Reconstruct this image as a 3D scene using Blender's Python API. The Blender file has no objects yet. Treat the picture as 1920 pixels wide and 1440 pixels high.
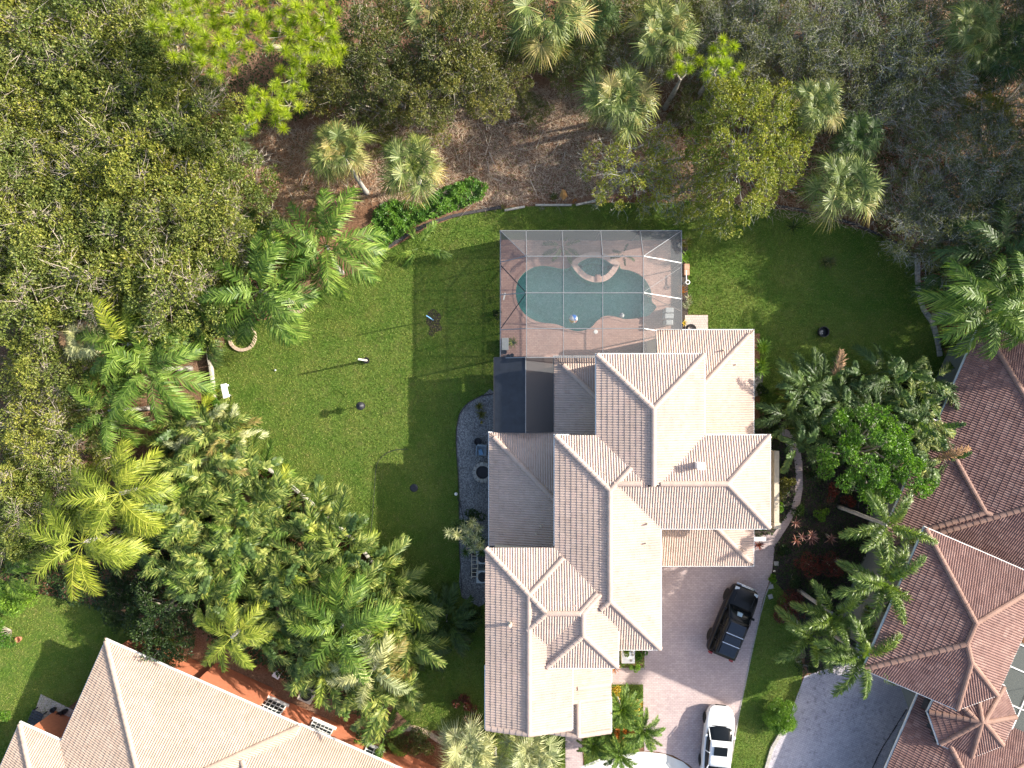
import bpy, bmesh, math, random
import numpy as np
from mathutils import Vector, Matrix

scene = bpy.context.scene
C = scene.collection
R = math.radians
rng = random.Random(7)
nrg = np.random.default_rng(11)

# ------------------------------------------------------------------ camera, sky, sun
CAM_H = 46.0
FP = 1280.0                      # focal length in photograph pixels (24 mm on a 36 mm sensor)
cam_d = bpy.data.cameras.new("camera")
cam_d.sensor_width = 36.0
cam_d.lens = 24.0
cam_d.clip_start = 0.5
cam_d.clip_end = 800.0
cam = bpy.data.objects.new("camera", cam_d)
cam.location = (0, 0, CAM_H)
cam.rotation_euler = (0, 0, 0)
C.objects.link(cam)
scene.camera = cam

SUN_EL = R(26.8)
SUN_AZ = math.atan2(0.205, 0.979)          # direction towards the sun, from +X
world = bpy.data.worlds.new("World")
scene.world = world
world.use_nodes = True
wn = world.node_tree
wn.nodes.clear()
sky = wn.nodes.new("ShaderNodeTexSky")
sky.sky_type = 'NISHITA'
sky.sun_disc = False
sky.sun_elevation = SUN_EL
sky.sun_rotation = math.pi / 2 - SUN_AZ
sky.altitude = 10
sky.air_density = 1.0
sky.dust_density = 3.0
bg = wn.nodes.new("ShaderNodeBackground")
bg.inputs[1].default_value = 0.135
wo = wn.nodes.new("ShaderNodeOutputWorld")
wn.links.new(sky.outputs[0], bg.inputs[0])
wn.links.new(bg.outputs[0], wo.inputs[0])

sun_d = bpy.data.lights.new("sun", 'SUN')
sun_d.energy = 4.2
sun_d.angle = R(0.6)
sun_d.color = (1.0, 0.94, 0.83)
sun = bpy.data.objects.new("sun", sun_d)
sd = Vector((math.cos(SUN_EL) * math.cos(SUN_AZ), math.cos(SUN_EL) * math.sin(SUN_AZ), math.sin(SUN_EL)))
sun.rotation_euler = sd.to_track_quat('Z', 'Y').to_euler()
sun.location = (40, 10, 40)
C.objects.link(sun)

vs = scene.view_settings
vs.view_transform = 'Standard'
vs.look = 'None'
vs.gamma = 1.0
vs.exposure = 1.36
vs.use_curve_mapping = False
scene.cycles.max_bounces = 6
scene.cycles.diffuse_bounces = 3
scene.cycles.glossy_bounces = 3
scene.cycles.transmission_bounces = 4
scene.cycles.transparent_max_bounces = 16
scene.cycles.sample_clamp_indirect = 6.0
scene.cycles.use_denoising = True


# ------------------------------------------------------------------ helpers
def W(px, py, z=0.0):
    s = (CAM_H - z) / FP
    return ((px - 960.0) * s, (720.0 - py) * s)


def W3(px, py, z=0.0):
    x, y = W(px, py, z)
    return Vector((x, y, z))


def tag(o, label=None, cat=None, group=None, kind=None):
    if label: o["label"] = label
    if cat: o["category"] = cat
    if group: o["group"] = group
    if kind: o["kind"] = kind
    return o


def empty(name, loc, rz=0.0, label=None, cat=None, group=None):
    o = bpy.data.objects.new(name, None)
    o.empty_display_size = 0.3
    C.objects.link(o)
    o.location = loc
    o.rotation_euler = (0, 0, rz)
    return tag(o, label, cat, group)


def child(o, parent):
    o.parent = parent
    return o


def link(name, mesh, parent=None, loc=(0, 0, 0), rot=(0, 0, 0), scale=(1, 1, 1)):
    o = bpy.data.objects.new(name, mesh)
    C.objects.link(o)
    o.location = loc
    o.rotation_euler = rot
    o.scale = scale
    if parent is not None:
        o.parent = parent
    return o


def mesh_np(name, verts, faces, mat=None, smooth=False):
    """verts (n,3), faces (m,k) all of one size"""
    me = bpy.data.meshes.new(name)
    verts = np.asarray(verts, dtype=np.float32)
    faces = np.asarray(faces, dtype=np.int32)
    m, k = faces.shape
    me.vertices.add(len(verts))
    me.vertices.foreach_set("co", verts.ravel())
    me.loops.add(m * k)
    me.loops.foreach_set("vertex_index", faces.ravel())
    me.polygons.add(m)
    me.polygons.foreach_set("loop_start", np.arange(0, m * k, k, dtype=np.int32))
    me.polygons.foreach_set("loop_total", np.full(m, k, dtype=np.int32))
    me.polygons.foreach_set("use_smooth", np.full(m, bool(smooth)))
    me.update(calc_edges=True)
    if mat: me.materials.append(mat)
    return me


class MB:
    def __init__(self):
        self.v = []
        self.f = []

    def add(self, vs, fs):
        b = len(self.v)
        self.v += [tuple(p) for p in vs]
        self.f += [tuple(i + b for i in f) for f in fs]
        return self

    def box(self, x0, y0, z0, x1, y1, z1, M=None):
        vs = [(x0, y0, z0), (x1, y0, z0), (x1, y1, z0), (x0, y1, z0), (x0, y0, z1), (x1, y0, z1), (x1, y1, z1), (x0, y1, z1)]
        if M is not None: vs = [M @ Vector(p) for p in vs]
        return self.add(vs, [(3, 2, 1, 0), (4, 5, 6, 7), (0, 1, 5, 4), (1, 2, 6, 5), (2, 3, 7, 6), (3, 0, 4, 7)])

    def bar(self, a, b, w, h=None):
        """box beam from a to b"""
        a, b = Vector(a), Vector(b)
        d = b - a
        L = d.length
        if L < 1e-6: return self
        h = h or w
        M = Matrix.Translation(a) @ d.to_track_quat('X', 'Z').to_matrix().to_4x4()
        return self.box(0, -w / 2, -h / 2, L, w / 2, h / 2, M)

    def tube(self, pts, rad, n=6, caps=True):
        pts = [Vector(p) for p in pts]
        if not hasattr(rad, '__len__'): rad = [rad] * len(pts)
        base = len(self.v)
        for i, p in enumerate(pts):
            d = (pts[min(i + 1, len(pts) - 1)] - pts[max(i - 1, 0)])
            if d.length < 1e-9: d = Vector((0, 0, 1))
            q = d.to_track_quat('Z', 'Y').to_matrix()
            for k in range(n):
                a = 2 * math.pi * k / n
                self.v.append(tuple(p + q @ Vector((rad[i] * math.cos(a), rad[i] * math.sin(a), 0))))
        for i in range(len(pts) - 1):
            for k in range(n):
                a = base + i * n + k
                b = base + i * n + (k + 1) % n
                self.f.append((a, b, b + n, a + n))
        if caps:
            self.f.append(tuple(base + k for k in range(n))[::-1])
            self.f.append(tuple(base + (len(pts) - 1) * n + k for k in range(n)))
        return self

    def lathe(self, prof, c=(0, 0, 0), n=20, axis='Z', close=True):
        """prof: list of (r, h)"""
        base = len(self.v)
        for r, h in prof:
            for k in range(n):
                a = 2 * math.pi * k / n
                if axis == 'Z': p = (c[0] + r * math.cos(a), c[1] + r * math.sin(a), c[2] + h)
                else: p = (c[0] + r * math.cos(a), c[1] + h, c[2] + r * math.sin(a))
                self.v.append(p)
        for i in range(len(prof) - 1):
            for k in range(n):
                a = base + i * n + k
                b = base + i * n + (k + 1) % n
                self.f.append((a, b, b + n, a + n))
        if close:
            self.f.append(tuple(base + k for k in range(n))[::-1])
            self.f.append(tuple(base + (len(prof) - 1) * n + k for k in range(n)))
        return self

    def prism(self, poly, z0, z1):
        n = len(poly)
        vs = [(p[0], p[1], z0) for p in poly] + [(p[0], p[1], z1) for p in poly]
        fs = [tuple(range(n))[::-1], tuple(range(n, 2 * n))]
        for i in range(n):
            j = (i + 1) % n
            fs.append((i, j, j + n, i + n))
        return self.add(vs, fs)

    def poly(self, poly, z):
        n = len(poly)
        return self.add([(p[0], p[1], z) for p in poly], [tuple(range(n))])

    def mesh(self, name, mat, smooth=False, fix=True):
        me = bpy.data.meshes.new(name)
        me.from_pydata(self.v, [], self.f)
        if mat:
            if isinstance(mat, (list, tuple)):
                for m in mat: me.materials.append(m)
            else:
                me.materials.append(mat)
        if fix:
            bm = bmesh.new()
            bm.from_mesh(me)
            bmesh.ops.recalc_face_normals(bm, faces=bm.faces)
            bm.to_mesh(me)
            bm.free()
        if smooth:
            me.polygons.foreach_set("use_smooth", np.ones(len(me.polygons), dtype=bool))
        me.update()
        return me

    def build(self, name, mat, parent=None, smooth=False, loc=(0, 0, 0), rot=(0, 0, 0), fix=True, bevel=0):
        o = link(name, self.mesh(name, mat, smooth, fix), parent, loc, rot)
        if bevel:
            md = o.modifiers.new("bevel", 'BEVEL')
            md.width = bevel
            md.segments = 2
            md.limit_method = 'ANGLE'
        return o


def ccw(poly):
    a = sum(poly[i][0] * poly[(i + 1) % len(poly)][1] - poly[(i + 1) % len(poly)][0] * poly[i][1] for i in range(len(poly)))
    return list(poly) if a > 0 else list(poly)[::-1]


def smooth_poly(poly, n=4, closed=True):
    out = []
    N = len(poly)
    rngi = range(N) if closed else range(N - 1)
    for i in rngi:
        if closed:
            p0, p1, p2, p3 = poly[(i - 1) % N], poly[i], poly[(i + 1) % N], poly[(i + 2) % N]
        else:
            p0, p1, p2, p3 = poly[max(i - 1, 0)], poly[i], poly[i + 1], poly[min(i + 2, N - 1)]
        for k in range(n):
            t = k / n
            out.append(tuple(0.5 * ((2 * p1[c]) + (-p0[c] + p2[c]) * t + (2 * p0[c] - 5 * p1[c] + 4 * p2[c] - p3[c]) * t * t
                                    + (-p0[c] + 3 * p1[c] - 3 * p2[c] + p3[c]) * t ** 3) for c in (0, 1)))
    if not closed: out.append(tuple(poly[-1]))
    return out


def inside(pts, poly):
    """vectorised point in polygon; pts (n,2)"""
    x, y = pts[:, 0], pts[:, 1]
    r = np.zeros(len(pts), dtype=bool)
    n = len(poly)
    j = n - 1
    for i in range(n):
        xi, yi = poly[i]
        xj, yj = poly[j]
        c = ((yi > y) != (yj > y))
        if yj != yi:
            r ^= c & (x < (xj - xi) * (y - yi) / (yj - yi) + xi)
        j = i
    return r


def offset_poly(poly, d):
    """inward offset for ccw polygon"""
    n = len(poly)
    out = []
    for i in range(n):
        p0, p1, p2 = Vector(poly[i - 1]), Vector(poly[i]), Vector(poly[(i + 1) % n])
        a = (p1 - p0).normalized()
        b = (p2 - p1).normalized()
        na = Vector((-a.y, a.x))
        nb = Vector((-b.y, b.x))
        m = na + nb
        if m.length < 1e-6: m = na
        m.normalize()
        k = d / max(0.35, m.dot(na))
        out.append(tuple(p1 + m * k))
    return out


# ------------------------------------------------------------------ materials
def new_mat(name):
    m = bpy.data.materials.new(name)
    m.use_nodes = True
    nt = m.node_tree
    return m, nt, nt.nodes["Principled BSDF"], nt.nodes["Material Output"]


def N(nt, t, **kw):
    n = nt.nodes.new(t)
    for k, v in kw.items(): setattr(n, k, v)
    return n


def ramp(nt, fac, stops):
    r = N(nt, "ShaderNodeValToRGB")
    e = r.color_ramp.elements
    e[0].position, e[0].color = stops[0][0], (*stops[0][1], 1)
    e[1].position, e[1].color = stops[-1][0], (*stops[-1][1], 1)
    for p, c in stops[1:-1]:
        x = e.new(p)
        x.color = (*c, 1)
    nt.links.new(fac, r.inputs[0])
    return r.outputs[0]


def noise(nt, scale, detail=4, rough=0.55, vec=None, dist=0.0):
    n = N(nt, "ShaderNodeTexNoise")
    n.inputs["Scale"].default_value = scale
    n.inputs["Detail"].default_value = detail
    n.inputs["Roughness"].default_value = rough
    n.inputs["Distortion"].default_value = dist
    if vec is not None: nt.links.new(vec, n.inputs["Vector"])
    return n.outputs["Fac"]


def mixc(nt, fac, a, b, mode='MIX'):
    m = N(nt, "ShaderNodeMix", data_type='RGBA', blend_type=mode)
    if isinstance(fac, (int, float)): m.inputs[0].default_value = fac
    else: nt.links.new(fac, m.inputs[0])
    for i, v in ((6, a), (7, b)):
        if isinstance(v, tuple): m.inputs[i].default_value = (*v, 1)
        else: nt.links.new(v, m.inputs[i])
    return m.outputs[2]


def math_n(nt, op, a, b=None):
    m = N(nt, "ShaderNodeMath", operation=op)
    for i, v in enumerate((a, b)):
        if v is None: continue
        if isinstance(v, (int, float)): m.inputs[i].default_value = v
        else: nt.links.new(v, m.inputs[i])
    return m.outputs[0]


def bump(nt, bs, h, strength=0.4, dist=0.02):
    b = N(nt, "ShaderNodeBump")
    b.inputs["Strength"].default_value = strength
    b.inputs["Distance"].default_value = dist
    nt.links.new(h, b.inputs["Height"])
    nt.links.new(b.outputs[0], bs.inputs["Normal"])


def pos(nt):
    return N(nt, "ShaderNodeNewGeometry").outputs["Position"]


def simple(name, col, rough=0.6, metal=0.0, spec=0.5, var=0.12, vs=6.0, bmp=0.0):
    m, nt, bs, out = new_mat(name)
    c = tuple(col)
    lo = tuple(x * (1 - var) for x in c)
    hi = tuple(min(1, x * (1 + var)) for x in c)
    f = noise(nt, vs, 5, 0.6, pos(nt))
    nt.links.new(ramp(nt, f, [(0.3, lo), (0.7, hi)]), bs.inputs["Base Color"])
    bs.inputs["Roughness"].default_value = rough
    bs.inputs["Metallic"].default_value = metal
    bs.inputs["Specular IOR Level"].default_value = spec
    if bmp: bump(nt, bs, noise(nt, vs * 8, 4, 0.6, pos(nt)), bmp, 0.01)
    return m


def rnd_val(nt):
    """per-object and per-piece random number"""
    oi = N(nt, "ShaderNodeObjectInfo").outputs["Random"]
    ri = N(nt, "ShaderNodeNewGeometry").outputs["Random Per Island"]
    s = math_n(nt, 'ADD', oi, ri)
    return math_n(nt, 'FRACT', s)


def tile_mat(name, cols, rough=0.75):
    m, nt, bs, out = new_mat(name)
    r = rnd_val(nt)
    c = ramp(nt, r, [(i / (len(cols) - 1), cc) for i, cc in enumerate(cols)])
    big = ramp(nt, noise(nt, 0.35, 4, 0.6, pos(nt)), [(0.3, (0.86, 0.86, 0.86)), (0.7, (1.08, 1.06, 1.04))])
    c = mixc(nt, 1.0, c, big, 'MULTIPLY')
    st = ramp(nt, noise(nt, 2.2, 6, 0.7, pos(nt)), [(0.52, (1, 1, 1)), (0.8, (0.78, 0.74, 0.72))])
    c = mixc(nt, 1.0, c, st, 'MULTIPLY')
    nt.links.new(c, bs.inputs["Base Color"])
    bs.inputs["Roughness"].default_value = rough
    bs.inputs["Specular IOR Level"].default_value = 0.3
    return m


def leaf_mat(name, cols, rough=0.45, trans=0.25, spec=0.35, tcol=None, clump=0.0, obj_var=True):
    """leaves: colour by leaf, by plant; some light shines through"""
    m, nt, bs, out = new_mat(name)
    ri = N(nt, "ShaderNodeNewGeometry").outputs["Random Per Island"]
    c = ramp(nt, ri, [(i / (len(cols) - 1), cc) for i, cc in enumerate(cols)])
    if obj_var:
        oi = N(nt, "ShaderNodeObjectInfo").outputs["Random"]
        t = ramp(nt, oi, [(0.0, (0.80, 0.86, 0.8)), (0.5, (1, 1, 1)), (1.0, (1.16, 1.08, 0.85))])
        c = mixc(nt, 1.0, c, t, 'MULTIPLY')
    if clump:
        t = ramp(nt, noise(nt, clump, 2, 0.5, pos(nt)), [(0.35, (0.72, 0.78, 0.8)), (0.65, (1.22, 1.12, 0.85))])
        c = mixc(nt, 1.0, c, t, 'MULTIPLY')
    nt.links.new(c, bs.inputs["Base Color"])
    bs.inputs["Roughness"].default_value = rough
    bs.inputs["Specular IOR Level"].default_value = spec
    tr = N(nt, "ShaderNodeBsdfTranslucent")
    tc = mixc(nt, 1.0, c, tcol or (1.5, 1.7, 0.6), 'MULTIPLY')
    nt.links.new(tc, tr.inputs["Color"])
    mx = N(nt, "ShaderNodeMixShader")
    mx.inputs[0].default_value = trans
    nt.links.new(bs.outputs[0], mx.inputs[1])
    nt.links.new(tr.outputs[0], mx.inputs[2])
    nt.links.new(mx.outputs[0], out.inputs[0])
    return m


M = {}
M['tile_pink'] = tile_mat('pale_pink_roof_tile', [(0.44, 0.34, 0.285), (0.47, 0.36, 0.30), (0.45, 0.345, 0.288), (0.485, 0.375, 0.318), (0.47, 0.352, 0.30)])
M['tile_tan'] = tile_mat('tan_roof_tile', [(0.43, 0.325, 0.25), (0.46, 0.35, 0.27), (0.44, 0.33, 0.255), (0.48, 0.37, 0.29)])
M['tile_brown'] = tile_mat('brown_roof_tile', [(0.155, 0.083, 0.072), (0.205, 0.118, 0.104), (0.175, 0.097, 0.084), (0.235, 0.143, 0.124), (0.14, 0.076, 0.068)])
M['cap_brown'] = tile_mat('brown_ridge_tile', [(0.23, 0.135, 0.105), (0.27, 0.165, 0.13), (0.25, 0.15, 0.118)])
M['under'] = simple('roof_underlay', (0.10, 0.08, 0.07), 0.9)
M['gutter'] = simple('white_gutter', (0.72, 0.72, 0.70), 0.45)
M['white'] = simple('white_paint', (0.78, 0.77, 0.74), 0.45, var=0.06)
M['stucco'] = simple('cream_stucco', (0.55, 0.47, 0.36), 0.9, bmp=0.3)
M['stucco_red'] = simple('terracotta_stucco', (0.46, 0.155, 0.075), 0.9, bmp=0.3)
M['stucco_grey'] = simple('grey_green_stucco', (0.15, 0.16, 0.145), 0.9, bmp=0.3)
M['black'] = simple('black_plastic', (0.012, 0.012, 0.014), 0.5)
M['dark_metal'] = simple('dark_metal', (0.03, 0.03, 0.035), 0.45, 0.3)
M['alu'] = simple('pale_aluminium', (0.22, 0.225, 0.23), 0.4, 0.3)
M['bronze'] = simple('dark_bronze_strut', (0.05, 0.045, 0.045), 0.4, 0.3)
M['grey_plastic'] = simple('grey_plastic', (0.40, 0.42, 0.42), 0.5)
M['blue'] = simple('pale_blue_pole', (0.18, 0.40, 0.68), 0.4)
M['terracotta'] = simple('terracotta_pot', (0.42, 0.18, 0.10), 0.8)
M['concrete'] = simple('pale_concrete', (0.62, 0.60, 0.55), 0.85, var=0.10, vs=1.5, bmp=0.2)
M['stone'] = simple('grey_stone_block', (0.33, 0.31, 0.28), 0.9, var=0.25, vs=9, bmp=0.4)
M['coral'] = simple('buff_stone_block', (0.50, 0.38, 0.27), 0.9, var=0.2, vs=9, bmp=0.4)
M['curb'] = simple('weathered_curb', (0.38, 0.35, 0.30), 0.9, var=0.3, vs=5, bmp=0.4)
M['darkcurb'] = simple('dark_edging', (0.045, 0.04, 0.04), 0.8, var=0.4, vs=8)
M['asphalt'] = simple('charcoal', (0.02, 0.02, 0.02), 0.9)
M['bark'] = simple('grey_bark', (0.27, 0.235, 0.19), 0.9, var=0.3, vs=5, bmp=0.5)
M['palebark'] = simple('pale_dead_twigs', (0.40, 0.34, 0.27), 0.9, var=0.25, vs=5)
M['greybark'] = simple('silvery_twigs', (0.34, 0.33, 0.29), 0.9, var=0.25, vs=5)
M['palmtrunk'] = simple('palm_trunk', (0.33, 0.31, 0.28), 0.9, var=0.25, vs=7, bmp=0.5)
M['glass'] = simple('window_glass', (0.02, 0.03, 0.035), 0.08, spec=0.8)
M['orange_leaf'] = simple('tan_spathe', (0.48, 0.24, 0.07), 0.7, var=0.2)
M['grass_soil'] = None

# ground: leaf litter and soil
def ground_mat():
    m, nt, bs, out = new_mat('leaf_litter')
    p = pos(nt)
    a = ramp(nt, noise(nt, 9, 8, 0.75, p, 0.6), [(0.25, (0.075, 0.046, 0.032)), (0.5, (0.21, 0.14, 0.095)), (0.75, (0.40, 0.29, 0.21))])
    b = ramp(nt, noise(nt, 0.30, 5, 0.6, p), [(0.35, (0.85, 0.62, 0.48)), (0.62, (1.15, 1.05, 1.0))])
    c = mixc(nt, 1.0, a, b, 'MULTIPLY')
    g = ramp(nt, noise(nt, 1.3, 6, 0.7, p), [(0.62, (0, 0, 0)), (0.75, (1, 1, 1))])
    c = mixc(nt, math_n(nt, 'MULTIPLY', g, 0.55), c, (0.05, 0.085, 0.025))
    nt.links.new(c, bs.inputs["Base Color"])
    bs.inputs["Roughness"].default_value = 0.95
    bs.inputs["Specular IOR Level"].default_value = 0.1
    bump(nt, bs, noise(nt, 14, 7, 0.75, p, 0.8), 0.9, 0.12)
    return m
M['ground'] = ground_mat()


def lawn_mat():
    m, nt, bs, out = new_mat('mown_lawn')
    p = pos(nt)
    a = ramp(nt, noise(nt, 14, 8, 0.8, p), [(0.3, (0.06, 0.10, 0.018)), (0.55, (0.115, 0.175, 0.035)), (0.8, (0.19, 0.25, 0.07))])
    b = ramp(nt, noise(nt, 0.45, 5, 0.65, p), [(0.35, (0.80, 0.92, 0.75)), (0.65, (1.25, 1.10, 1.15))])
    c = mixc(nt, 1.0, a, b, 'MULTIPLY')
    y = ramp(nt, noise(nt, 1.4, 5, 0.7, p, 0.5), [(0.55, (0, 0, 0)), (0.8, (1, 1, 1))])
    c = mixc(nt, math_n(nt, 'MULTIPLY', y, 0.55), c, (0.20, 0.18, 0.07))
    nt.links.new(c, bs.inputs["Base Color"])
    bs.inputs["Roughness"].default_value = 0.9
    bs.inputs["Specular IOR Level"].default_value = 0.1
    bump(nt, bs, noise(nt, 30, 5, 0.8, p), 0.8, 0.05)
    return m
M['lawn'] = lawn_mat()


def blade_mat():
    m, nt, bs, out = new_mat('grass_blades')
    p = pos(nt)
    ri = N(nt, "ShaderNodeNewGeometry").outputs["Random Per Island"]
    a = ramp(nt, ri, [(0.0, (0.092, 0.155, 0.022)), (0.4, (0.158, 0.24, 0.040)), (0.8, (0.24, 0.31, 0.062)), (1.0, (0.38, 0.36, 0.15))])
    b = ramp(nt, noise(nt, 0.45, 5, 0.65, p), [(0.35, (0.80, 0.95, 0.75)), (0.65, (1.28, 1.10, 1.15))])
    c = mixc(nt, 1.0, a, b, 'MULTIPLY')
    y = ramp(nt, noise(nt, 1.4, 5, 0.7, p, 0.5), [(0.52, (0, 0, 0)), (0.8, (1, 1, 1))])
    c = mixc(nt, math_n(nt, 'MULTIPLY', y, 0.55), c, (0.26, 0.22, 0.09))
    nt.links.new(c, bs.inputs["Base Color"])
    bs.inputs["Roughness"].default_value = 0.7
    bs.inputs["Specular IOR Level"].default_value = 0.2
    tr = N(nt, "ShaderNodeBsdfTranslucent")
    nt.links.new(c, tr.inputs["Color"])
    mx = N(nt, "ShaderNodeMixShader")
    mx.inputs[0].default_value = 0.3
    nt.links.new(bs.outputs[0], mx.inputs[1])
    nt.links.new(tr.outputs[0], mx.inputs[2])
    nt.links.new(mx.outputs[0], out.inputs[0])
    return m
M['blade'] = blade_mat()


def gravel_mat(name, lo, hi):
    m, nt, bs, out = new_mat(name)
    v = N(nt, "ShaderNodeTexVoronoi")
    v.inputs["Scale"].default_value = 16
    nt.links.new(pos(nt), v.inputs["Vector"])
    sep = N(nt, "ShaderNodeSeparateColor")
    nt.links.new(v.outputs["Color"], sep.inputs[0])
    c = ramp(nt, sep.outputs[0], [(0.0, lo), (0.6, tuple((a + b) / 2 for a, b in zip(lo, hi))), (1.0, hi)])
    big = ramp(nt, noise(nt, 0.8, 4, 0.6, pos(nt)), [(0.3, (0.75, 0.75, 0.75)), (0.7, (1.15, 1.15, 1.15))])
    c = mixc(nt, 1.0, c, big, 'MULTIPLY')
    nt.links.new(c, bs.inputs["Base Color"])
    bs.inputs["Roughness"].default_value = 0.8
    inv = math_n(nt, 'SUBTRACT', 1.0, v.outputs["Distance"])
    bump(nt, bs, inv, 0.8, 0.04)
    return m
M['gravel'] = gravel_mat('pale_gravel', (0.09, 0.09, 0.095), (0.30, 0.30, 0.295))
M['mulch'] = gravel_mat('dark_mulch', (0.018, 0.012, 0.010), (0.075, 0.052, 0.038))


def paver_mat(name, cols, mortar, rot=0.0, bw=0.235, bh=0.118, stain=0.0):
    m, nt, bs, out = new_mat(name)
    mp = N(nt, "ShaderNodeMapping")
    mp.inputs["Rotation"].default_value = (0, 0, rot)
    nt.links.new(pos(nt), mp.inputs["Vector"])
    b = N(nt, "ShaderNodeTexBrick")
    b.inputs["Scale"].default_value = 1.0
    b.inputs["Brick Width"].default_value = bw
    b.inputs["Row Height"].default_value = bh
    b.inputs["Mortar Size"].default_value = 0.008
    b.inputs["Mortar Smooth"].default_value = 0.4
    b.inputs["Bias"].default_value = 0.0
    b.inputs["Color1"].default_value = (*cols[0], 1)
    b.inputs["Color2"].default_value = (*cols[1], 1)
    b.inputs["Mortar"].default_value = (*mortar, 1)
    nt.links.new(mp.outputs[0], b.inputs["Vector"])
    big = ramp(nt, noise(nt, 0.5, 5, 0.65, pos(nt)), [(0.3, (0.86, 0.85, 0.86)), (0.7, (1.10, 1.08, 1.06))])
    c = mixc(nt, 1.0, b.outputs["Color"], big, 'MULTIPLY')
    fine = ramp(nt, noise(nt, 5, 6, 0.75, pos(nt)), [(0.3, (0.88, 0.88, 0.88)), (0.7, (1.1, 1.1, 1.1))])
    c = mixc(nt, 1.0, c, fine, 'MULTIPLY')
    if stain:
        s = ramp(nt, noise(nt, 3.2, 7, 0.75, pos(nt)), [(0.50, (1, 1, 1)), (0.72, (1 - stain,) * 3)])
        s2 = ramp(nt, noise(nt, 0.30, 3, 0.5, pos(nt)), [(0.38, (0, 0, 0)), (0.52, (1, 1, 1))])
        c2 = mixc(nt, 1.0, c, s, 'MULTIPLY')
        c = mixc(nt, s2, c, c2)
    nt.links.new(c, bs.inputs["Base Color"])
    bs.inputs["Roughness"].default_value = 0.85
    bs.inputs["Specular IOR Level"].default_value = 0.25
    inv = math_n(nt, 'SUBTRACT', 1.0, b.outputs["Fac"])
    bump(nt, bs, inv, 0.6, 0.008)
    return m
M['paver'] = paver_mat('mauve_brick_pavers', [(0.42, 0.335, 0.325), (0.49, 0.395, 0.375)], (0.27, 0.22, 0.215), 0.0)
M['paver_deck'] = paver_mat('pink_pool_deck_pavers', [(0.42, 0.26, 0.21), (0.50, 0.33, 0.27)], (0.25, 0.17, 0.14), 0.0)
M['paver_grey'] = paver_mat('grey_brick_pavers', [(0.43, 0.40, 0.43), (0.50, 0.465, 0.49)], (0.27, 0.25, 0.27), R(-23.5), stain=0.6)
M['paver_light'] = paver_mat('light_square_pavers', [(0.46, 0.41, 0.37), (0.52, 0.46, 0.41)], (0.22, 0.19, 0.17), 0.0, 0.16, 0.16)

# foliage
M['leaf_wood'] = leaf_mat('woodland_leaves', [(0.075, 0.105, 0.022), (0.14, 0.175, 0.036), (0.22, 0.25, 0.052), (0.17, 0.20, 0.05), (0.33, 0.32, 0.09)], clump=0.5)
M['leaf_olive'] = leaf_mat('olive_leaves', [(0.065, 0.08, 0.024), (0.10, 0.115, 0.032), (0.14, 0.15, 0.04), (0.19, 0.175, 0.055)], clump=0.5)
M['leaf_yellow'] = leaf_mat('yellow_green_leaves', [(0.11, 0.15, 0.022), (0.19, 0.225, 0.030), (0.26, 0.28, 0.04), (0.33, 0.31, 0.06), (0.15, 0.195, 0.03)], clump=0.9)
M['leaf_scrub'] = leaf_mat('grey_green_scrub_leaves', [(0.085, 0.10, 0.042), (0.125, 0.14, 0.06), (0.18, 0.19, 0.095), (0.14, 0.155, 0.055)], clump=0.5)
M['leaf_bright'] = leaf_mat('glossy_bright_leaves', [(0.05, 0.12, 0.018), (0.085, 0.19, 0.025), (0.13, 0.26, 0.035)], rough=0.4, spec=0.3, clump=1.0)
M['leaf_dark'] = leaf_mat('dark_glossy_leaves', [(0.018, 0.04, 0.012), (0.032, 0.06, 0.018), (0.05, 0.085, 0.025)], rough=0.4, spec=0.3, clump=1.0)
M['leaf_lime'] = leaf_mat('lime_leaves', [(0.09, 0.19, 0.02), (0.15, 0.27, 0.03), (0.20, 0.32, 0.05)], clump=1.0)
M['leaf_red'] = leaf_mat('red_leaves', [(0.10, 0.02, 0.018), (0.20, 0.04, 0.03), (0.07, 0.03, 0.02), (0.06, 0.05, 0.02)], tcol=(1.5, 1.0, 0.8))
M['leaf_orange'] = leaf_mat('orange_croton_leaves', [(0.36, 0.10, 0.02), (0.50, 0.20, 0.03), (0.20, 0.06, 0.02), (0.13, 0.14, 0.03)], tcol=(1.4, 1.1, 0.7))
M['leaf_gold'] = leaf_mat('golden_croton_leaves', [(0.55, 0.36, 0.03), (0.65, 0.46, 0.05), (0.25, 0.22, 0.03), (0.12, 0.16, 0.03)], tcol=(1.3, 1.2, 0.7))
M['leaf_pink'] = leaf_mat('salmon_cordyline_leaves', [(0.36, 0.16, 0.13), (0.45, 0.25, 0.20), (0.12, 0.04, 0.04), (0.16, 0.06, 0.05)], tcol=(1.3, 1.0, 0.9))
M['leaf_var'] = leaf_mat('cream_variegated_leaves', [(0.40, 0.40, 0.28), (0.14, 0.18, 0.07), (0.22, 0.14, 0.13), (0.45, 0.44, 0.30)])
M['needle'] = leaf_mat('pine_needles', [(0.19, 0.25, 0.016), (0.30, 0.38, 0.026), (0.42, 0.48, 0.045)], trans=0.35)
M['fr_queen'] = leaf_mat('queen_palm_frond', [(0.045, 0.095, 0.012), (0.095, 0.165, 0.022), (0.22, 0.30, 0.065)], rough=0.45, spec=0.25, trans=0.25)
M['fr_dark'] = leaf_mat('dark_palm_frond', [(0.03, 0.058, 0.014), (0.05, 0.088, 0.022), (0.09, 0.14, 0.038)], rough=0.45, spec=0.25, trans=0.22)
M['fr_coco'] = leaf_mat('yellow_green_palm_frond', [(0.11, 0.155, 0.016), (0.20, 0.25, 0.028), (0.36, 0.385, 0.07)], rough=0.45, spec=0.25, trans=0.3)
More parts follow.
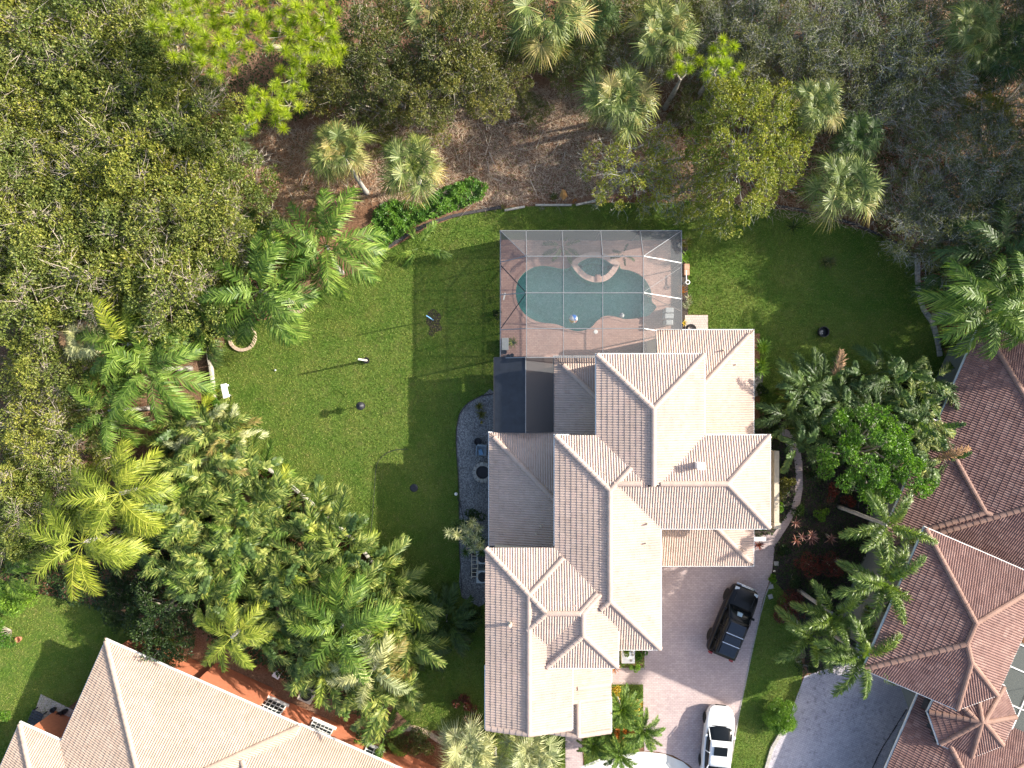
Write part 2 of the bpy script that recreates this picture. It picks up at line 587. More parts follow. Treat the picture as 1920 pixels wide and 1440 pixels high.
M['fr_sabal'] = leaf_mat('cabbage_palm_fan', [(0.06, 0.095, 0.02), (0.125, 0.165, 0.04), (0.26, 0.285, 0.10)], rough=0.45, spec=0.3, trans=0.22)
M['fr_sabal_y'] = leaf_mat('yellowing_palm_fan', [(0.16, 0.16, 0.04), (0.28, 0.24, 0.07), (0.40, 0.32, 0.13)], rough=0.5, trans=0.25)
M['fr_silver'] = leaf_mat('silvery_palm_fan', [(0.17, 0.19, 0.08), (0.30, 0.32, 0.15), (0.46, 0.46, 0.26)], rough=0.45, spec=0.3, trans=0.2)
M['fr_dead'] = leaf_mat('dead_brown_frond', [(0.26, 0.15, 0.08), (0.34, 0.21, 0.11), (0.20, 0.12, 0.07)], rough=0.8, trans=0.15, tcol=(1.1, 1, 0.9))
M['fr_tan'] = leaf_mat('orange_tipped_frond', [(0.22, 0.17, 0.04), (0.16, 0.18, 0.04), (0.34, 0.24, 0.08)], rough=0.5, trans=0.3)
M['fr_area'] = leaf_mat('hedge_palm_frond', [(0.045, 0.085, 0.016), (0.125, 0.175, 0.030), (0.34, 0.36, 0.10)], rough=0.45, spec=0.25, trans=0.25)
M['fr_paddle'] = leaf_mat('broad_paddle_leaf', [(0.045, 0.08, 0.022), (0.07, 0.12, 0.032), (0.11, 0.165, 0.048)], rough=0.45, spec=0.25, trans=0.25)
M['fr_fox'] = leaf_mat('foxtail_palm_frond', [(0.055, 0.10, 0.014), (0.105, 0.165, 0.026), (0.23, 0.30, 0.07)], rough=0.4, spec=0.4, trans=0.25)


# ------------------------------------------------------------------ roofs
TW, TV = 0.30, 0.317


def clip_half(poly, n, c):
    out = []
    L = len(poly)
    for i in range(L):
        a, b = poly[i], poly[(i + 1) % L]
        da = n[0] * a[0] + n[1] * a[1] + c
        db = n[0] * b[0] + n[1] * b[1] + c
        if da >= 0: out.append(a)
        if (da > 0 > db) or (da < 0 < db):
            t = da / (da - db)
            out.append((a[0] + (b[0] - a[0]) * t, a[1] + (b[1] - a[1]) * t))
    return out


def halfplanes(poly):
    r = []
    L = len(poly)
    for i in range(L):
        a, b = poly[i], poly[(i + 1) % L]
        d = math.hypot(b[0] - a[0], b[1] - a[1])
        n = (-(b[1] - a[1]) / d, (b[0] - a[0]) / d)
        r.append((n[0], n[1], -(n[0] * a[0] + n[1] * a[1])))
    return r


class Wing:
    def __init__(s, poly, ze, pitch=0.29, gables=(), clip=None, inset=0.45):
        # gables are given as directions ('S' etc) by outward angle in degrees
        s.poly = ccw(poly)
        s.hp = halfplanes(s.poly)
        s.ze, s.p = ze, pitch
        s.clip = ccw(clip) if clip else None
        s.chp = halfplanes(s.clip) if clip else []
        s.inset = inset
        s.gab = set()
        for g in gables:
            v = (math.cos(R(g)), math.sin(R(g)))
            best = max(range(len(s.hp)), key=lambda i: -(s.hp[i][0] * v[0] + s.hp[i][1] * v[1]))
            s.gab.add(best)
        s.sl = [i for i in range(len(s.hp)) if i not in s.gab]

    def h(s, x, y):
        return s.ze + s.p * min(s.hp[i][0] * x + s.hp[i][1] * y + s.hp[i][2] for i in s.sl)

    def has(s, x, y, shrink=0.0):
        for n0, n1, c in s.hp:
            if n0 * x + n1 * y + c < shrink: return False
        for n0, n1, c in s.chp:
            if n0 * x + n1 * y + c < 0: return False
        return True

    def face(s, i):
        q = list(s.poly)
        for n0, n1, c in s.chp: 
            q = clip_half(q, (n0, n1), c)
            if len(q) < 3: return []
        a = s.hp[i]
        for j in s.sl:
            if j == i: continue
            b = s.hp[j]
            q = clip_half(q, (b[0] - a[0], b[1] - a[1]), b[2] - a[2])
            if len(q) < 3: return []
        return q


def tile_template():
    ts = [0, .08, .25, .42, .5, .58, .75, .92, 1.0]
    hs = [0, .020, .046, .020, 0, .020, .046, .020, 0]
    rows = []
    for v, dh in ((-0.022, -0.012), (-0.022, 0.022), (TV + 0.012, 0.000)):
        rows += [(t * TW, v, h + dh) for t, h in zip(ts, hs)]
    n = len(ts)
    fs = []
    for r in range(2):
        for k in range(n - 1):
            a = r * n + k
            fs.append((a, a + 1, a + 1 + n, a + n))
    return np.array(rows), np.array(fs)


T_V, T_F = tile_template()


def cap_template():
    vs, n = [], 7
    for x, r, dz in ((0.0, 0.13, 0.0), (0.0, 0.165, 0.0), (0.44, 0.15, -0.010)):
        for k in range(n):
            a = math.pi * k / (n - 1)
            vs.append((x, r * math.cos(a), r * math.sin(a) * 0.8 + dz - 0.035))
    fs = []
    for rr in range(2):
        for k in range(n - 1):
            a = rr * n + k
            fs.append((a, a + 1, a + 1 + n, a + n))
    return vs, fs


def build_roof(house, wings, tmat, cmat, n_single=300, cap_lift=0.055):
    """house > roof > tile / ridge_tile ; house > gutter, wall, soffit"""
    off = tuple(-c for c in house.location)

    def covered(x, y, z, me_i, tol=0.04, dup=False):
        w = wings[me_i]
        for j, o in enumerate(wings):
            if j == me_i: continue
            sh = 0.5 if o.ze > w.ze + 1 else 0.0
            if not o.has(x, y, sh): continue
            hz = o.h(x, y)
            if hz > z + tol: return True
            if dup is not False and j < me_i and abs(hz - z) <= 0.03:
                k_ = min(o.sl, key=lambda t_: o.hp[t_][0] * x + o.hp[t_][1] * y + o.hp[t_][2])
                if o.hp[k_][0] * dup[0] + o.hp[k_][1] * dup[1] > 0.99: return True
        return False

    deck = MB()
    for w in wings:
        for i in w.sl:
            q = w.face(i)
            if len(q) < 3: continue
            deck.add([(x, y, w.h(x, y) - 0.025 if True else 0) for x, y in q], [tuple(range(len(q)))])
    # heights on a shared edge come from min(), which is the same plane there
    roof = deck.build('roof', M['under'], house, loc=off, fix=False)

    singles, lots_v, lots_n = [], [], 0
    tile_me = mesh_np('roof_tile', T_V, T_F, tmat)
    for wi, w in enumerate(wings):
        for i in w.sl:
            q = w.face(i)
            if len(q) < 3: continue
            n0, n1, c = w.hp[i]
            e = np.array([n1, -n0])             # along the eave
            nn = np.array([n0, n1])
            qa = np.array(q)
            us = qa @ e
            vsn = qa @ nn + c
            j0, j1 = math.floor(us.min() / TW), math.ceil(us.max() / TW)
            k0, k1 = math.floor(max(0, vsn.min()) / TV), math.ceil(vsn.max() / TV)
            fh = halfplanes(q)
            # drop the eave edge from clamping
            fh = [h for h in fh if not (abs(h[0] - n0) < 1e-5 and abs(h[1] - n1) < 1e-5 and abs(h[2] - c) < 1e-4)]
            cosn = 1 / math.sqrt(1 + w.p ** 2)
            sinn = w.p * cosn
            for k in range(k0, k1):
                for j in range(j0, j1):
                    uc, vc = (j + .5) * TW, (k + .5) * TV
                    cx = e * uc + nn * (vc - c)
                    dmin = min((h[0] * cx[0] + h[1] * cx[1] + h[2]) for h in fh)
                    if dmin < -0.19: continue
                    px, py = cx
                    if dmin < 0: 
                        px, py = cx
                    z = w.ze + w.p * vc
                    if covered(px, py, z, wi, 0.065, dup=(n0, n1)): continue
                    full = dmin > 0.24
                    if full:
                        dist = (px ** 2 + py ** 2 + (CAM_H - z) ** 2)
                        singles.append((dist, wi, i, j, k, len(lots_v)))
                    uv = T_V.copy()
                    uv[:, 2] += rng.uniform(-0.004, 0.004)
                    uv[:, 1] += rng.uniform(-0.006, 0.006)
                    P2 = (uv[:, 0:1] + j * TW) * e[None, :] + (uv[:, 1:2] + k * TV - c) * nn[None, :]
                    if not full:
                        for _ in range(2):
                            for h0, h1, hc in fh:
                                d = P2[:, 0] * h0 + P2[:, 1] * h1 + hc
                                m = d < 0
                                P2[m, 0] -= h0 * d[m]
                                P2[m, 1] -= h1 * d[m]
                    vv = P2 @ nn + c
                    zz = w.ze + w.p * vv + uv[:, 2] * cosn
                    P2 = P2 - nn[None, :] * (uv[:, 2:3] * sinn)
                    lots_v.append(np.column_stack([P2, zz]))
    singles.sort()
    take = singles[:n_single]
    skip = set(s[5] for s in take)
    for d, wi, i, j, k, idx in take:
        w = wings[wi]
        n0, n1, c = w.hp[i]
        cosn = 1 / math.sqrt(1 + w.p ** 2)
        # plan shear of the template keeps the size of the joined tiles
        ex = Vector((n1, -n0, 0))
        up = Vector((n0, n1, w.p))               # per metre of plan
        nr = Vector((-n0 * w.p, -n1 * w.p, 1)) * cosn
        o3 = Vector((n1 * j * TW + n0 * (k * TV - c), -n0 * j * TW + n1 * (k * TV - c), w.ze + w.p * k * TV))
        Mx = Matrix(((ex.x, up.x, nr.x, o3.x), (ex.y, up.y, nr.y, o3.y), (ex.z, up.z, nr.z, o3.z + rng.uniform(-.004, .004)), (0, 0, 0, 1)))
        o = link('roof_tile', tile_me, roof)
        o.matrix_basis = Mx
    rest = [v for n, v in enumerate(lots_v) if n not in skip]
    V = np.vstack(rest)
    nv = len(T_V)
    F = (T_F[None, :, :] + (np.arange(len(rest)) * nv)[:, None, None]).reshape(-1, 4)
    o = link('roof_tiles', mesh_np('roof_tiles', V, F, tmat), roof)
    tag(o, kind='stuff')

    # hips and ridges
    cv, cf = cap_template()
    cap_me = mesh_np('ridge_tile', cv, cf, cmat)
    caps = []
    for wi, w in enumerate(wings):
        for i in w.sl:
            q = w.face(i)
            L = len(q)
            for t in range(L):
                a, b = q[t], q[(t + 1) % L]
                if math.hypot(a[0] - b[0], a[1] - b[1]) < 0.3: continue
                di = [w.hp[i][0] * p[0] + w.hp[i][1] * p[1] + w.hp[i][2] for p in (a, b)]
                on = None
                for j in w.sl:
                    if j <= i: continue
                    dj = [w.hp[j][0] * p[0] + w.hp[j][1] * p[1] + w.hp[j][2] for p in (a, b)]
                    if abs(di[0] - dj[0]) < 1e-4 and abs(di[1] - dj[1]) < 1e-4: on = j
                gab_edge = False
                for j in w.gab:
                    dj = [w.hp[j][0] * p[0] + w.hp[j][1] * p[1] + w.hp[j][2] for p in (a, b)]
                    if abs(dj[0]) < 1e-4 and abs(dj[1]) < 1e-4: gab_edge = True
                if on is None and not gab_edge: continue
                A = Vector((a[0], a[1], w.ze + w.p * di[0]))
                B = Vector((b[0], b[1], w.ze + w.p * di[1]))
                if A.z > B.z: A, B = B, A
                D = (B - A)
                n = max(1, round(D.length / 0.38))
                for k in range(n):
                    c0 = A + D * (k / n)
                    cm = A + D * ((k + .5) / n)
                    if covered(cm.x, cm.y, cm.z, wi, 0.03): continue
                    if not gab_edge and any(j < wi and wings[j].has(cm.x, cm.y) and abs(wings[j].h(cm.x, cm.y) - cm.z) < 0.02 for j in range(len(wings)) if j != wi): 
                        continue
                    caps.append((c0, D.normalized(), D.length / n / 0.38))
    caps.sort(key=lambda c: -c[0].z)
    for c0, d, sc in caps[:300]:
        o = link('ridge_tile', cap_me, roof)
        x = d
        y = Vector((0, 0, 1)).cross(x).normalized()
        z = x.cross(y)
        o.matrix_basis = Matrix(((x.x * sc, y.x, z.x, c0.x), (x.y * sc, y.y, z.y, c0.y), (x.z * sc, y.z, z.z, c0.z + cap_lift + rng.uniform(-.004, .004)), (0, 0, 0, 1)))
    print('roof', house.name, 'tiles', len(lots_v), 'caps', len(caps))

    # gutters
    g = MB()
    for wi, w in enumerate(wings):
        L = len(w.poly)
        for i in w.sl:
            a, b = Vector(w.poly[i]), Vector(w.poly[(i + 1) % L])
            nn = Vector((w.hp[i][0], w.hp[i][1]))
            D = b - a
            n = max(1, int(D.length / 0.4))
            run = None
            for k in range(n + 1):
                ok = False
                if k < n:
                    m = a + D * ((k + .5) / n)
                    ins = m + nn * 0.02
                    ok = all(n0 * m.x + n1 * m.y + c >= -1e-3 for n0, n1, c in w.chp) and not covered(ins.x, ins.y, w.ze, wi, -0.02)
                if ok and run is None: run = k
                if not ok and run is not None:
                    p0 = a + D * (run / n) - nn * 0.045
                    p1 = a + D * (k / n) - nn * 0.045
                    if run == 0: p0 -= D.normalized() * 0.09
                    if k == n: p1 += D.normalized() * 0.09
                    zz = w.ze - 0.075 - 0.0021 * (i % 5) - wi * 0.0007
                    g.bar((p0.x, p0.y, zz), (p1.x, p1.y, zz), 0.085, 0.12)
                    run = None
    g.build('gutter', M['gutter'], house, loc=off)


def build_walls(house, wings, wmat):
    off = tuple(-c for c in house.location)
    wl, sf = MB(), MB()
    for wi, w in enumerate(wings):
        ins = offset_poly(w.poly, w.inset + wi * 0.003)
        q = list(ins)
        s = list(w.poly)
        for n0, n1, c in w.chp:
            q = clip_half(q, (n0, n1), c)
            s = clip_half(s, (n0, n1), c)
            if len(q) < 3 or len(s) < 3: break
        if len(q) >= 3: wl.prism(q, -0.05, w.ze - 0.14 - wi * 0.003)
        if len(s) >= 3: sf.prism(s, w.ze - 0.14 - wi * 0.003, w.ze - 0.11 - wi * 0.002)
        for gi in w.gab:
            a, b = Vector(w.poly[gi]), Vector(w.poly[(gi + 1) % len(w.poly)])
            nn = Vector((w.hp[gi][0], w.hp[gi][1]))
            a2, b2 = a + nn * .3, b + nn * .3
            m = (a2 + b2) / 2
            zt = w.ze + w.p * (b - a).length / 2 - 0.06
            v = []
            for t in (0, .12):
                v += [(a2.x + nn.x * t, a2.y + nn.y * t, w.ze - 0.12), (b2.x + nn.x * t, b2.y + nn.y * t, w.ze - 0.12), (m.x + nn.x * t, m.y + nn.y * t, zt)]
            wl.add(v, [(0, 1, 2), (5, 4, 3), (0, 3, 4, 1), (1, 4, 5, 2), (2, 5, 3, 0)])
    wl.build('wall', wmat, house, loc=off)
    sf.build('soffit', M['white'], house, loc=off)


def rect(x0, y0, x1, y1):
    return [(x0, y0), (x1, y0), (x1, y1), (x0, y1)]


def roof_vents(house, spots, mat):
    off = house.location
    for (px, py, z, r, h) in spots:
        for _ in range(6):
            x, y = W(px, py, z)
            hs_ = [w.h(x, y) for w in main_wings if w.has(x, y)]
            if hs_: z = max(hs_)
        mb = MB()
        mb.lathe([(r, -0.2), (r, h)], n=12)
        mb.lathe([(r * 2.0, -0.03 - 0.06), (r * 1.2, 0.05)], n=12)
        mb.build('vent_pipe', mat, house, loc=(x - off[0], y - off[1], z))


# ------------------------------------------------------------------ main house
mh = empty('house', (5.5, -9.0, 0), label='large cream house with pale pink tiled roofs in the middle, beside the screened pool', cat='house')
Lc = lambda x0, y0, x1, y1: rect(x0, y0, x1, y1)
A1 = Wing(rect(2.53, -15.53, 8.69, -3.03), 6.0)                       # centre
A2 = Wing(rect(4.97, -9.0, 11.25, 1.72), 6.0, clip=rect(4.9, -5.8, 11.3, 1.8))     # north
A3 = Wing(rect(3.2, -8.44, 15.09, -3.03), 6.0)                        # east
A4 = Wing(rect(-1.53, -20.15, 3.50, -9.62), 6.0, gables=(-90,))       # south-west gable
A5 = Wing(rect(-1.53, -16.60, 7.35, -9.62), 6.0, clip=rect(-1.6, -16.7, 6.0, -9.5))
A6 = Wing(rect(2.02, -16.42, 6.12, -11.06), 6.0 + 1.44 * 0.29)
B1 = Wing(rect(-1.41, -14.0, 9.5, -3.09), 3.0, clip=rect(-1.5, -10.2, 3.0, -3.0))
B2 = Wing(rect(2.69, -9.0, 11.0, 1.70), 3.0, clip=rect(2.6, -3.5, 5.5, 1.8))
B3 = Wing(rect(3.0, -9.0, 15.18, 3.37), 3.0, clip=rect(9.07, -3.4, 15.3, 3.5))
B4 = Wing(rect(3.0, -11.42, 15.18, 2.0), 3.0, clip=rect(9.1, -11.6, 15.3, -8.0))
F1 = Wing(rect(-1.0, -19.6, 6.19, -15.0), 3.2, gables=(90, -90), clip=rect(1.2, -19.7, 6.3, -15.2))
F2 = Wing(rect(2.0, -21.75, 6.19, -18.8), 3.2, gables=(90, -90))
main_wings = [A1, A2, A3, A4, A5, A6, B1, B2, B3, B4, F1, F2]
build_roof(mh, main_wings, M['tile_pink'], M['tile_pink'])
build_walls(mh, main_wings, M['stucco'])
roof_vents(mh, [(1356, 657, 3.6, .05, .35), (1379, 684, 3.4, .04, .2), (1213, 982, 6.9, .05, .3), (1211, 1018, 6.9, .04, .25),
                (1014, 986, 4.1, .05, .3), (1007, 1016, 4.1, .05, .3), (957, 1169, 6.5, .10, .4), (1317, 872, 6.7, .0, .0)][:7], M['stucco'])
# square white vent box on the east wing
x, y = W(1312, 873, 6.9)
mb = MB().box(-.17, -.17, -.5, .17, .17, .28)
mb.box(-.21, -.21, .28, .21, .21, .33)
mb.build('vent_box', M['white'], mh, loc=(x - 5.5, y + 9.0, 6.9), bevel=0.01)
# garage doors and front windows in the walls of the main house
def door_panel(px0, px1, y, z1, name, mat):
    mb = MB()
    mb.box(px0, y - 0.04, 0.0, px1, y + 0.02, z1)
    for k in range(1, 4):
        mb.box(px0 + .1, y - 0.06, k * z1 / 4 - .02, px1 - .1, y - 0.03, k * z1 / 4 + .02)
    return mb.build(name, mat, mh, loc=(-5.5, 9.0, 0))
door_panel(9.6, 14.2, -11.0, 2.3, 'garage_door', M['white'])
door_panel(3.2, 4.3, -21.45, 2.2, 'front_door', M['dark_metal'])

# ------------------------------------------------------------------ house at the lower left
A = R(-23.9)
uu = (math.cos(A), math.sin(A))                 # along the north-east eave, in plan
vv = (math.sin(A), -math.cos(A))                # away from it, down-left
vv = (-math.sin(-A) * 1.0, -math.cos(A)) if False else (uu[1], -uu[0])


def loc_rect(org, u, v, u0, v0, u1, v1):
    return [(org[0] + u[0] * a + v[0] * b, org[1] + u[1] * a + v[1] * b) for a, b in ((u0, v0), (u1, v0), (u1, v1), (u0, v1))]


o_sw = W(199, 1201, 3.0)
sw = empty('house', (o_sw[0] + 4, o_sw[1] - 8, 0), label='terracotta-walled house with pale pink tiled roof at the lower left corner', cat='house')
S1 = Wing(loc_rect(o_sw, uu, vv, 0, 0, 13.3, 15), 3.0, 0.28, inset=0.55)
S2 = Wing(loc_rect(o_sw, uu, vv, 8.0, 0.05, 28, 15), 2.80, 0.28, inset=0.5)
o_s3 = W(37, 1357, 3.0)
d3 = (o_s3[0] - o_sw[0], o_s3[1] - o_sw[1])
S3 = Wing(loc_rect(o_s3, uu, vv, 0, 0, 6.0, 10), 2.98, 0.28)
sw_wings = [S1, S2, S3]
build_roof(sw, sw_wings, M['tile_tan'], M['tile_tan'])
build_walls(sw, sw_wings, M['stucco_red'])
# projecting low red bay at the north end of the wall
bay = MB()
q = loc_rect(o_sw, uu, vv, 6.2, 0.12, 10.4, 0.62)
bay.prism(q, 0, 2.78)
bay.build('bay_wall', M['stucco_red'], sw, loc=tuple(-c for c in sw.location))


def pane_window(house, org, u, v, uc, vw, zc, w, h, nx, nz):
    """window in a wall at distance vw from the eave line, centred at uc; v points into the house"""
    Mx = Matrix(((u[0], -v[0], 0, org[0] + u[0] * uc + v[0] * vw), (u[1], -v[1], 0, org[1] + u[1] * uc + v[1] * vw), (0, 0, 1, zc), (0, 0, 0, 1)))
    f = MB()
    t = 0.07
    f.box(-w / 2 - t, 0, -h / 2 - t, w / 2 + t, 0.10, -h / 2)
    f.box(-w / 2 - t, 0, h / 2, w / 2 + t, 0.10, h / 2 + t)
    f.box(-w / 2 - t, 0, -h / 2 + .001, -w / 2, 0.097, h / 2 - .001)
    f.box(w / 2, 0, -h / 2 + .001, w / 2 + t, 0.097, h / 2 - .001)
    for i in range(1, nx):
        x = -w / 2 + w * i / nx
        f.box(x - .014, 0.02, -h / 2 + .002, x + .014, 0.085, h / 2 - .002)
    for k in range(1, nz):
        z = -h / 2 + h * k / nz
        f.box(-w / 2 + .002, 0.02, z - .014, w / 2 - .002, 0.08, z + .014)
    wo_ = f.build('window', M['white'], house)
    wo_.matrix_basis = Matrix.Translation(-Vector(house.location)) @ Mx
    pm = MB().box(-w / nx / 2 + .02, 0.03, -h / nz / 2 + .02, w / nx / 2 - .02, 0.045, h / nz / 2 - .02).mesh('pane', M['glass'])
    for i in range(nx):
        for k in range(nz):
            link('pane', pm, wo_, (-w / 2 + w * (i + .5) / nx, 0, -h / 2 + h * (k + .5) / nz))
    s = MB().box(-w / 2 - .2, 0.0, -h / 2 - .19, w / 2 + .2, 0.16, -h / 2 - t - .002).build('sill', M['white'], wo_)


def along(org, u, px, py, z):
    x, y = W(px, py, z)
    return (x - org[0]) * u[0] + (y - org[1]) * u[1]


pane_window(sw, o_sw, uu, vv, along(o_sw, uu, 512, 1318, 1.5), 0.55, 1.35, 1.45, 1.35, 5, 3)
pane_window(sw, o_sw, uu, vv, along(o_sw, uu, 605, 1360, 1.5), 0.55, 1.45, 1.35, 1.1, 5, 3)
pane_window(sw, o_sw, uu, vv, along(o_sw, uu, 703, 1403, 1.5), 0.55, 1.45, 1.0, 0.9, 2, 2)

# ------------------------------------------------------------------ brown house at the right edge
B_ = R(-23.5)
ur = (math.cos(B_), math.sin(B_))
vr = (ur[1], -ur[0])
o_r2 = W(1735, 990, 6.0)
rh = empty('house', (29, -8, 0), label='brown-tiled house with an eight-sided turret roof along the right edge', cat='house')


def lr(org, u, v, pts):
    return [(org[0] + u[0] * a + v[0] * b, org[1] + u[1] * a + v[1] * b) for a, b in pts]


R2 = Wing(lr(o_r2, ur, vr, [(0, 0), (7.74, 0), (7.74, 7.3), (5.95, 9.0), (0, 9.0)]), 6.0, 0.36, inset=.8)
o_r1 = W(1840, 606, 3.0)
R1 = Wing(lr(o_r1, ur, vr, [(0, 0), (15, 0), (15, 15.5), (0, 15.5)]), 3.0, .36)
o_rb = W(1751, 788, 3.0)
R1b = Wing(lr(o_rb, ur, vr, [(0, 0), (12, 0), (12, 8.4), (0, 8.4)]), 3.0, .36)
o_r3 = W(1728, 1290, 3.0)
R3 = Wing(lr(o_r3, ur, vr, [(0, 0), (9, 0), (9, 11), (0, 11)]), 3.0, .36, inset=1.9)
octo = [(1741, 1335), (1762, 1395), (1821, 1420), (1880, 1397), (1905, 1344), (1882, 1287), (1825, 1262), (1765, 1285)]
R4 = Wing([W(a, b, 3.9) for a, b in octo], 3.9, 0.36, inset=0.4)
r_wings = [R2, R1b, R1, R3, R4]
build_roof(rh, r_wings, M['tile_brown'], M['cap_brown'])
build_walls(rh, r_wings, M['stucco_grey'])

# neighbour's pool screen at the very right
c0 = W3(1896, 1250, 3.0)
nc = empty('screen_enclosure', (c0.x, c0.y, 0), label='corner of a dark screened pool cage with white bars at the right edge', cat='pool cage')


def screen_mat(name, col, dens):
    m, nt, bs, out = new_mat(name)
    bs.inputs["Base Color"].default_value = (*col, 1)
    bs.inputs["Roughness"].default_value = 0.7
    tr = N(nt, "ShaderNodeBsdfTransparent")
    mx = N(nt, "ShaderNodeMixShader")
    lw = N(nt, "ShaderNodeLayerWeight")
    lw.inputs["Blend"].default_value = 0.5
    mr = N(nt, "ShaderNodeMapRange")                 # a woven mesh closes up at a slant
    mr.inputs["From Min"].default_value = 0.15
    mr.inputs["From Max"].default_value = 0.85
    mr.inputs["To Min"].default_value = dens
    mr.inputs["To Max"].default_value = min(1.0, dens * 2.6)
    nt.links.new(lw.outputs["Facing"], mr.inputs["Value"])
    nt.links.new(mr.outputs[0], mx.inputs[0])
    nt.links.new(tr.outputs[0], mx.inputs[1])
    nt.links.new(bs.outputs[0], mx.inputs[2])
    nt.links.new(mx.outputs[0], out.inputs[0])
    return m


M['screen'] = screen_mat('insect_screen', (0.14, 0.15, 0.16), 0.32)
M['screen_dark'] = screen_mat('dark_insect_screen', (0.03, 0.04, 0.04), 0.7)
o_nc = W(1905, 1205, 3.0)
pts = lr(o_nc, ur, vr, [(0, 0), (8, 0), (8, 6), (0, 6)])
scr = MB().poly([(p[0] - c0.x, p[1] - c0.y) for p in pts], 3.0)
scr.build('screen_panel', M['screen_dark'], nc)
for a, b in (((0, 0), (0, 6)), ((0, 0), (8, 0)), ((0, 1.5), (8, 1.5)), ((0, 3.7), (8, 3.7)), ((0, 5.6), (8, 5.6)), ((1.9, 0), (1.9, 6)), ((4, 0), (4, 6))):
    pa, pb = lr(o_nc, ur, vr, [a, b])
    MB().bar((pa[0] - c0.x, pa[1] - c0.y, 3.03), (pb[0] - c0.x, pb[1] - c0.y, 3.03), 0.07).build('frame_bar', M['white'], nc)
for a in ((0.05, 0.05), (0.05, 5.9), (7.9, 0.1)):
    pa = lr(o_nc, ur, vr, [a])[0]
    MB().bar((pa[0] - c0.x, pa[1] - c0.y, 0), (pa[0] - c0.x, pa[1] - c0.y, 3.0), 0.07).build('frame_bar', M['white'], nc)
fl = MB().poly([(p[0], p[1]) for p in pts], 0.012).build('patio', M['stucco_grey'])
tag(fl, kind='structure')


# ------------------------------------------------------------------ ground, lawns, paving
def px_poly(pts, z=0.0, sm=0):
    q = [W(a, b, z) for a, b in pts]
    if sm: q = smooth_poly(q, sm)
    return q


def sheet(name, outer, z, mat, holes=(), kind='structure', parent=None, loc=None):
    bm = bmesh.new()
    for lp in [outer] + list(holes):
        vs_ = [bm.verts.new((p[0], p[1], z)) for p in lp]
        for i in range(len(vs_)): bm.edges.new((vs_[i], vs_[(i + 1) % len(vs_)]))
    bmesh.ops.triangle_fill(bm, edges=bm.edges[:], use_beauty=True)
    for f in bm.faces:
        if f.normal.z < 0: f.normal_flip()
    me = bpy.data.meshes.new(name)
    bm.to_mesh(me)
    bm.free()
    me.materials.append(mat)
    o = link(name, me, parent, loc or (0, 0, 0))
    if kind: o["kind"] = kind
    return o


def pz(pts, ox=900, oy=400, s=4.5714):
    return [(ox + a / s, oy + b / s) for a, b in pts]


pool_px = pz([(308, 690), (312, 630), (328, 575), (372, 518), (440, 472), (520, 451), (600, 456), (680, 473), (735, 474), (775, 462), (785, 432), (850, 372), (920, 341), (1000, 336),
              (1070, 350), (1130, 385), (1192, 430), (1205, 474), (1280, 490), (1355, 520), (1415, 570), (1455, 635), (1470, 700), (1474, 760), (1512, 800), (1482, 842), (1440, 880),
              (1390, 888), (1330, 902), (1240, 906), (1180, 891), (1110, 878), (1050, 888), (1000, 925), (955, 975), (900, 1001), (840, 1011), (780, 1001), (705, 970), (650, 950),
              (580, 942), (500, 930), (440, 903), (385, 865), (338, 800), (314, 740)])
pool = px_poly(pool_px, 0, 3)
ground = sheet('ground', rect(-150, -130, 150, 130), 0.0, M['ground'], holes=[pool])

lawn_main_px = [(1010, 386), (960, 389), (905, 397), (852, 408), (800, 428), (748, 458), (712, 478), (690, 500), (645, 520), (600, 545), (572, 552), (540, 585), (505, 598), (455, 606), (425, 635), (412, 668),
                (402, 690), (400, 740), (402, 775), (425, 815), (455, 850), (500, 882), (545, 915), (590, 955), (630, 985), (665, 1020), (700, 1060), (735, 1110), (760, 1180), (770, 1260),
                (740, 1330), (780, 1368), (880, 1372), (905, 1376), (925, 1380), (925, 740), (937, 670), (937, 449), (1290, 449), (1290, 590), (1328, 590), (1328, 625), (1425, 625), (1425, 775), (1478, 770), (1560, 730),
                (1640, 720), (1730, 722), (1790, 700), (1765, 650), (1758, 620), (1738, 590), (1724, 545), (1722, 490), (1690, 462), (1640, 438), (1560, 415), (1500, 398), (1400, 383),
                (1290, 380), (1150, 380)]
lawn_main = px_poly(lawn_main_px)
lawn_nb_px = [(-60, 1060), (60, 1110), (200, 1140), (330, 1200), (330, 1270), (160, 1300), (40, 1400), (-60, 1480)]
lawn_nb = px_poly(lawn_nb_px)
lawn_st_px = [(1448, 1085), (1432, 1120), (1412, 1210), (1385, 1340), (1368, 1445), (1366, 1470), (1420, 1470), (1452, 1400), (1475, 1350), (1500, 1300), (1505, 1262), (1500, 1200), (1480, 1120)]
lawn_st = px_poly(lawn_st_px)
lawn_fr_px = [(895, 1365), (1062, 1365), (1062, 1450), (860, 1450)]
lawn_fr = px_poly(lawn_fr_px)
lawn_fl_px = [(1090, 1280), (1206, 1280), (1206, 1345), (1208, 1400), (1096, 1438), (1092, 1360)]
lawn_fl = px_poly(lawn_fl_px)
lawn_ne_px = [(1850, 590), (1990, 560), (1990, 680), (1900, 650)]
lawn_ne = px_poly(lawn_ne_px)
gravel_px = [(930, 738), (905, 742), (882, 752), (864, 770), (857, 800), (856, 840), (861, 900), (862, 960), (861, 1010), (863, 1060), (866, 1120), (930, 1120), (932, 900)]
gravel = px_poly(gravel_px, 0, 2)
for nm, q, z in (('lawn', lawn_main, .004), ('lawn', lawn_nb, .0045), ('lawn', lawn_st, .005), ('lawn', lawn_fr, .004), ('lawn', lawn_fl, .004), ('lawn', lawn_ne, .004)):
    sheet(nm, q, z, M['lawn'])
sheet('gravel_bed', gravel, 0.016, M['gravel'])
sheet('gravel_bed', px_poly([(1412, 690), (1432, 690), (1428, 740), (1412, 745)]), 0.014, M['gravel'])
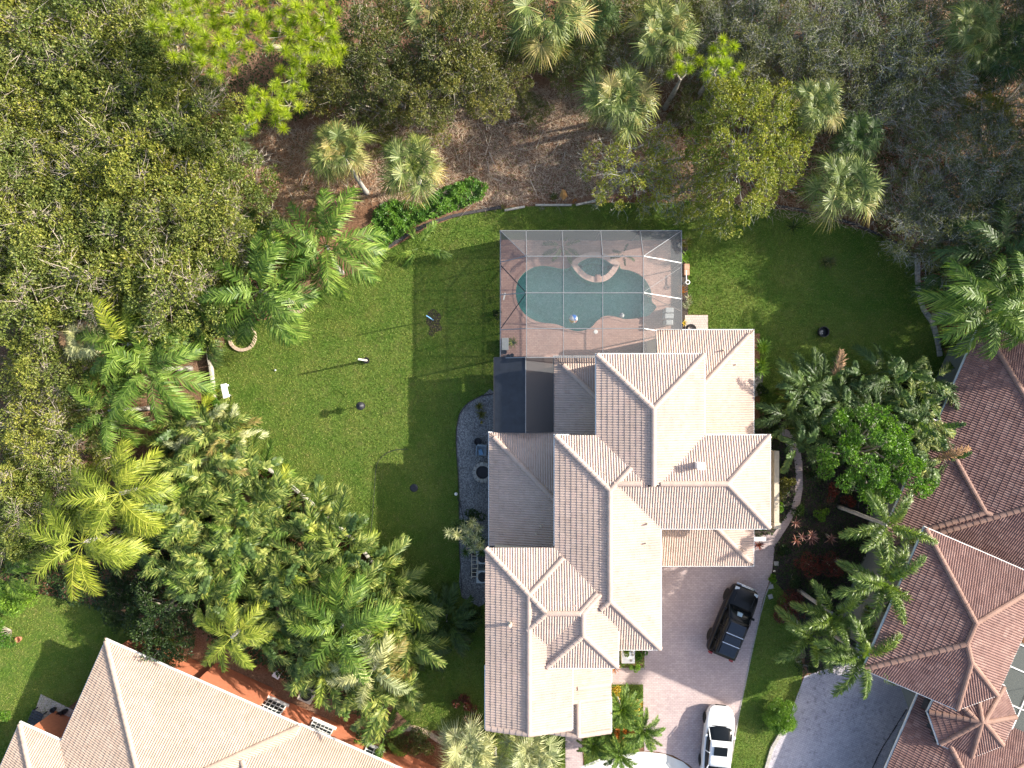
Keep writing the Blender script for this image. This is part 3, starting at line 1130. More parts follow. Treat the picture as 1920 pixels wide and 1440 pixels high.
sheet('planting_bed', px_poly([(1257, 452), (1289, 452), (1289, 640), (1257, 640)]), 0.013, M['mulch'])
# dug-over patch of mulch on the lawn
patch_px = [(803, 586), (812, 579), (821, 585), (828, 594), (824, 604), (829, 618), (818, 622), (812, 630), (803, 626), (806, 614), (799, 604)]
patch = px_poly(patch_px, 0, 3)
sheet('mulch_patch', patch, 0.012, M['mulch'])
garden_px = [(1425, 780), (1478, 766), (1560, 728), (1640, 718), (1730, 720), (1800, 690), (1900, 640), (1990, 640), (1990, 760), (1700, 1000), (1640, 1240), (1600, 1262), (1515, 1262), (1500, 1200),
             (1480, 1120), (1448, 1085), (1412, 1040), (1412, 800)]
garden = px_poly(garden_px)
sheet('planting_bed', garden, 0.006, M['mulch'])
drive_px = [(1200, 1040), (1413, 1000), (1418, 1008), (1445, 1000), (1452, 1030), (1447, 1075), (1430, 1125), (1410, 1215), (1383, 1345), (1366, 1450), (1310, 1450), (1290, 1432), (1262, 1416), (1232, 1409),
            (1208, 1408), (1206, 1360), (1206, 1283), (1090, 1283), (1090, 1250), (1208, 1252), (1208, 1200), (1200, 1200)]
sheet('driveway', px_poly(drive_px), 0.020, M['paver'])
path_px = [(1440, 1012), (1462, 985), (1482, 955), (1491, 925), (1492, 890), (1489, 862), (1476, 838), (1462, 815), (1468, 800), (1482, 810), (1498, 835), (1504, 865), (1505, 915), (1500, 945), (1478, 985), (1452, 1025)]
sheet('garden_path', px_poly(path_px), 0.024, M['paver'])
walk_px = [(1060, 1370), (1090, 1370), (1093, 1432), (1100, 1460), (1060, 1460)]
sheet('front_walk', px_poly(walk_px), 0.0165, M['paver'])
apron_px = [(1092, 1436), (1130, 1420), (1170, 1411), (1208, 1409), (1245, 1413), (1280, 1428), (1306, 1450), (1330, 1500), (1080, 1500), (1070, 1460)]
apron = px_poly(apron_px)
sheet('concrete_apron', apron, 0.0245, M['concrete'])
ndrive_px = [(1508, 1268), (1560, 1250), (1610, 1238), (1680, 1230), (1740, 1260), (1700, 1500), (1425, 1500), (1448, 1400), (1480, 1345), (1492, 1310)]
sheet('neighbour_driveway', px_poly(ndrive_px), 0.0185, M['paver_grey'])
sheet('paver_pad', px_poly([(1284, 591), (1327, 591), (1327, 640), (1284, 640)]), 0.03, M['paver_light'])
sheet('service_strip', px_poly([(1640, 1000), (1720, 940), (1745, 960), (1640, 1240), (1600, 1240)]), 0.012, M['concrete'])
deck_o = [(-0.80, -3.3), (3.2, -3.3), (3.2, 1.2), (9.6, 1.2), (9.6, 2.6), (10.74, 2.6), (10.74, 9.72), (-0.80, 9.72)]
sheet('pool_deck', deck_o, 0.028, M['paver_deck'], holes=[pool])
# joints in the concrete apron: each slab a raised piece
# terrace by the lower-left house
ter_px = [(77, 1301), (138, 1331), (122, 1362), (104, 1352), (70, 1398), (48, 1385)]
sheet('terrace', px_poly(ter_px), 0.03, M['paver_light'])

# ---- grass blades
def grass(name, poly, dens, seed, holes=(), hmin=.05, hmax=.11, mat='blade'):
    g = np.random.default_rng(seed)
    q = np.array(poly)
    lo, hi = q.min(0), q.max(0)
    vis = 37.0
    lo = np.maximum(lo, (-35.2, -26.6)); hi = np.minimum(hi, (35.2, 26.6))
    n = int((hi[0] - lo[0]) * (hi[1] - lo[1]) * dens)
    p = g.random((n, 2)) * (hi - lo) + lo
    k = inside(p, poly)
    for h in holes: k &= ~inside(p, h)
    p = p[k]
    n = len(p)
    a = g.random(n) * 2 * np.pi
    w = g.uniform(.014, .026, n)
    h = g.uniform(hmin, hmax, n)
    lean = g.uniform(.2, 1.1, n) * h
    la = g.random(n) * 2 * np.pi
    dx, dy = np.cos(a) * w, np.sin(a) * w
    V = np.empty((n, 3, 3))
    V[:, 0] = np.column_stack([p[:, 0] - dx, p[:, 1] - dy, np.zeros(n)])
    V[:, 1] = np.column_stack([p[:, 0] + dx, p[:, 1] + dy, np.zeros(n)])
    V[:, 2] = np.column_stack([p[:, 0] + np.cos(la) * lean, p[:, 1] + np.sin(la) * lean, h])
    o = link(name, mesh_np(name, V.reshape(-1, 3), np.arange(3 * n).reshape(-1, 3), M[mat]))
    tag(o, kind='stuff')
    return o


deck_hole = rect(-0.85, -3.3, 10.78, 9.76)
grass('grass', lawn_main, 430, 1, holes=[gravel, rect(-0.80, -3.3, 10.74, 9.72)])
grass('grass', lawn_nb, 380, 2)
grass('grass', lawn_st, 380, 3)
grass('grass', lawn_fr, 380, 4)
grass('grass', lawn_fl, 380, 5, hmax=.16)


# ------------------------------------------------------------------ edging: boards, kerbs, stone rows
def strip_wall(name, pts_px, w, h, mat, label, cat, z=0.0, piece=None, pname='stone', group=None):
    q = [W(a, b, h) for a, b in pts_px]
    o = empty(name, (q[0][0], q[0][1], 0), label=label, cat=cat, group=group)
    ox, oy = q[0]
    # resample into pieces
    tot, seg = 0, []
    for i in range(len(q) - 1):
        d = math.hypot(q[i + 1][0] - q[i][0], q[i + 1][1] - q[i][1])
        seg.append((tot, d, q[i], q[i + 1]))
        tot += d
    n = max(1, int(tot / piece)) if piece else len(seg)
    def at(s):
        for t0, d, a, b in seg:
            if s <= t0 + d + 1e-6:
                f = (s - t0) / max(d, 1e-6)
                return Vector((a[0] + (b[0] - a[0]) * f, a[1] + (b[1] - a[1]) * f, 0))
        return Vector((q[-1][0], q[-1][1], 0))
    for k in range(n):
        if piece: a, b = at(tot * k / n), at(tot * (k + 1) / n)
        else: a, b = Vector((*seg[k][2], 0)), Vector((*seg[k][3], 0))
        d = (b - a)
        gp = 0.012 if piece else 0.004
        a2 = a + d.normalized() * gp
        b2 = b - d.normalized() * gp
        zz = h / 2 + (rng.uniform(-.015, .015) if piece else 0.0011 * (k % 3))
        mb = MB().bar((a2.x - ox, a2.y - oy, zz), (b2.x - ox, b2.y - oy, zz), w * (rng.uniform(.85, 1.1) if piece else 1), h)
        mb.build(pname, mat, o)
    return o


strip_wall('edging_board', [(946, 394), (984, 387)], .13, .16, M['curb'], 'short pale edging board at an angle on the north edge of the lawn', 'edging board', pname='board')
strip_wall('edging_board', [(1004, 384), (1072, 384)], .13, .16, M['curb'], 'long straight pale edging board directly behind the pool cage', 'edging board', pname='board')
strip_wall('edging_board', [(1080, 384), (1112, 377), (1130, 370)], .13, .16, M['curb'], 'pale edging board at the right end of the row, slanting up under the branches', 'edging board', pname='board')
strip_wall('edging_strip', [(700, 482), (740, 455), (790, 424), (850, 404), (905, 394), (940, 388)], .20, .12, M['darkcurb'], 'dark curved lawn edging below the bright green ground cover', 'lawn edging', piece=.8, pname='edging_piece')
strip_wall('edging_strip', [(1400, 377), (1500, 392), (1600, 418), (1690, 458), (1722, 485)], .16, .12, M['darkcurb'], 'dark curved lawn edging along the trees behind the right lawn', 'lawn edging', piece=.9, pname='edging_piece')
strip_wall('stone_row', [(1722, 485), (1722, 520), (1724, 550), (1733, 580), (1750, 603), (1760, 640), (1764, 668)], .28, .2, M['stone'], 'curved row of grey stones between the right lawn and the palm bed', 'stone row', piece=.38)
strip_wall('low_wall', [(383, 640), (396, 700), (401, 770), (406, 785), (452, 846), (510, 885), (560, 925), (618, 975), (668, 1020), (695, 1052), (722, 1095)], .11, .45, M['curb'],
           'long low pale wall running along the palm hedge left of the lawn', 'garden wall', piece=1.6, pname='wall_panel')
strip_wall('stone_row', [(752, 1368), (775, 1366), (800, 1374), (820, 1388), (850, 1405)], .3, .18, M['coral'], 'short row of buff stones below the palm hedge near the bottom', 'stone row', piece=.36)
strip_wall('edging_strip', [(1448, 1085), (1432, 1125), (1412, 1213), (1385, 1343), (1367, 1450)], .07, .05, M['stone'], 'thin straight border between the driveway and the narrow grass strip', 'edging', piece=1.2, pname='edging_piece')
strip_wall('stone_row', [(1480, 1345), (1462, 1380), (1448, 1402), (1436, 1445)], .22, .12, M['curb'], 'broken kerb row along the left side of the grey driveway', 'kerb', piece=.5)
strip_wall('stone_row', [(1700, 1330), (1672, 1375), (1650, 1410), (1632, 1450)], .05, .05, M['darkcurb'], 'dark kerb running down the right side of the grey driveway', 'kerb', piece=.6)
strip_wall('edging_strip', [(930, 737), (905, 741), (882, 751), (863, 769), (856, 800), (855, 840), (860, 900), (861, 960), (860, 1010), (863, 1060), (866, 1110)], .05, .07, M['darkcurb'],
           'thin dark edging curving round the gravel bed left of the house', 'lawn edging', piece=1.0, pname='edging_piece')


def ring(name, px, py, r, w, h, n, mat, label, cat, a0=0, a1=360, z=0.0):
    x, y = W(px, py, h)
    o = empty(name, (x, y, 0), label=label, cat=cat)
    me = None
    full = abs(a1 - a0) >= 360
    for k in range(n):
        a = R(a0 + (a1 - a0) * (k + .5) / n)
        L = 2 * math.pi * r * (abs(a1 - a0) / 360) / n
        if me is None:
            mb = MB()
            t0, t1 = -L / 2 * .94, L / 2 * .94
            mb.add([(r_, t * s, zz) for zz in (0, h) for (r_, t, s) in ((-w / 2, t0, .88), (w / 2, t0, 1.06), (w / 2, t1, 1.06), (-w / 2, t1, .88))],
                   [(3, 2, 1, 0), (4, 5, 6, 7), (0, 1, 5, 4), (1, 2, 6, 5), (2, 3, 7, 6), (3, 0, 4, 7)])
            me = mb.mesh('stone', mat)
        st = link('stone', me, o, (r * math.cos(a), r * math.sin(a), rng.uniform(-.01, .0)), (0, 0, a + rng.uniform(-.06, .06)), (rng.uniform(.92, 1.08), 1, rng.uniform(.9, 1.05)))
    return o


o = ring('fire_pit', 905, 886, .56, .24, .28, 13, M['stone'], 'round fire pit of grey blocks on the gravel left of the house', 'fire pit')
MB().lathe([(.44, 0.0), (.44, .05)], n=20).build('ash_bed', M['black'], o)
ring('planter_ring', 453, 632, .86, .2, .18, 26, M['coral'], 'large buff stone planter ring round the left lawn palm', 'planter ring')
ring('planter_ring', 556, 567, .62, .2, .18, 20, M['coral'], 'small buff stone planter ring beside the palm trunk on the lawn', 'planter ring')

# ------------------------------------------------------------------ pool
pl = empty('swimming_pool', (4.5, 5.0, 0), label='curved turquoise swimming pool under the screened cage', cat='pool')
poff = (-4.5, -5.0, 0)


def plaster():
    m, nt, bs, out = new_mat('pool_plaster')
    f = noise(nt, 2.2, 5, 0.6, pos(nt), 0.5)
    nt.links.new(ramp(nt, f, [(0.3, (0.40, 0.76, 0.60)), (0.7, (0.56, 0.88, 0.74))]), bs.inputs["Base Color"])
    bs.inputs["Roughness"].default_value = 0.8
    return m
M['plaster'] = plaster()


def water(name, tint, bs_):
    m, nt, bs, out = new_mat(name)
    nt.nodes.remove(bs)
    gl = N(nt, "ShaderNodeBsdfGlossy")
    gl.inputs["Roughness"].default_value = 0.06
    gl.inputs["Color"].default_value = (0.9, 0.95, 1, 1)
    tr = N(nt, "ShaderNodeBsdfTransparent")
    p = pos(nt)
    n1 = noise(nt, 5.5, 3, 0.6, p, 1.5)
    nt.links.new(ramp(nt, n1, [(0.40, tuple(t * 0.86 for t in tint)), (0.60, tuple(min(1, t * 1.12) for t in tint))]), tr.inputs["Color"])
    fr = N(nt, "ShaderNodeFresnel")
    fr.inputs["IOR"].default_value = 1.33
    b = N(nt, "ShaderNodeBump")
    b.inputs["Strength"].default_value = bs_
    b.inputs["Distance"].default_value = 0.03
    nt.links.new(noise(nt, 8, 3, 0.6, p, 1.2), b.inputs["Height"])
    nt.links.new(b.outputs[0], gl.inputs["Normal"])
    nt.links.new(b.outputs[0], fr.inputs["Normal"])
    mx = N(nt, "ShaderNodeMixShader")
    nt.links.new(fr.outputs[0], mx.inputs[0])
    nt.links.new(tr.outputs[0], mx.inputs[1])
    nt.links.new(gl.outputs[0], mx.inputs[2])
    nt.links.new(mx.outputs[0], out.inputs[0])
    return m
M['water'] = water('pool_water', (0.80, 0.985, 0.90), 0.25)
M['water_spa'] = water('spa_water', (0.93, 0.99, 0.95), 0.2)

mb = MB()
q = ccw(pool)
n = len(q)
mb.add([(p[0], p[1], -1.35) for p in q] + [(p[0], p[1], 0.0) for p in q], [(i, (i + 1) % n, (i + 1) % n + n, i + n) for i in range(n)])
mb.build('pool_wall', M['plaster'], pl, loc=poff, fix=False)
sheet('pool_floor', pool, -1.34, M['plaster'], kind=None, parent=pl, loc=poff)
sheet('water', pool, -0.10, M['water'], kind=None, parent=pl, loc=poff)
shelf = px_poly(pz([(1400, 770), (1474, 760), (1512, 800), (1482, 842), (1440, 880), (1392, 888), (1380, 830)]))
sheet('step', shelf, -0.45, M['plaster'], kind=None, parent=pl, loc=poff)
shelf2 = px_poly(pz([(385, 865), (440, 903), (500, 930), (580, 942), (560, 890), (480, 850), (420, 800), (340, 800)]), 0)
sheet('step', shelf2, -0.5, M['plaster'], kind=None, parent=pl, loc=poff)
# coping round the edge
qo = offset_poly(q, -0.20)
for k in range(0, n, 2):
    i, j = k, min(k + 2, n) % n
    m_ = (k + 1) % n
    ids = [k, m_, j]
    mb = MB()
    a = [q[t] for t in ids] + [qo[t] for t in ids[::-1]]
    mb.prism([(p[0], p[1]) for p in a], 0.0, 0.052)
    mb.build('coping_stone', M['paver_deck'], pl, loc=poff)

M['rim_stone'] = simple('pink_rim_stone', (0.60, 0.42, 0.34), 0.8, var=.12, vs=8)
spa_px = pz([(783, 432), (815, 398), (850, 371), (885, 354), (920, 342), (960, 337), (1000, 337), (1040, 342), (1072, 352), (1102, 366), (1132, 386), (1165, 407), (1194, 432), (1180, 468), (1160, 502),
             (1132, 535), (1100, 562), (1070, 576), (1038, 584), (1003, 586), (970, 585), (935, 574), (900, 560), (868, 538), (840, 511), (808, 472)])
spa = ccw([W(a, b, .35) for a, b in spa_px])
spa_i = offset_poly(spa, 0.34)
sp = empty('hot_tub', (5.0, 7.5, 0), label='raised eye-shaped hot tub with a pink stone rim at the back of the pool', cat='hot tub')
soff = (-5.0, -7.5, 0)
n = len(spa)
mb = MB()
mb.add([(p[0], p[1], z) for z, pl_ in ((-1.3, spa), (.30, spa), (.30, spa_i), (-.75, spa_i)) for p in pl_],
       [(r * n + i, r * n + (i + 1) % n, (r + 1) * n + (i + 1) % n, (r + 1) * n + i) for r in range(3) for i in range(n)])
mb.build('tub_wall', M['plaster'], sp, loc=soff)
sheet('tub_floor', spa_i, -0.74, M['plaster'], kind=None, parent=sp, loc=soff)
sheet('water', spa_i, 0.24, M['water_spa'], kind=None, parent=sp, loc=soff)
spa_m = offset_poly(spa, 0.62)
mb = MB()
mb.add([(p[0], p[1], -.25) for p in spa_i] + [(p[0], p[1], -.25) for p in spa_m] + [(p[0], p[1], -.74) for p in spa_m],
       [(i, (i + 1) % n, (i + 1) % n + n, i + n) for i in range(n)] + [(n + i, n + (i + 1) % n, (i + 1) % n + 2 * n, i + 2 * n) for i in range(n)])
mb.build('seat', M['plaster'], sp, loc=soff)
spa_o = offset_poly(spa, -0.05)
for k in range(n):
    j = (k + 1) % n
    a = [Vector(spa_o[k]), Vector(spa_o[j]), Vector(spa_i[j]), Vector(spa_i[k])]
    c = sum(a, Vector((0, 0))) / 4
    a = [c + (p - c) * .96 for p in a]
    MB().prism([tuple(p) for p in a], .301, .36).build('coping_stone', M['rim_stone'], sp, loc=soff)
# spillway lip at the front of the tub
x, y = W(1121, 522, .3)
MB().box(-.18, -.2, .0, .18, .25, .09).build('spillway', M['paver_deck'], sp, loc=(x - 5.0, y - 7.5, .3))

# floats
def ball(px, py, r, z, segs, cols, name, label, cat):
    x, y = W(px, py, z)
    o = empty(name, (x, y, 0), label=label, cat=cat)
    for s in range(segs):
        mb = MB()
        nl, na = 10, 5
        for i in range(nl + 1):
            th = math.pi * i / nl
            for k in range(na + 1):
                ph = 2 * math.pi * (s + k / na) / segs
                mb.v.append((r * math.sin(th) * math.cos(ph), r * math.sin(th) * math.sin(ph), r * math.cos(th)))
        for i in range(nl):
            for k in range(na):
                a = i * (na + 1) + k
                mb.f.append((a, a + 1, a + na + 2, a + na + 1))
        mb.build('panel', cols[s % len(cols)], o, smooth=True, loc=(0, 0, z), rot=(R(35), R(20), 0))
    return o


M['b_blue'] = simple('blue_vinyl', (0.02, 0.16, 0.55), 0.3)
M['b_yel'] = simple('yellow_vinyl', (0.65, 0.42, 0.05), 0.3)
M['b_red'] = simple('coral_vinyl', (0.62, 0.22, 0.17), 0.3)
ball(1075, 598, .30, .10, 6, [M['white'], M['b_blue'], M['white'], M['b_yel'], M['white'], M['b_red']], 'beach_ball', 'beach ball with white, blue, yellow and red panels floating in the pool', 'beach ball')
ball(1166, 591, .17, .03, 2, [M['grey_plastic'], M['white']], 'float_ball', 'small pale grey ball floating near the pool edge', 'ball')
x, y = W(1117, 622, 0.03)
tag(MB().lathe([(.14, 0.0), (.14, .012), (.10, .02)], n=16).build('skimmer_lid', M['white'], None, loc=(x, y, .028)), 'round white skimmer lid set in the pool deck', 'skimmer lid')

# equipment seen through the screen
x, y = W(1256, 592, 1.0)
o = empty('pool_grill', (x, y, 0), label='pale grey appliance with three boxy lids inside the right end of the pool cage', cat='grill')
for k, (yy, w, hh) in enumerate(((.38, .26, .95), (.0, .30, .85), (-.42, .24, .9))):
    MB().box(-w, yy - .17, 0, w, yy + .17, hh).build('lid_box', M['grey_plastic'], o, bevel=.04)
x, y = W(947, 645, .5)
o = empty('storage_box', (x, y, 0), label='pale grey storage box beside the spiky plant inside the cage corner', cat='box')
MB().box(-.2, -.38, 0, .2, .38, .5).build('body', M['grey_plastic'], o, bevel=.03)
MB().box(-.23, -.41, .502, .23, .41, .56).build('lid', M['grey_plastic'], o, bevel=.02)
for i, (px, py, r) in enumerate(((946, 660, .16), (953, 668, .14), (960, 666, .13))):
    x, y = W(px, py, .3)
    t = ('largest', 'middle', 'rightmost')[i]
    o = tag(MB().lathe([(r * .75, 0), (r, .3), (r * .85, .3), (r * .8, .22)], n=14).build('flower_pot', M['black'], None, loc=(x, y, .028)), t + ' of three black pots clustered in the lower left corner of the pool cage', 'pot')
x, y = W(944, 556, .6)
o = tag(MB().bar((0, -.22, .5), (.12, .25, .5), .09).bar((-.05, .2, 0), (-.05, .2, .5), .05).build('pool_brush', M['white'], None, loc=(x, y, .028)), 'white pool brush leaning by the left screen wall', 'pool brush')

# ------------------------------------------------------------------ pool cage
cx0, cx1, cy0, cy1 = -0.74, 10.68, 1.70, 9.66
ZE, ZT = 3.0, 3.9
X = [0.89, 3.16, 5.59, 8.09]
Y = [7.88, 5.62, 3.42, 1.64]
cage = empty('pool_cage', (cx0, cy1, 0), label='large screened pool enclosure of pale aluminium bars and grey mesh', cat='pool cage')
co = (-cx0, -cy1, 0)


def beam(a, b, w=.042, mat='alu', name='frame_bar'):
    return MB().bar(a, b, w, w * 1.2).build(name, M[mat], cage, loc=co)


def panel(pts):
    return MB().add(pts, [tuple(range(len(pts)))]).build('screen_panel', M['screen'], cage, loc=co, fix=False)


b_ = .045
beam((cx0, cy1, ZE), (cx1, cy1, ZE)); beam((cx0, cy0, ZE), (cx0, cy1 - b_, ZE)); beam((cx1, 3.35, ZE), (cx1, cy1 - b_, ZE))
for x in X:
    beam((x, cy1 - b_, ZE), (x, Y[0] + b_, ZT)); beam((x, Y[0], ZT), (x, Y[3], ZT))
    beam((x, cy1, 0), (x, cy1, ZE - b_), .05)
for k, y in enumerate(Y):
    for i in range(3): beam((X[i] + .03, y, ZT), (X[i + 1] - .03, y, ZT), .05)
    beam((cx0 + b_, y - .2 if k < 1 else y, ZE), (X[0] - b_, y, ZT), .05)
    if k < 3: beam((X[3] + b_, y, ZT), (cx1 - b_, y - .25, ZE) if k < 2 else (9.0, y - .1, 3.55), .05)
    beam((cx0, y, 0), (cx0, y, ZE - b_), .05)
    if k < 2: beam((cx1, y - .25, 0), (cx1, y - .25, ZE - b_), .05)
beam((cx0, cy1, ZE), (X[0], Y[0], ZT)); beam((cx1, cy1, ZE), (X[3], Y[0], ZT))
for p in ((cx0, cy1), (cx1, cy1), (cx1, 3.4), (cx0, cy0)): beam((p[0], p[1], 0), (p[0], p[1], ZE - .05), .07)
# knee braces: dark on the left slope, pale on the right
beam((cx0 + .05, 7.45, ZE), (X[0] - .05, Y[1] + .05, ZT - .03), .055, 'bronze', 'brace')
beam((cx0 + .05, 3.52, ZE), (X[0] - .05, Y[1] - .07, ZT - .03), .055, 'bronze', 'brace')
beam((cx1 - .05, 7.35, ZE), (X[3] + .05, Y[1] + .06, ZT - .03), .022, 'alu', 'brace')
beam((cx1 - .05, 4.6, ZE), (X[3] + .05, Y[1] - .06, ZT - .03), .04, 'bronze', 'brace')
for i in range(3):
    panel([(X[i], cy1, ZE), (X[i + 1], cy1, ZE), (X[i + 1], Y[0], ZT), (X[i], Y[0], ZT)])
    for k in range(3):
        panel([(X[i], Y[k], ZT), (X[i + 1], Y[k], ZT), (X[i + 1], Y[k + 1], ZT), (X[i], Y[k + 1], ZT)])
panel([(cx0, cy1, ZE), (X[0], cy1, ZE), (X[0], Y[0], ZT)]); panel([(cx1, cy1, ZE), (X[3], cy1, ZE), (X[3], Y[0], ZT)])
ys = [cy1, 7.68, Y[1], Y[2], Y[3]]
yt = [Y[0], Y[0], Y[1], Y[2], Y[3]]
for k in range(4):
    p = [(cx0, ys[k], ZE), (cx0, ys[k + 1], ZE), (X[0], yt[k + 1], ZT)]
    if k: p.append((X[0], yt[k], ZT))
    panel(p)
panel([(cx1, cy1, ZE), (cx1, Y[0] - .25, ZE), (X[3], Y[0], ZT)])
panel([(cx1, Y[0] - .25, ZE), (cx1, Y[1] - .25, ZE), (X[3], Y[1], ZT), (X[3], Y[0], ZT)])
panel([(cx1, Y[1] - .25, ZE), (cx1, 3.4, ZE), (9.2, 3.4, 3.5), (X[3], Y[2], ZT), (X[3], Y[1], ZT)])
panel([(X[3], Y[2], ZT), (9.0, 3.4, 3.55), (9.0, 1.75, 3.5), (X[3], Y[3], ZT)])
wx = [cx0] + X + [cx1]
for i in range(5): panel([(wx[i], cy1, 0), (wx[i + 1], cy1, 0), (wx[i + 1], cy1, ZE), (wx[i], cy1, ZE)])
wy = [cy1] + Y
for k in range(4): panel([(cx0, wy[k], 0), (cx0, wy[k + 1], 0), (cx0, wy[k + 1], ZE), (cx0, wy[k], ZE)])
for a, b in ((cy1, Y[0] - .25), (Y[0] - .25, Y[1] - .25), (Y[1] - .25, 3.4)): panel([(cx1, a, 0), (cx1, b, 0), (cx1, b, ZE), (cx1, a, ZE)])

# dark covered patio beside it
pr = empty('patio_cover', (-1.14, -3.05, 0), label='black pitched patio cover between the pool cage and the tiled roof', cat='patio cover')
po = (1.14, 3.05, 0)
M['cover_l'] = simple('blue_black_membrane', (0.018, 0.022, 0.030), 0.55, var=0.3, vs=2)
M['cover_r'] = screen_mat('shadow_black_mesh', (0.035, 0.036, 0.04), 0.9)  # grey screen made dense and near-black: the shadow lying on it is in its colour
MB().add([(-1.14, -3.05, 3.0), (.84, -3.05, 3.55), (.84, 1.70, 3.55), (-1.14, 1.70, 3.0)], [(0, 1, 2, 3)]).build('cover_panel', M['cover_l'], pr, loc=po)
MB().add([(.86, -3.05, 3.55), (2.62, -3.05, 3.1), (2.62, 1.66, 3.1), (.86, 1.66, 3.55)], [(0, 1, 2, 3)]).build('cover_panel', M['cover_r'], pr, loc=po)
for a, b in (((.85, -3.05, 3.57), (.85, 1.7, 3.57)), ((-1.14, -3.05, 3.0), (-1.14, 1.66, 3.0))):
    MB().bar(a, b, .05).build('frame_bar', M['dark_metal'] if a[0] < 0 else M['alu'], pr, loc=po)
for p in ((-1.1, 1.6), (-1.1, -.7), (-1.1, -3.0)): MB().bar((p[0], p[1], 0), (p[0], p[1], 2.97), .07).build('post', M['dark_metal'], pr, loc=po)

# ------------------------------------------------------------------ garden wall and small pieces on the east side
x0, y0 = W(1452, 846, 1.5); x1, y1 = W(1459, 988, 1.5)
gw = empty('garden_wall', ((x0 + x1) / 2, y1, 0), label='tall narrow cream wall standing just off the right side of the house', cat='wall')
MB().box(-.12, 0, 0, .12, y0 - y1, 1.5).build('panel', M['stucco'], gw)
MB().box(-.16, -.03, 1.503, .16, y0 - y1 + .03, 1.58).build('cap', M['stucco'], gw)
MB().box(-.2, -.1, 0, .2, .3, 1.7).build('pier', M['stucco'], gw)
x, y = W(1424, 1011, .5)
o = empty('stone_bench', (x, y, 0), label='white slab bench at the corner of the driveway by the house', cat='bench')
MB().box(-.45, -.14, .40, .45, .14, .48).build('seat', M['white'], o, bevel=.015)
for s in (-.3, .3): MB().box(s - .06, -.12, 0, s + .06, .12, .398).build('leg', M['white'], o)
x, y = W(421, 733, .5)
o = empty('stone_bench', (x, y, 0), rz=R(12), label='white slab bench at the left edge of the lawn under palm fronds', cat='bench')
MB().box(-.2, -.48, .40, .2, .48, .48).build('seat', M['white'], o, bevel=.015)
for s in (-.35, .35): MB().box(-.16, s - .06, 0, .16, s + .06, .398).build('leg', M['white'], o)

# things on the lawn
def lawn_post(px_base, py_base, h, name, label, cat, head):
    x, y = W(px_base, py_base, 0)
    o = empty(name, (x, y, 0), label=label, cat=cat)
    MB().tube([(0, 0, 0), (0, 0, h)], .06 if head == 'house' else .03, 8).build('post', M['white'] if head != 'feeder' else M['dark_metal'], o)
    if head == 'house':
        MB().lathe([(.085, .2), (.075, 1.15), (.04, 1.2)], n=10).build('column', M['curb'], o)
        MB().lathe([(.18, 0), (.21, .22), (.17, .22), (.16, .12)], n=16).build('base_pot', M['black'], o)
    elif head == 'feeder':
        MB().lathe([(.05, h - .02), (.28, h - .10), (.24, h - .02), (.02, h + .10)], n=16).build('dome', M['dark_metal'], o)
        MB().lathe([(.10, h - .55), (.12, h - .5), (.12, h - .2), (.08, h - .14)], n=12).build('seed_tube', M['grey_plastic'], o)
        MB().lathe([(.22, h - .6), (.24, h - .56)], n=14).build('tray', M['dark_metal'], o)
    return o


lawn_post(688, 676, 2.4, 'garden_post', 'cream post rising from a black pot in the sunny part of the lawn', 'post', 'house')
lawn_post(684, 760, 1.5, 'bird_feeder', 'pole bird feeder with a dark dome near the middle of the lawn', 'bird feeder', 'feeder')
x, y = W(812, 600, 0)
o = empty('garden_pole', (x, y, 0), label='pale blue pole standing in the patch of dug soil', cat='pole')
MB().tube([(0, 0, 0), (-.1, .02, 2.6)], .04, 8).build('pole', M['blue'], o)
x, y = W(516, 694, .1)
tag(MB().lathe([(.05, 0), (.07, .10), (.03, .16)], n=8).build('sprinkler_head', M['grey_plastic'], None, loc=(x, y, 0)), 'small grey sprinkler head left of the cream post', 'sprinkler')
x, y = W(776, 915, .05)
o = empty('valve_cover', (x, y, 0), label='flat dark round cover in the shaded grass beside the hose', cat='cover')
MB().lathe([(.24, 0.0), (.27, .05), (.20, .08)], n=24).build('lid', M['dark_metal'], o)
MB().lathe([(.04, .08), (.04, .10)], n=8).build('knob', M['black'], o)
x, y = W(1545, 622, .35)
o = empty('fire_bowl', (x, y, 0), label='black drum holding a few stones alone on the right lawn', cat='drum')
mb = MB().lathe([(.31, 0), (.36, .38), (.32, .38), (.29, .06)], n=24)
mb.build('drum', M['black'], o)
for p in ((-.12, .02, .13), (-.05, -.1, .11), (-.16, -.1, .10), (-.03, .06, .10)):
    MB().lathe([(.02, -.05), (.09, -.02), (.08, .04), (.02, .07)], n=7).build('stone', M['stone'], o, loc=p)
hose_px = [(766, 842), (745, 843), (725, 850), (711, 863), (705, 880), (702, 920), (698, 970), (695, 1010), (697, 1030)]
hp = smooth_poly([W(a, b, .06) for a, b in hose_px], 5, closed=False)
tag(MB().tube([(p[0], p[1], .10 + .01 * math.sin(i)) for i, p in enumerate(hp)], .018, 6).build('garden_hose', M['dark_metal'], None), 'dark garden hose looping across the lawn', 'hose')
hp = smooth_poly([W(a, b, .05) for a, b in [(857, 932), (864, 950), (868, 970), (870, 985)]], 4, closed=False)
tag(MB().tube([(p[0], p[1], .05) for p in hp], .02, 6).build('cable', M['black'], None), 'short black cable leading from the white lamp to the spiky tree', 'cable')
x, y = W(855, 926, .4)
o = empty('garden_lamp', (x, y, 0), label='small white globe lamp on the edge of the gravel bed', cat='lamp')
MB().tube([(0, 0, 0), (0, 0, .35)], .02, 6).build('stake', M['black'], o)
MB().lathe([(.02, .33), (.10, .38), (.115, .46), (.08, .54), (.01, .57)], n=14).build('globe', M['white'], o, smooth=True)

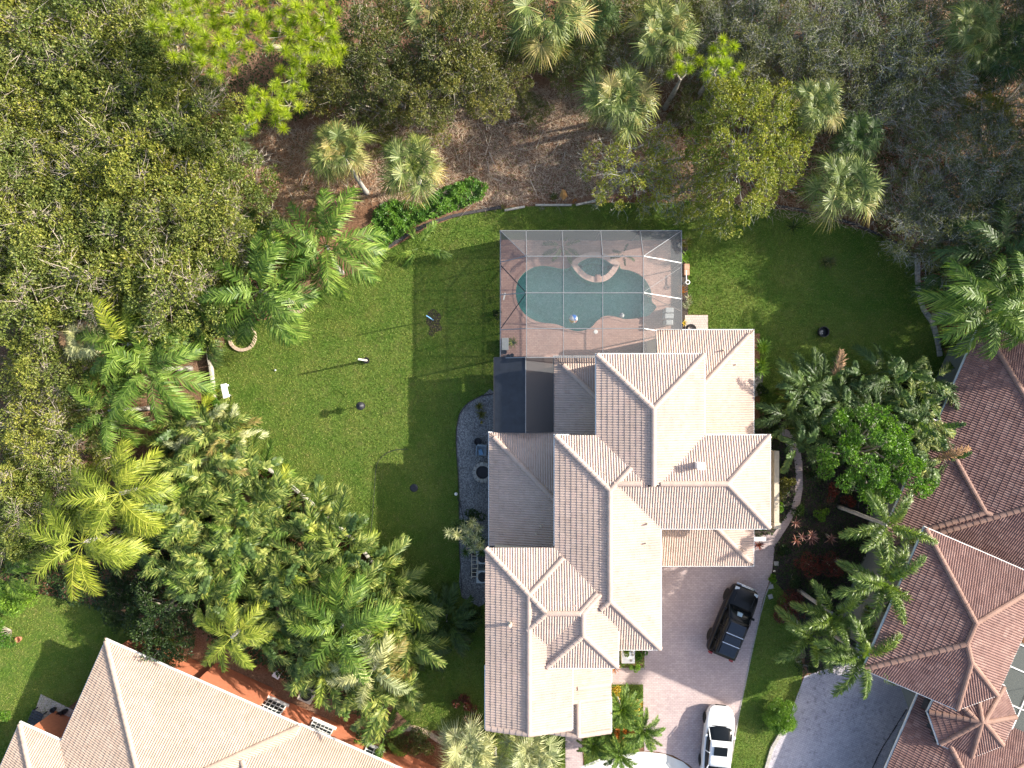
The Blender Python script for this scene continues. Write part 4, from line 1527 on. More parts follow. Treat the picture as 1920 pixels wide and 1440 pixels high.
# gravel-bed things
x, y = W(896, 828, .35)
o = empty('black_pot', (x, y, 0), label='round black pot on the gravel above the grey chair', cat='pot')
MB().lathe([(.20, 0), (.26, .32), (.22, .32), (.19, .12)], n=20).build('pot', M['black'], o)
M['cloth_grey'] = simple('grey_cloth', (0.20, 0.24, 0.28), 0.9)
M['cloth_blue'] = simple('blue_cloth', (0.16, 0.28, 0.42), 0.9)
x, y = W(904, 845, .5)
o = empty('lounge_chair', (x, y, 0), rz=R(-4), label='grey outdoor chair with a blue cushion beside the fire pit', cat='chair')
MB().box(-.32, -.35, .30, .30, .30, .38).build('seat', M['cloth_grey'], o, bevel=.03)
MB().box(-.34, .30, .30, .30, .42, .85).build('backrest', M['cloth_grey'], o, bevel=.03)
MB().box(-.42, -.35, .35, -.34, .30, .55).build('armrest', M['cloth_grey'], o)
MB().box(-.24, -.28, .385, .02, .12, .46).build('cushion', M['cloth_blue'], o, rot=(0, 0, .3), bevel=.03)
for a, b in ((-.3, -.3), (.26, -.3), (-.3, .36), (.26, .36)): MB().box(a - .025, b - .025, 0, a + .025, b + .025, .298).build('leg', M['dark_metal'], o)
x, y = W(890, 1062, .9)
o = empty('ladder', (x, y, 0), label='pale ladder lying flat beside the wall left of the house', cat='ladder')
for s in (-.2, .2): MB().bar((s, -.8, .85), (s, .8, .85), .05, .07).build('rail', M['stucco'], o)
for k in range(6): MB().bar((-.17, -.68 + k * .27, .85), (.17, -.68 + k * .27, .85), .04).build('rung', M['stucco'], o)
for s in (-.6, .6): MB().box(-.3, s - .05, 0, .3, s + .05, .81).build('trestle', M['dark_metal'], o)


def ac_unit(px, py, label, rz=0.0, sz=.42, mat='grey_plastic', h=.85):
    x, y = W(px, py, h)
    o = empty('air_conditioner', (x, y, 0), rz=rz, label=label, cat='air conditioner')
    MB().box(-sz, -sz, 0, sz, sz, h).build('cabinet', M[mat], o, bevel=.03)
    MB().lathe([(sz * .78, h + .002), (sz * .74, h + .035)], n=24).build('fan_grille', M['black'], o)
    MB().lathe([(.07, h + .036), (.07, h + .06)], n=10).build('hub', M['dark_metal'], o)
    f = MB()
    for k in range(3):
        a = k * math.pi / 3
        f.bar((-sz * .74 * math.cos(a), -sz * .74 * math.sin(a), h + .045 + k * .006), (sz * .74 * math.cos(a), sz * .74 * math.sin(a), h + .045 + k * .006), .012)
    f.build('guard', M['dark_metal'], o)
    return o


ac_unit(905, 1046, 'upper air conditioner beside the ladder, left of the house')
ac_unit(905, 1082, 'lower air conditioner beside the ladder, left of the house')
ac_unit(574, 1304, 'large pale air conditioner against the terracotta wall', R(-24), .48, 'stucco', 1.0)
# satellite-dish-like bowl and pot near it, garden chair
x, y = W(518, 1266, .5)
o = empty('garden_chair', (x, y, 0), rz=R(-30), label='white garden chair under the palms beside the terracotta house', cat='chair')
MB().box(-.25, -.25, .40, .25, .25, .44).build('seat', M['white'], o, bevel=.02)
for k in range(4): MB().box(-.22 + .13 * k, .24, .443, -.16 + .13 * k, .28, .85).build('slat', M['white'], o)
for a, b in ((-.22, -.22), (.22, -.22), (-.22, .22), (.22, .22)): MB().box(a - .02, b - .02, 0, a + .02, b + .02, .398).build('leg', M['white'], o)
x, y = W(646, 1337, .1)
tag(MB().lathe([(.24, 0), (.26, .06), (.24, .08), (.22, .02)], n=20).build('plant_hoop', M['curb'], None, loc=(x, y, 0)), 'thin pale hoop on the ground beside the red wall', 'hoop')
x, y = W(32, 1200, .3)
tag(MB().lathe([(.14, 0), (.2, .26), (.17, .26), (.15, .1)], n=14).build('clay_pot', M['terracotta'], None, loc=(x, y, 0)), 'small clay pot on the grass at the far left', 'pot')
x, y = W(151, 1126, .06)
tag(MB().lathe([(.08, 0), (.10, .05), (.03, .09)], n=10).build('orange_disc', M['b_red'], None, loc=(x, y, 0)), 'tiny orange ball on the shaded grass at the left', 'ball')
# terrace furniture
x, y = W(66, 1347, .5)
o = empty('patio_table', (x, y, 0), rz=R(-24), label='dark slatted patio table on the pale terrace at the lower left', cat='table')
for k in range(5): MB().box(-.4, -.45 + k * .19, .45, .4, -.30 + k * .19, .49).build('slat', M['dark_metal'], o)
for a in (-.35, .35):
    for b in (-.38, .40): MB().box(a - .03, b - .03, 0, a + .03, b + .03, .448).build('leg', M['dark_metal'], o)
for i, (px, py) in enumerate(((98, 1332), (110, 1340), (120, 1335))):
    x, y = W(px, py, .3)
    tag(MB().lathe([(.12, 0), (.17, .3), (.14, .3), (.13, .2)], n=14).build('patio_pot', M['black'], None, loc=(x, y, .03)), ('left', 'middle', 'right')[i] + ' dark pot in the row on the lower-left terrace', 'pot')

# items along the right wall of the cage
x, y = W(1288, 505, .4)
o = empty('planter_box', (x, y, 0), label='peach tiled planter box against the right side of the pool cage', cat='planter')
M['peach'] = simple('peach_tile', (0.52, 0.28, 0.18), 0.7)
for k in range(2): MB().box(-.17, -.38 + k * .385, 0, .17, -.005 + k * .385, .42).build('planter_block', M['peach'], o, bevel=.01)
x, y = W(1286, 524, .7)
o = empty('hose_reel', (x, y, 0), label='white post with a round white wheel beside the cage', cat='hose reel')
MB().box(.02, -.1, .62, .07, .62, .67).build('arm', M['white'], o)
mbt = MB()
ca, cb = .13, .035
for i in range(18):
    for k in range(6):
        a, b = 2 * math.pi * i / 18, 2 * math.pi * k / 6
        mbt.v.append(((ca + cb * math.cos(b)) * math.cos(a), (ca + cb * math.cos(b)) * math.sin(a), cb * math.sin(b)))
for i in range(18):
    for k in range(6):
        mbt.f.append((i * 6 + k, ((i + 1) % 18) * 6 + k, ((i + 1) % 18) * 6 + (k + 1) % 6, i * 6 + (k + 1) % 6))
mbt.build('wheel', M['white'], o, smooth=True, loc=(.12, -.18, .68))
MB().box(-.02, -.2, 0, .04, -.14, .62).build('post', M['white'], o)
x, y = W(1297, 617, .2)
o = empty('coiled_hose', (x, y, 0), label='coiled black hose half under the roof edge on the square pavers', cat='hose')
pts = []
for i in range(90):
    a = i * 2 * math.pi / 22
    r = .34 - .025 * (i // 22)
    pts.append((r * math.cos(a), r * math.sin(a), .06 + .035 * (i // 22)))
MB().tube(pts, .022, 6).build('coil', M['black'], o)

# light stepping stones by the driveway
for i, (px, py, lab) in enumerate(((1456, 1057, 'pale square stone nearest the path end in the dark bed'), (1446, 1100, 'tilted pale square stone below the white flowers in the dark bed'), (1445, 1119, 'lowest pale square stone beside the driveway grass'))):
    x, y = W(px, py, .1)
    tag(MB().box(-.15, -.15, 0, .15, .15, .09).build('paving_stone', M['stone'], None, loc=(x, y, .006), rot=(0, 0, .15 * i), bevel=.01), lab, 'stone')
x, y = W(1453, 1072, .15)
tag(MB().lathe([(.02, 0), (.08, .06), (.02, .14)], n=10).build('white_globe', M['white'], None, loc=(x, y, 0)), 'tiny white ball in the dark bed beside the driveway', 'ball')
# tan palm sheath standing behind the edging
x, y = W(1057, 365, .4)
o = tag(MB().add([(-.28, -.05, .05), (0, -.32, .02), (.30, -.02, .08), (.12, .36, .2), (-.1, .40, .24), (-.02, .04, .30)], [(0, 1, 5), (1, 2, 5), (2, 3, 5), (3, 4, 5), (4, 0, 5), (4, 3, 2, 1, 0)]).build('palm_sheath', M['orange_leaf'], None, loc=(x, y, 0)),
        'tan pointed palm sheath lying behind the pale edging board', 'palm sheath')
# white display box in the small front bed
x, y = W(1180, 1231, .5)
o = empty('front_planter', (x, y, 0), label='white low block in the small bed at the front of the house', cat='planter')
MB().box(-.5, -.5, 0, .38, .5, .42).build('block', M['white'], o, bevel=.02)
for p in ((.2, .3), (.25, .1), (.12, -.28)): MB().lathe([(.06, .425), (.09, .47), (.02, .5)], n=8).build('stone', M['stone'], o, loc=(p[0], p[1], 0))

# ------------------------------------------------------------------ cars
def car_paint(name, col, rough=0.25, coat=0.6):
    m, nt, bs, out = new_mat(name)
    bs.inputs["Base Color"].default_value = (*col, 1)
    bs.inputs["Roughness"].default_value = rough
    bs.inputs["Specular IOR Level"].default_value = 0.3
    bs.inputs["Coat Weight"].default_value = coat
    bs.inputs["Coat Roughness"].default_value = 0.05
    return m


M['paint_black'] = car_paint('black_car_paint', (0.003, 0.003, 0.004), 0.28, 0.12)
M['paint_white'] = car_paint('white_car_paint', (0.72, 0.73, 0.73), 0.35)
M['car_glass'] = simple('dark_car_glass', (0.006, 0.008, 0.010), 0.15, spec=0.22, var=0.02)
M['sunroof'] = simple('blue_black_roof_glass', (0.006, 0.012, 0.024), 0.18, spec=0.6, var=0.02)
M['chrome'] = simple('chrome', (0.65, 0.66, 0.68), 0.2, 1.0)
M['rim'] = simple('alloy_rim', (0.32, 0.33, 0.34), 0.35, 0.8)
M['tyre'] = simple('black_tyre', (0.012, 0.012, 0.012), 0.85)
M['lamp_clear'] = simple('clear_lamp', (0.55, 0.57, 0.58), 0.12, spec=0.8)
M['lamp_red'] = simple('red_lamp', (0.25, 0.015, 0.012), 0.2, spec=0.8)
M['interior'] = simple('car_sunshade', (0.35, 0.45, 0.50), 0.5)


def loft(secs, close=True):
    mb = MB()
    n = len(secs[0])
    for s in secs: mb.v += [tuple(p) for p in s]
    for i in range(len(secs) - 1):
        for k in range(n - 1):
            a = i * n + k
            mb.f.append((a, a + 1, a + 1 + n, a + n))
        if close: mb.f.append((i * n + n - 1, i * n, (i + 1) * n, (i + 1) * n + n - 1))
    mb.f.append(tuple(range(n))[::-1])
    mb.f.append(tuple(range((len(secs) - 1) * n, len(secs) * n)))
    return mb


def make_car(name, label, cat, px, py, heading, spec):
    """x forward; spec has stations for the lower body and the cabin"""
    x, y = W(px, py, .6)
    o = empty(name, (x, y, 0), rz=heading, label=label, cat=cat)
    paint = M[spec['paint']]
    secs = []
    for X_, w, zl, zb, zd in spec['body']:        # x, half width, bottom, shoulder, deck height
        w *= 1.045
        half = [(0, zd), (.45 * w, zd - .004), (.80 * w, zd - .03), (.93 * w, zd - .075), (w, zb), (w * 1.0, (zb + zl) / 2 + .05), (.97 * w, zl + .08), (.85 * w, zl), (0, zl)]
        right = [(X_, -yy, zz) for yy, zz in half]
        left = [(X_, yy, zz) for yy, zz in half[::-1]][1:-1]
        secs.append(right + left)
    b = loft(secs).build('body', paint, o, smooth=True)
    md = b.modifiers.new('sub', 'SUBSURF'); md.levels = 2; md.render_levels = 2
    # cabin glass
    secs = []
    for X_, wb, zb, wr, zr in spec['cabin']:
        half = [(0, zr), (wr * .6, zr - .005), (wr * .92, zr - .035), (wr, zr - .08), (wb, zb), (0, zb - .02)]
        right = [(X_, -yy, zz) for yy, zz in half]
        left = [(X_, yy, zz) for yy, zz in half[::-1]][1:-1]
        secs.append(right + left)
    g = loft(secs).build('windows', M['car_glass'], o, smooth=True)
    # roof skin
    x0, x1, wr, zr, wr2, zr2 = spec['roof']
    rs = []
    for k in range(7):
        t = k / 6
        xx = x0 + (x1 - x0) * t
        ww = (wr + (wr2 - wr) * t)
        crown = math.sin(math.pi * (.12 + .76 * t)) * .035
        zz = zr + (zr2 - zr) * t + crown
        rs.append([(xx, ww * s, zz - dz) for s, dz in ((-1.03, .09), (-.98, .045), (-.8, .010), (-.4, 0), (0, -.003), (.4, 0), (.8, .010), (.98, .045), (1.03, .09), (.9, .10), (-.9, .10))])
    loft(rs).build('roof', paint, o, smooth=True)
    for (a, b2) in spec['pillars']:
        for s in (-1, 1):
            pa = (a[0], a[1] * s, a[2]); pb = (b2[0], b2[1] * s, b2[2])
            MB().bar(pa, pb, *((.06, .04) if spec['paint'] == 'paint_white' else (.035, .02))).build('pillar', paint, o)
    for s in (-1, 1):
        # side sill line of the windows
        mx, my, mz = spec['mirror']
        MB().box(mx - .09, s * my, mz, mx + .07, s * (my + .20), mz + .12).build('mirror', paint, o, bevel=.03)
    # wheels
    r = spec['wheel_r']
    tm = MB().lathe([(r * .62, -.11), (r * .95, -.115), (r, -.07), (r, .07), (r * .95, .115), (r * .62, .11)], n=26, axis='Y').mesh('wheel', M['tyre'], smooth=False)
    rb = MB().lathe([(r * .60, -.09), (r * .60, .09)], n=20, axis='Y')
    for s in (-1, 1):
        rb.lathe([(r * .16, s * .09), (r * .14, s * .105)], n=10, axis='Y')
        for k in range(5):
            a = 2 * math.pi * k / 5
            rb.bar((r * .12 * math.cos(a), s * .098, r * .12 * math.sin(a)), (r * .6 * math.cos(a), s * .098, r * .6 * math.sin(a)), .02, .06)
    rm = rb.mesh('rim', M['rim'])
    arch = MB().lathe([(r * 1.13, -.012), (r * 1.13, .012)], n=26, axis='Y').mesh('wheel_arch', M['black'])
    for wx_ in spec['wheels']:
        for s in (-1, 1):
            wy_ = spec['track']
            w_ = link('wheel', tm, o, (wx_, s * (wy_ - .085), r))
            link('rim', rm, w_)
            link('wheel_arch', arch, o, (wx_, s * (wy_ - .005), r + .02))
    for nm, mat_, boxes in spec['extra']:
        for bx in boxes:
            MB().box(*bx[:6]).build(nm, M[mat_], o, bevel=bx[6] if len(bx) > 6 else .012, rot=(0, 0, 0))
    return o


suv = dict(paint='paint_black',
           body=[(-2.40, .70, .45, .85, .95), (-2.36, .86, .34, .90, 1.04), (-2.1, .95, .27, .95, 1.10), (-1.4, .97, .25, .97, 1.12), (0, .97, .24, .97, 1.10), (.7, .97, .24, .97, 1.10), (1.0, .97, .25, .98, 1.11),
                 (1.6, .95, .26, .95, 1.09), (2.1, .90, .28, .88, 1.02), (2.36, .78, .34, .80, .93), (2.44, .58, .45, .72, .82)],
           cabin=[(-2.30, .84, 1.05, .70, 1.10), (-2.12, .86, 1.05, .68, 1.58), (-1.6, .88, 1.06, .70, 1.66), (0, .89, 1.06, .71, 1.68), (.30, .89, 1.06, .70, 1.66), (1.12, .86, 1.06, .78, 1.10)],
           roof=(-2.16, .34, .70, 1.69, .70, 1.72),
           pillars=[((.32, .72, 1.68), (1.08, .84, 1.10)), ((-.35, .745, 1.72), (-.40, .905, 1.08)), ((-1.3, .745, 1.70), (-1.38, .90, 1.08)), ((-2.08, .70, 1.62), (-2.2, .86, 1.1))],
           mirror=(.72, .88, 1.10), wheel_r=.38, wheels=(-1.42, 1.45), track=.975,
           extra=[('roof_rack_bar', 'chrome', [(-.62, -.60, 1.815, -.57, .60, 1.835, .006), (-1.28, -.60, 1.80, -1.23, .60, 1.82, .006)]),
                  ('roof_rail', 'black', [(-1.9, -.66, 1.745, .1, -.62, 1.80), (-1.9, .62, 1.745, .1, .66, 1.80)]),
                  ('sunroof', 'sunroof', [(-2.0, -.54, 1.70, -.72, .54, 1.772), (-.68, -.54, 1.70, .18, .54, 1.778)]),
                  ('headlight', 'lamp_clear', [(2.08, .52, .82, 2.30, .80, .97), (2.08, -.80, .82, 2.30, -.52, .97)]),
                  ('grille', 'chrome', [(2.34, -.42, .62, 2.46, .42, .84)]),
                  ('bumper', 'chrome', [(2.30, -.66, .50, 2.50, .66, .56)]),
                  ('tail_light', 'lamp_red', [(-2.44, .62, .92, -2.30, .84, 1.14), (-2.44, -.84, .92, -2.30, -.62, 1.14)]),
                  ('sunshade', 'interior', [(.62, -.10, 1.30, .86, .22, 1.50)]),
                  ('bonnet_vent', 'black', [(1.35, -.62, 1.085, 2.0, -.58, 1.10), (1.35, .58, 1.085, 2.0, .62, 1.10)])])
hd = math.atan2(125, 52)
make_car('car', 'black sport utility vehicle with two silver roof bars parked at an angle in the shade', 'car', 1373, 1164, hd, suv)

sedan = dict(paint='paint_white',
             body=[(-2.42, .62, .45, .82, .92), (-2.36, .80, .30, .88, 1.00), (-2.0, .90, .22, .90, 1.05), (-1.4, .92, .20, .88, 1.03), (0, .92, .18, .86, .96), (.9, .92, .18, .86, .97), (1.3, .92, .19, .85, .97),
                   (1.8, .88, .20, .80, .90), (2.15, .78, .22, .72, .81), (2.36, .62, .28, .64, .71), (2.46, .36, .36, .58, .62)],
             cabin=[(-1.95, .78, 1.0, .70, 1.02), (-1.35, .83, .98, .66, 1.27), (-.7, .85, .93, .67, 1.32), (0.1, .85, .93, .68, 1.34), (.50, .85, .93, .70, 1.31), (.95, .83, .94, .76, 1.10), (1.16, .74, .94, .70, .985), (1.26, .45, .95, .42, .965)],
             roof=(-1.22, .48, .66, 1.335, .69, 1.37),
             pillars=[((.48, .71, 1.33), (1.10, .80, 1.0)), ((-.35, .70, 1.36), (-.40, .87, .96)), ((-1.2, .68, 1.30), (-1.90, .79, 1.01))],
             mirror=(.62, .82, .95), wheel_r=.34, wheels=(-1.40, 1.42), track=.935,
             extra=[('sunroof', 'car_glass', [(-.46, -.44, 1.38, .10, .44, 1.475, .02)]),
                    ('headlight', 'lamp_clear', [(1.98, .50, .62, 2.28, .76, .76), (1.98, -.76, .62, 2.28, -.50, .76)]),
                    ('grille', 'black', [(2.34, -.36, .42, 2.46, .36, .58)]),
                    ('tail_light', 'lamp_red', [(-2.42, .52, .84, -2.28, .80, .98), (-2.42, -.80, .84, -2.28, -.52, .98)]),
                    ('bonnet_line', 'black', [(1.25, -.60, .952, 1.29, .60, .985, .004)])])
hd2 = math.atan2(115, 12)
make_car('car', 'white saloon car with a black sunroof at the bottom of the driveway', 'car', 1345, 1392, hd2, sedan)


# ------------------------------------------------------------------ foliage meshes
def unit(a):
    return a / np.maximum(np.linalg.norm(a, axis=-1, keepdims=True), 1e-9)


def leaf_quads(P, D, Nn, L, Wd):
    """diamond leaves: P base point, D direction, Nn leaf normal, L length, Wd width"""
    S = unit(np.cross(D, Nn))
    n = len(P)
    V = np.empty((n, 4, 3))
    fold = Nn * (Wd * .15)[:, None]
    V[:, 0] = P
    V[:, 1] = P + D * (L * .5)[:, None] + S * (Wd * .5)[:, None] + fold
    V[:, 2] = P + D * L[:, None]
    V[:, 3] = P + D * (L * .5)[:, None] - S * (Wd * .5)[:, None] + fold
    return V.reshape(-1, 3)


def clump_leaves(g, centres, radii, per, lsz, flat=.75, up=.6, asp=.5):
    n = len(centres) * per
    C_ = np.repeat(np.asarray(centres), per, 0)
    r = np.repeat(np.asarray(radii), per)
    d = unit(g.normal(size=(n, 3)))
    d[:, 2] = np.abs(d[:, 2]) * 1.0 - .35
    d = unit(d)
    rad = r * g.uniform(.45, 1.0, n) ** .6
    P = C_ + d * rad[:, None] * np.array([1, 1, flat])
    D = unit(d * .8 + g.normal(size=(n, 3)) * .7 + np.array([0, 0, .15]))
    Nn = unit(np.array([0, 0, up]) + d * .5 + g.normal(size=(n, 3)) * .55)
    Nn = unit(Nn - D * np.sum(Nn * D, 1, keepdims=True))
    L = g.uniform(lsz[0], lsz[1], n)
    return leaf_quads(P, D, Nn, L, L * asp)


def spikes(g, base, tip, w):
    """thin twigs as three-sided slivers"""
    d = unit(tip - base)
    s = unit(np.cross(d, np.array([.3, .2, 1.0])))
    t = np.cross(d, s)
    n = len(base)
    V = np.empty((n, 4, 3))
    ww = w[:, None]
    V[:, 0] = base + s * ww
    V[:, 1] = base - s * ww * .5 + t * ww * .87
    V[:, 2] = base - s * ww * .5 - t * ww * .87
    V[:, 3] = tip
    F = np.array([[0, 1, 3], [1, 2, 3], [2, 0, 3]])
    return V.reshape(-1, 3), (F[None] + (np.arange(n) * 4)[:, None, None]).reshape(-1, 3)


def make_crown(seed, Rr, H, zb, ncl, clr, per, lsz, lmat, tmat, ntw=6, twl=(.5, 1.1), tww=.012, asp=.5, sub=0, edge=1.0, flat=.75, sp=1.05, twf=1.0, limb=1.0):
    """returns crown mesh, twig mesh, limb mesh for a tree whose crown dome starts at zb"""
    g = np.random.default_rng(seed)
    cs, tries = [], 0
    lob = [g.uniform(0, 6.28) for _ in range(3)]
    while len(cs) < ncl and tries < ncl * 60:
        tries += 1
        a = g.uniform(0, 2 * np.pi)
        rr = Rr * math.sqrt(g.random()) * edge
        out = 1 + .16 * math.sin(2 * a + lob[0]) + .12 * math.sin(3 * a + lob[1]) + .08 * math.sin(5 * a + lob[2])
        x, y = rr * out * math.cos(a), rr * out * math.sin(a)
        z = zb + H * math.sqrt(max(0, 1 - (rr / Rr) ** 2)) * g.uniform(.70, 1.08) + g.uniform(-.7, .35)
        md = clr * (sp if tries < ncl * 30 else .75 * sp)
        if all((x - c[0]) ** 2 + (y - c[1]) ** 2 > md * md for c in cs): cs.append((x, y, z))
    cs = np.array(cs)
    rad = g.uniform(.7, 1.25, len(cs)) * clr
    V = clump_leaves(g, cs, rad, per, lsz, asp=asp, flat=flat)
    # satellites that break the outline of each clump
    sat = np.repeat(cs, 3, 0) + g.normal(size=(len(cs) * 3, 3)) * clr * np.array([.6, .6, .35])
    V2 = clump_leaves(g, sat, np.full(len(sat), clr * .42), max(8, per // 7), lsz, asp=asp)
    V = np.vstack([V, V2])
    crown = mesh_np('crown', V, np.arange(len(V)).reshape(-1, 4), lmat)
    # twigs
    n = len(cs) * ntw
    cs_t = cs[g.permutation(len(cs))[:max(4, int(len(cs) * twf))]]
    n = len(cs_t) * ntw
    B = np.repeat(cs_t, ntw, 0) + g.normal(size=(n, 3)) * clr * .3 - np.array([0, 0, clr * .4])
    dr = unit(np.column_stack([B[:, 0], B[:, 1], np.full(n, Rr * .5)]) * .5 + g.normal(size=(n, 3)) * Rr * .35)
    dr[:, 2] = np.abs(dr[:, 2]) * .7
    T = B + dr * g.uniform(twl[0], twl[1], n)[:, None]
    tv, tf = spikes(g, B, T, np.full(n, tww))
    if sub:
        # side twigs
        k = sub
        m = n * k
        f = g.uniform(.3, .95, m)[:, None]
        B2 = np.repeat(B, k, 0) * (1 - f) + np.repeat(T, k, 0) * f
        d2 = unit(np.repeat(dr, k, 0) * .6 + g.normal(size=(m, 3)) * .6)
        T2 = B2 + d2 * g.uniform(.2, .5, m)[:, None]
        v2, f2 = spikes(g, B2, T2, np.full(m, tww * .7))
        tf = np.vstack([tf, f2 + len(tv)])
        tv = np.vstack([tv, v2])
    twigs = mesh_np('twigs', tv, tf, tmat)
    # trunk with limbs
    mb = MB()
    fork = zb * .45
    mb.tube([(0, 0, -.1), (.05, .03, fork * .5), (0, .05, fork)], [.20, .16, .13], 8)
    idx = list(range(len(cs)))
    for i in idx[::2]:
        c = cs[i]
        m1 = (c[0] * .35 + g.uniform(-.3, .3), c[1] * .35 + g.uniform(-.3, .3), fork + (c[2] - fork) * .45)
        m2 = (c[0] * .72 + g.uniform(-.3, .3), c[1] * .72 + g.uniform(-.3, .3), fork + (c[2] - fork) * .78)
        mb.tube([(0, .05, fork * .9), m1, m2, (c[0], c[1], c[2] - clr * .2)], [.085 * limb, .06 * limb, .04 * limb, .02], 5, caps=False)
    trunk = mb.mesh('trunk', tmat, smooth=True, fix=False)
    return crown, twigs, trunk


TREES = {}
def tree_kind(key, n, **kw):
    TREES[key] = [make_crown(100 + hash_(key) + i * 7, **kw) for i in range(n)]


def hash_(s):
    return sum(ord(c) * (i + 3) for i, c in enumerate(s)) % 997


tree_kind('wood', 6, Rr=3.3, H=2.3, zb=4.0, ncl=36, clr=.66, per=280, lsz=(.12, .21), flat=1.0, lmat=M['leaf_wood'], tmat=M['palebark'], ntw=28, twl=(.6, 1.7), tww=.022, sub=1, sp=1.4, twf=.4)
tree_kind('olive', 3, Rr=2.4, H=2.2, zb=3.4, ncl=30, clr=.55, per=240, lsz=(.10, .17), lmat=M['leaf_olive'], tmat=M['palebark'], ntw=8, tww=.014, sub=1)
tree_kind('yellow', 2, Rr=4.0, H=2.6, zb=3.6, ncl=88, clr=.52, per=250, limb=.55, lsz=(.10, .17), lmat=M['leaf_yellow'], tmat=M['greybark'], ntw=8, twl=(.5, 1.1), tww=.013)
tree_kind('sparse', 2, Rr=3.0, H=1.6, zb=2.6, ncl=52, clr=.42, per=130, limb=.5, lsz=(.09, .15), lmat=M['leaf_yellow'], tmat=M['greybark'], ntw=9, twl=(.5, 1.2), tww=.014, sub=1)
tree_kind('scrub', 3, Rr=3.2, H=1.8, zb=3.0, ncl=42, clr=.6, per=260, lsz=(.07, .13), lmat=M['leaf_scrub'], tmat=M['greybark'], ntw=18, twl=(.5, 1.3), tww=.012, sub=2, limb=.7)
tree_kind('bright', 1, Rr=2.9, H=1.6, zb=4.6, ncl=44, clr=.46, per=230, lsz=(.12, .2), lmat=M['leaf_bright'], tmat=M['bark'], ntw=3, tww=.01)
tree_kind('darkbush', 2, Rr=2.4, H=1.5, zb=1.6, ncl=40, clr=.5, per=240, lsz=(.10, .18), lmat=M['leaf_dark'], tmat=M['bark'], ntw=2, tww=.01)
tree_kind('shade', 1, Rr=3.6, H=2.5, zb=5.2, ncl=60, clr=.75, per=150, lsz=(.18, .3), lmat=M['leaf_olive'], tmat=M['bark'], ntw=4, tww=.016)


def plant_tree(kind, px, py, ztop, scale, label, cat='tree', group=None, name='broadleaf_tree', var=None, zs=None):
    v = TREES[kind][(var if var is not None else rng.randrange(99)) % len(TREES[kind])]
    x, y = W(px, py, ztop)
    o = empty(name, (x, y, 0), rz=rng.uniform(0, 6.28), label=label, cat=cat, group=group)
    o.scale = (scale, scale, zs or scale)
    link('trunk', v[2], o)
    tag(link('twigs', v[1], o), kind='stuff')
    link('crown', v[0], o)
    return o


# ---- palms
def frond_mesh(name, mat, L=2.8, n=40, ll=.62, lw=.045, th0=50, th1=-40, vee=20, droop=.35, plume=False, seed=0, stem=.16, fw=(62, 32), rachis_mat=None, tipw=0.0, sideb=0.0):
    g = np.random.default_rng(seed)
    K = 16
    th = np.radians(np.linspace(th0, th1, K))
    ds = L / (K - 1)
    X_ = np.concatenate([[0], np.cumsum(np.cos(th[:-1]) * ds)])
    Z_ = np.concatenate([[0], np.cumsum(np.sin(th[:-1]) * ds)])
    Y_ = sideb * L * (np.linspace(0, 1, K) ** 2)
    def at(s):
        f = s * (K - 1)
        return np.column_stack([np.interp(f, np.arange(K), X_), np.interp(f, np.arange(K), Y_), np.interp(f, np.arange(K), Z_)])
    s = np.linspace(stem, .995, n)
    s = np.repeat(s, 2) + g.uniform(-.004, .004, n * 2)
    s = np.clip(s, 0, .999)
    side = np.tile([1.0, -1.0], n)
    P = at(s)
    a = np.interp(s, np.linspace(0, 1, K), th)
    T = np.column_stack([np.cos(a), np.zeros(len(a)), np.sin(a)])
    U = np.column_stack([-np.sin(a), np.zeros(len(a)), np.cos(a)])
    S = np.zeros_like(T)
    S[:, 1] = side
    u = (s - stem) / (1 - stem)
    F = np.radians(fw[0] + (fw[1] - fw[0]) * u + g.uniform(-10, 10, len(s)))
    if plume: ve = np.radians(g.uniform(-45, 80, len(s)))
    else: ve = np.radians(vee + g.uniform(-18, 18, len(s)))
    D = T * np.cos(F)[:, None] + (S * np.cos(ve)[:, None] + U * np.sin(ve)[:, None]) * np.sin(F)[:, None]
    D = unit(D)
    ln = ll * np.clip(np.sin(np.pi * (.14 + .80 * u)) ** .6, .3, 1) * g.uniform(.72, 1.12, len(s))
    mid = P + D * (ln * .5)[:, None]
    mid[:, 2] -= droop * ln * .12
    tip = P + D * ln[:, None]
    tip[:, 2] -= droop * ln * g.uniform(.5, 1.1, len(s))
    wd = unit(np.cross(D, unit(U + g.normal(size=U.shape) * .15)))
    w = lw * g.uniform(.8, 1.15, len(s))[:, None]
    m = len(s)
    V = np.empty((m, 5, 3))
    V[:, 0] = P + wd * w * .5
    V[:, 1] = P - wd * w * .5
    V[:, 2] = mid - wd * w
    V[:, 3] = mid + wd * w
    V[:, 4] = tip
    Fc = np.array([[0, 1, 2], [0, 2, 3], [3, 2, 4]])
    F_ = (Fc[None] + (np.arange(m) * 5)[:, None, None]).reshape(-1, 3)
    V = V.reshape(-1, 3)
    # rachis: three-sided
    rk = 10
    rs = np.linspace(0, 1, rk)
    Pr = at(rs)
    rr = np.linspace(.028, .006, rk)
    ring_ = np.array([[0, 1, 0], [0, -.5, .87], [0, -.5, -.87]])
    Vr = (Pr[:, None, :] + ring_[None] * rr[:, None, None]).reshape(-1, 3)
    Fr = []
    for i in range(rk - 1):
        for k in range(3):
            a_, b_2 = i * 3 + k, i * 3 + (k + 1) % 3
            Fr += [[a_, b_2, b_2 + 3], [a_, b_2 + 3, a_ + 3]]
    F_ = np.vstack([F_, np.array(Fr) + len(V)])
    V = np.vstack([V, Vr])
    return mesh_np(name, V, F_, mat)


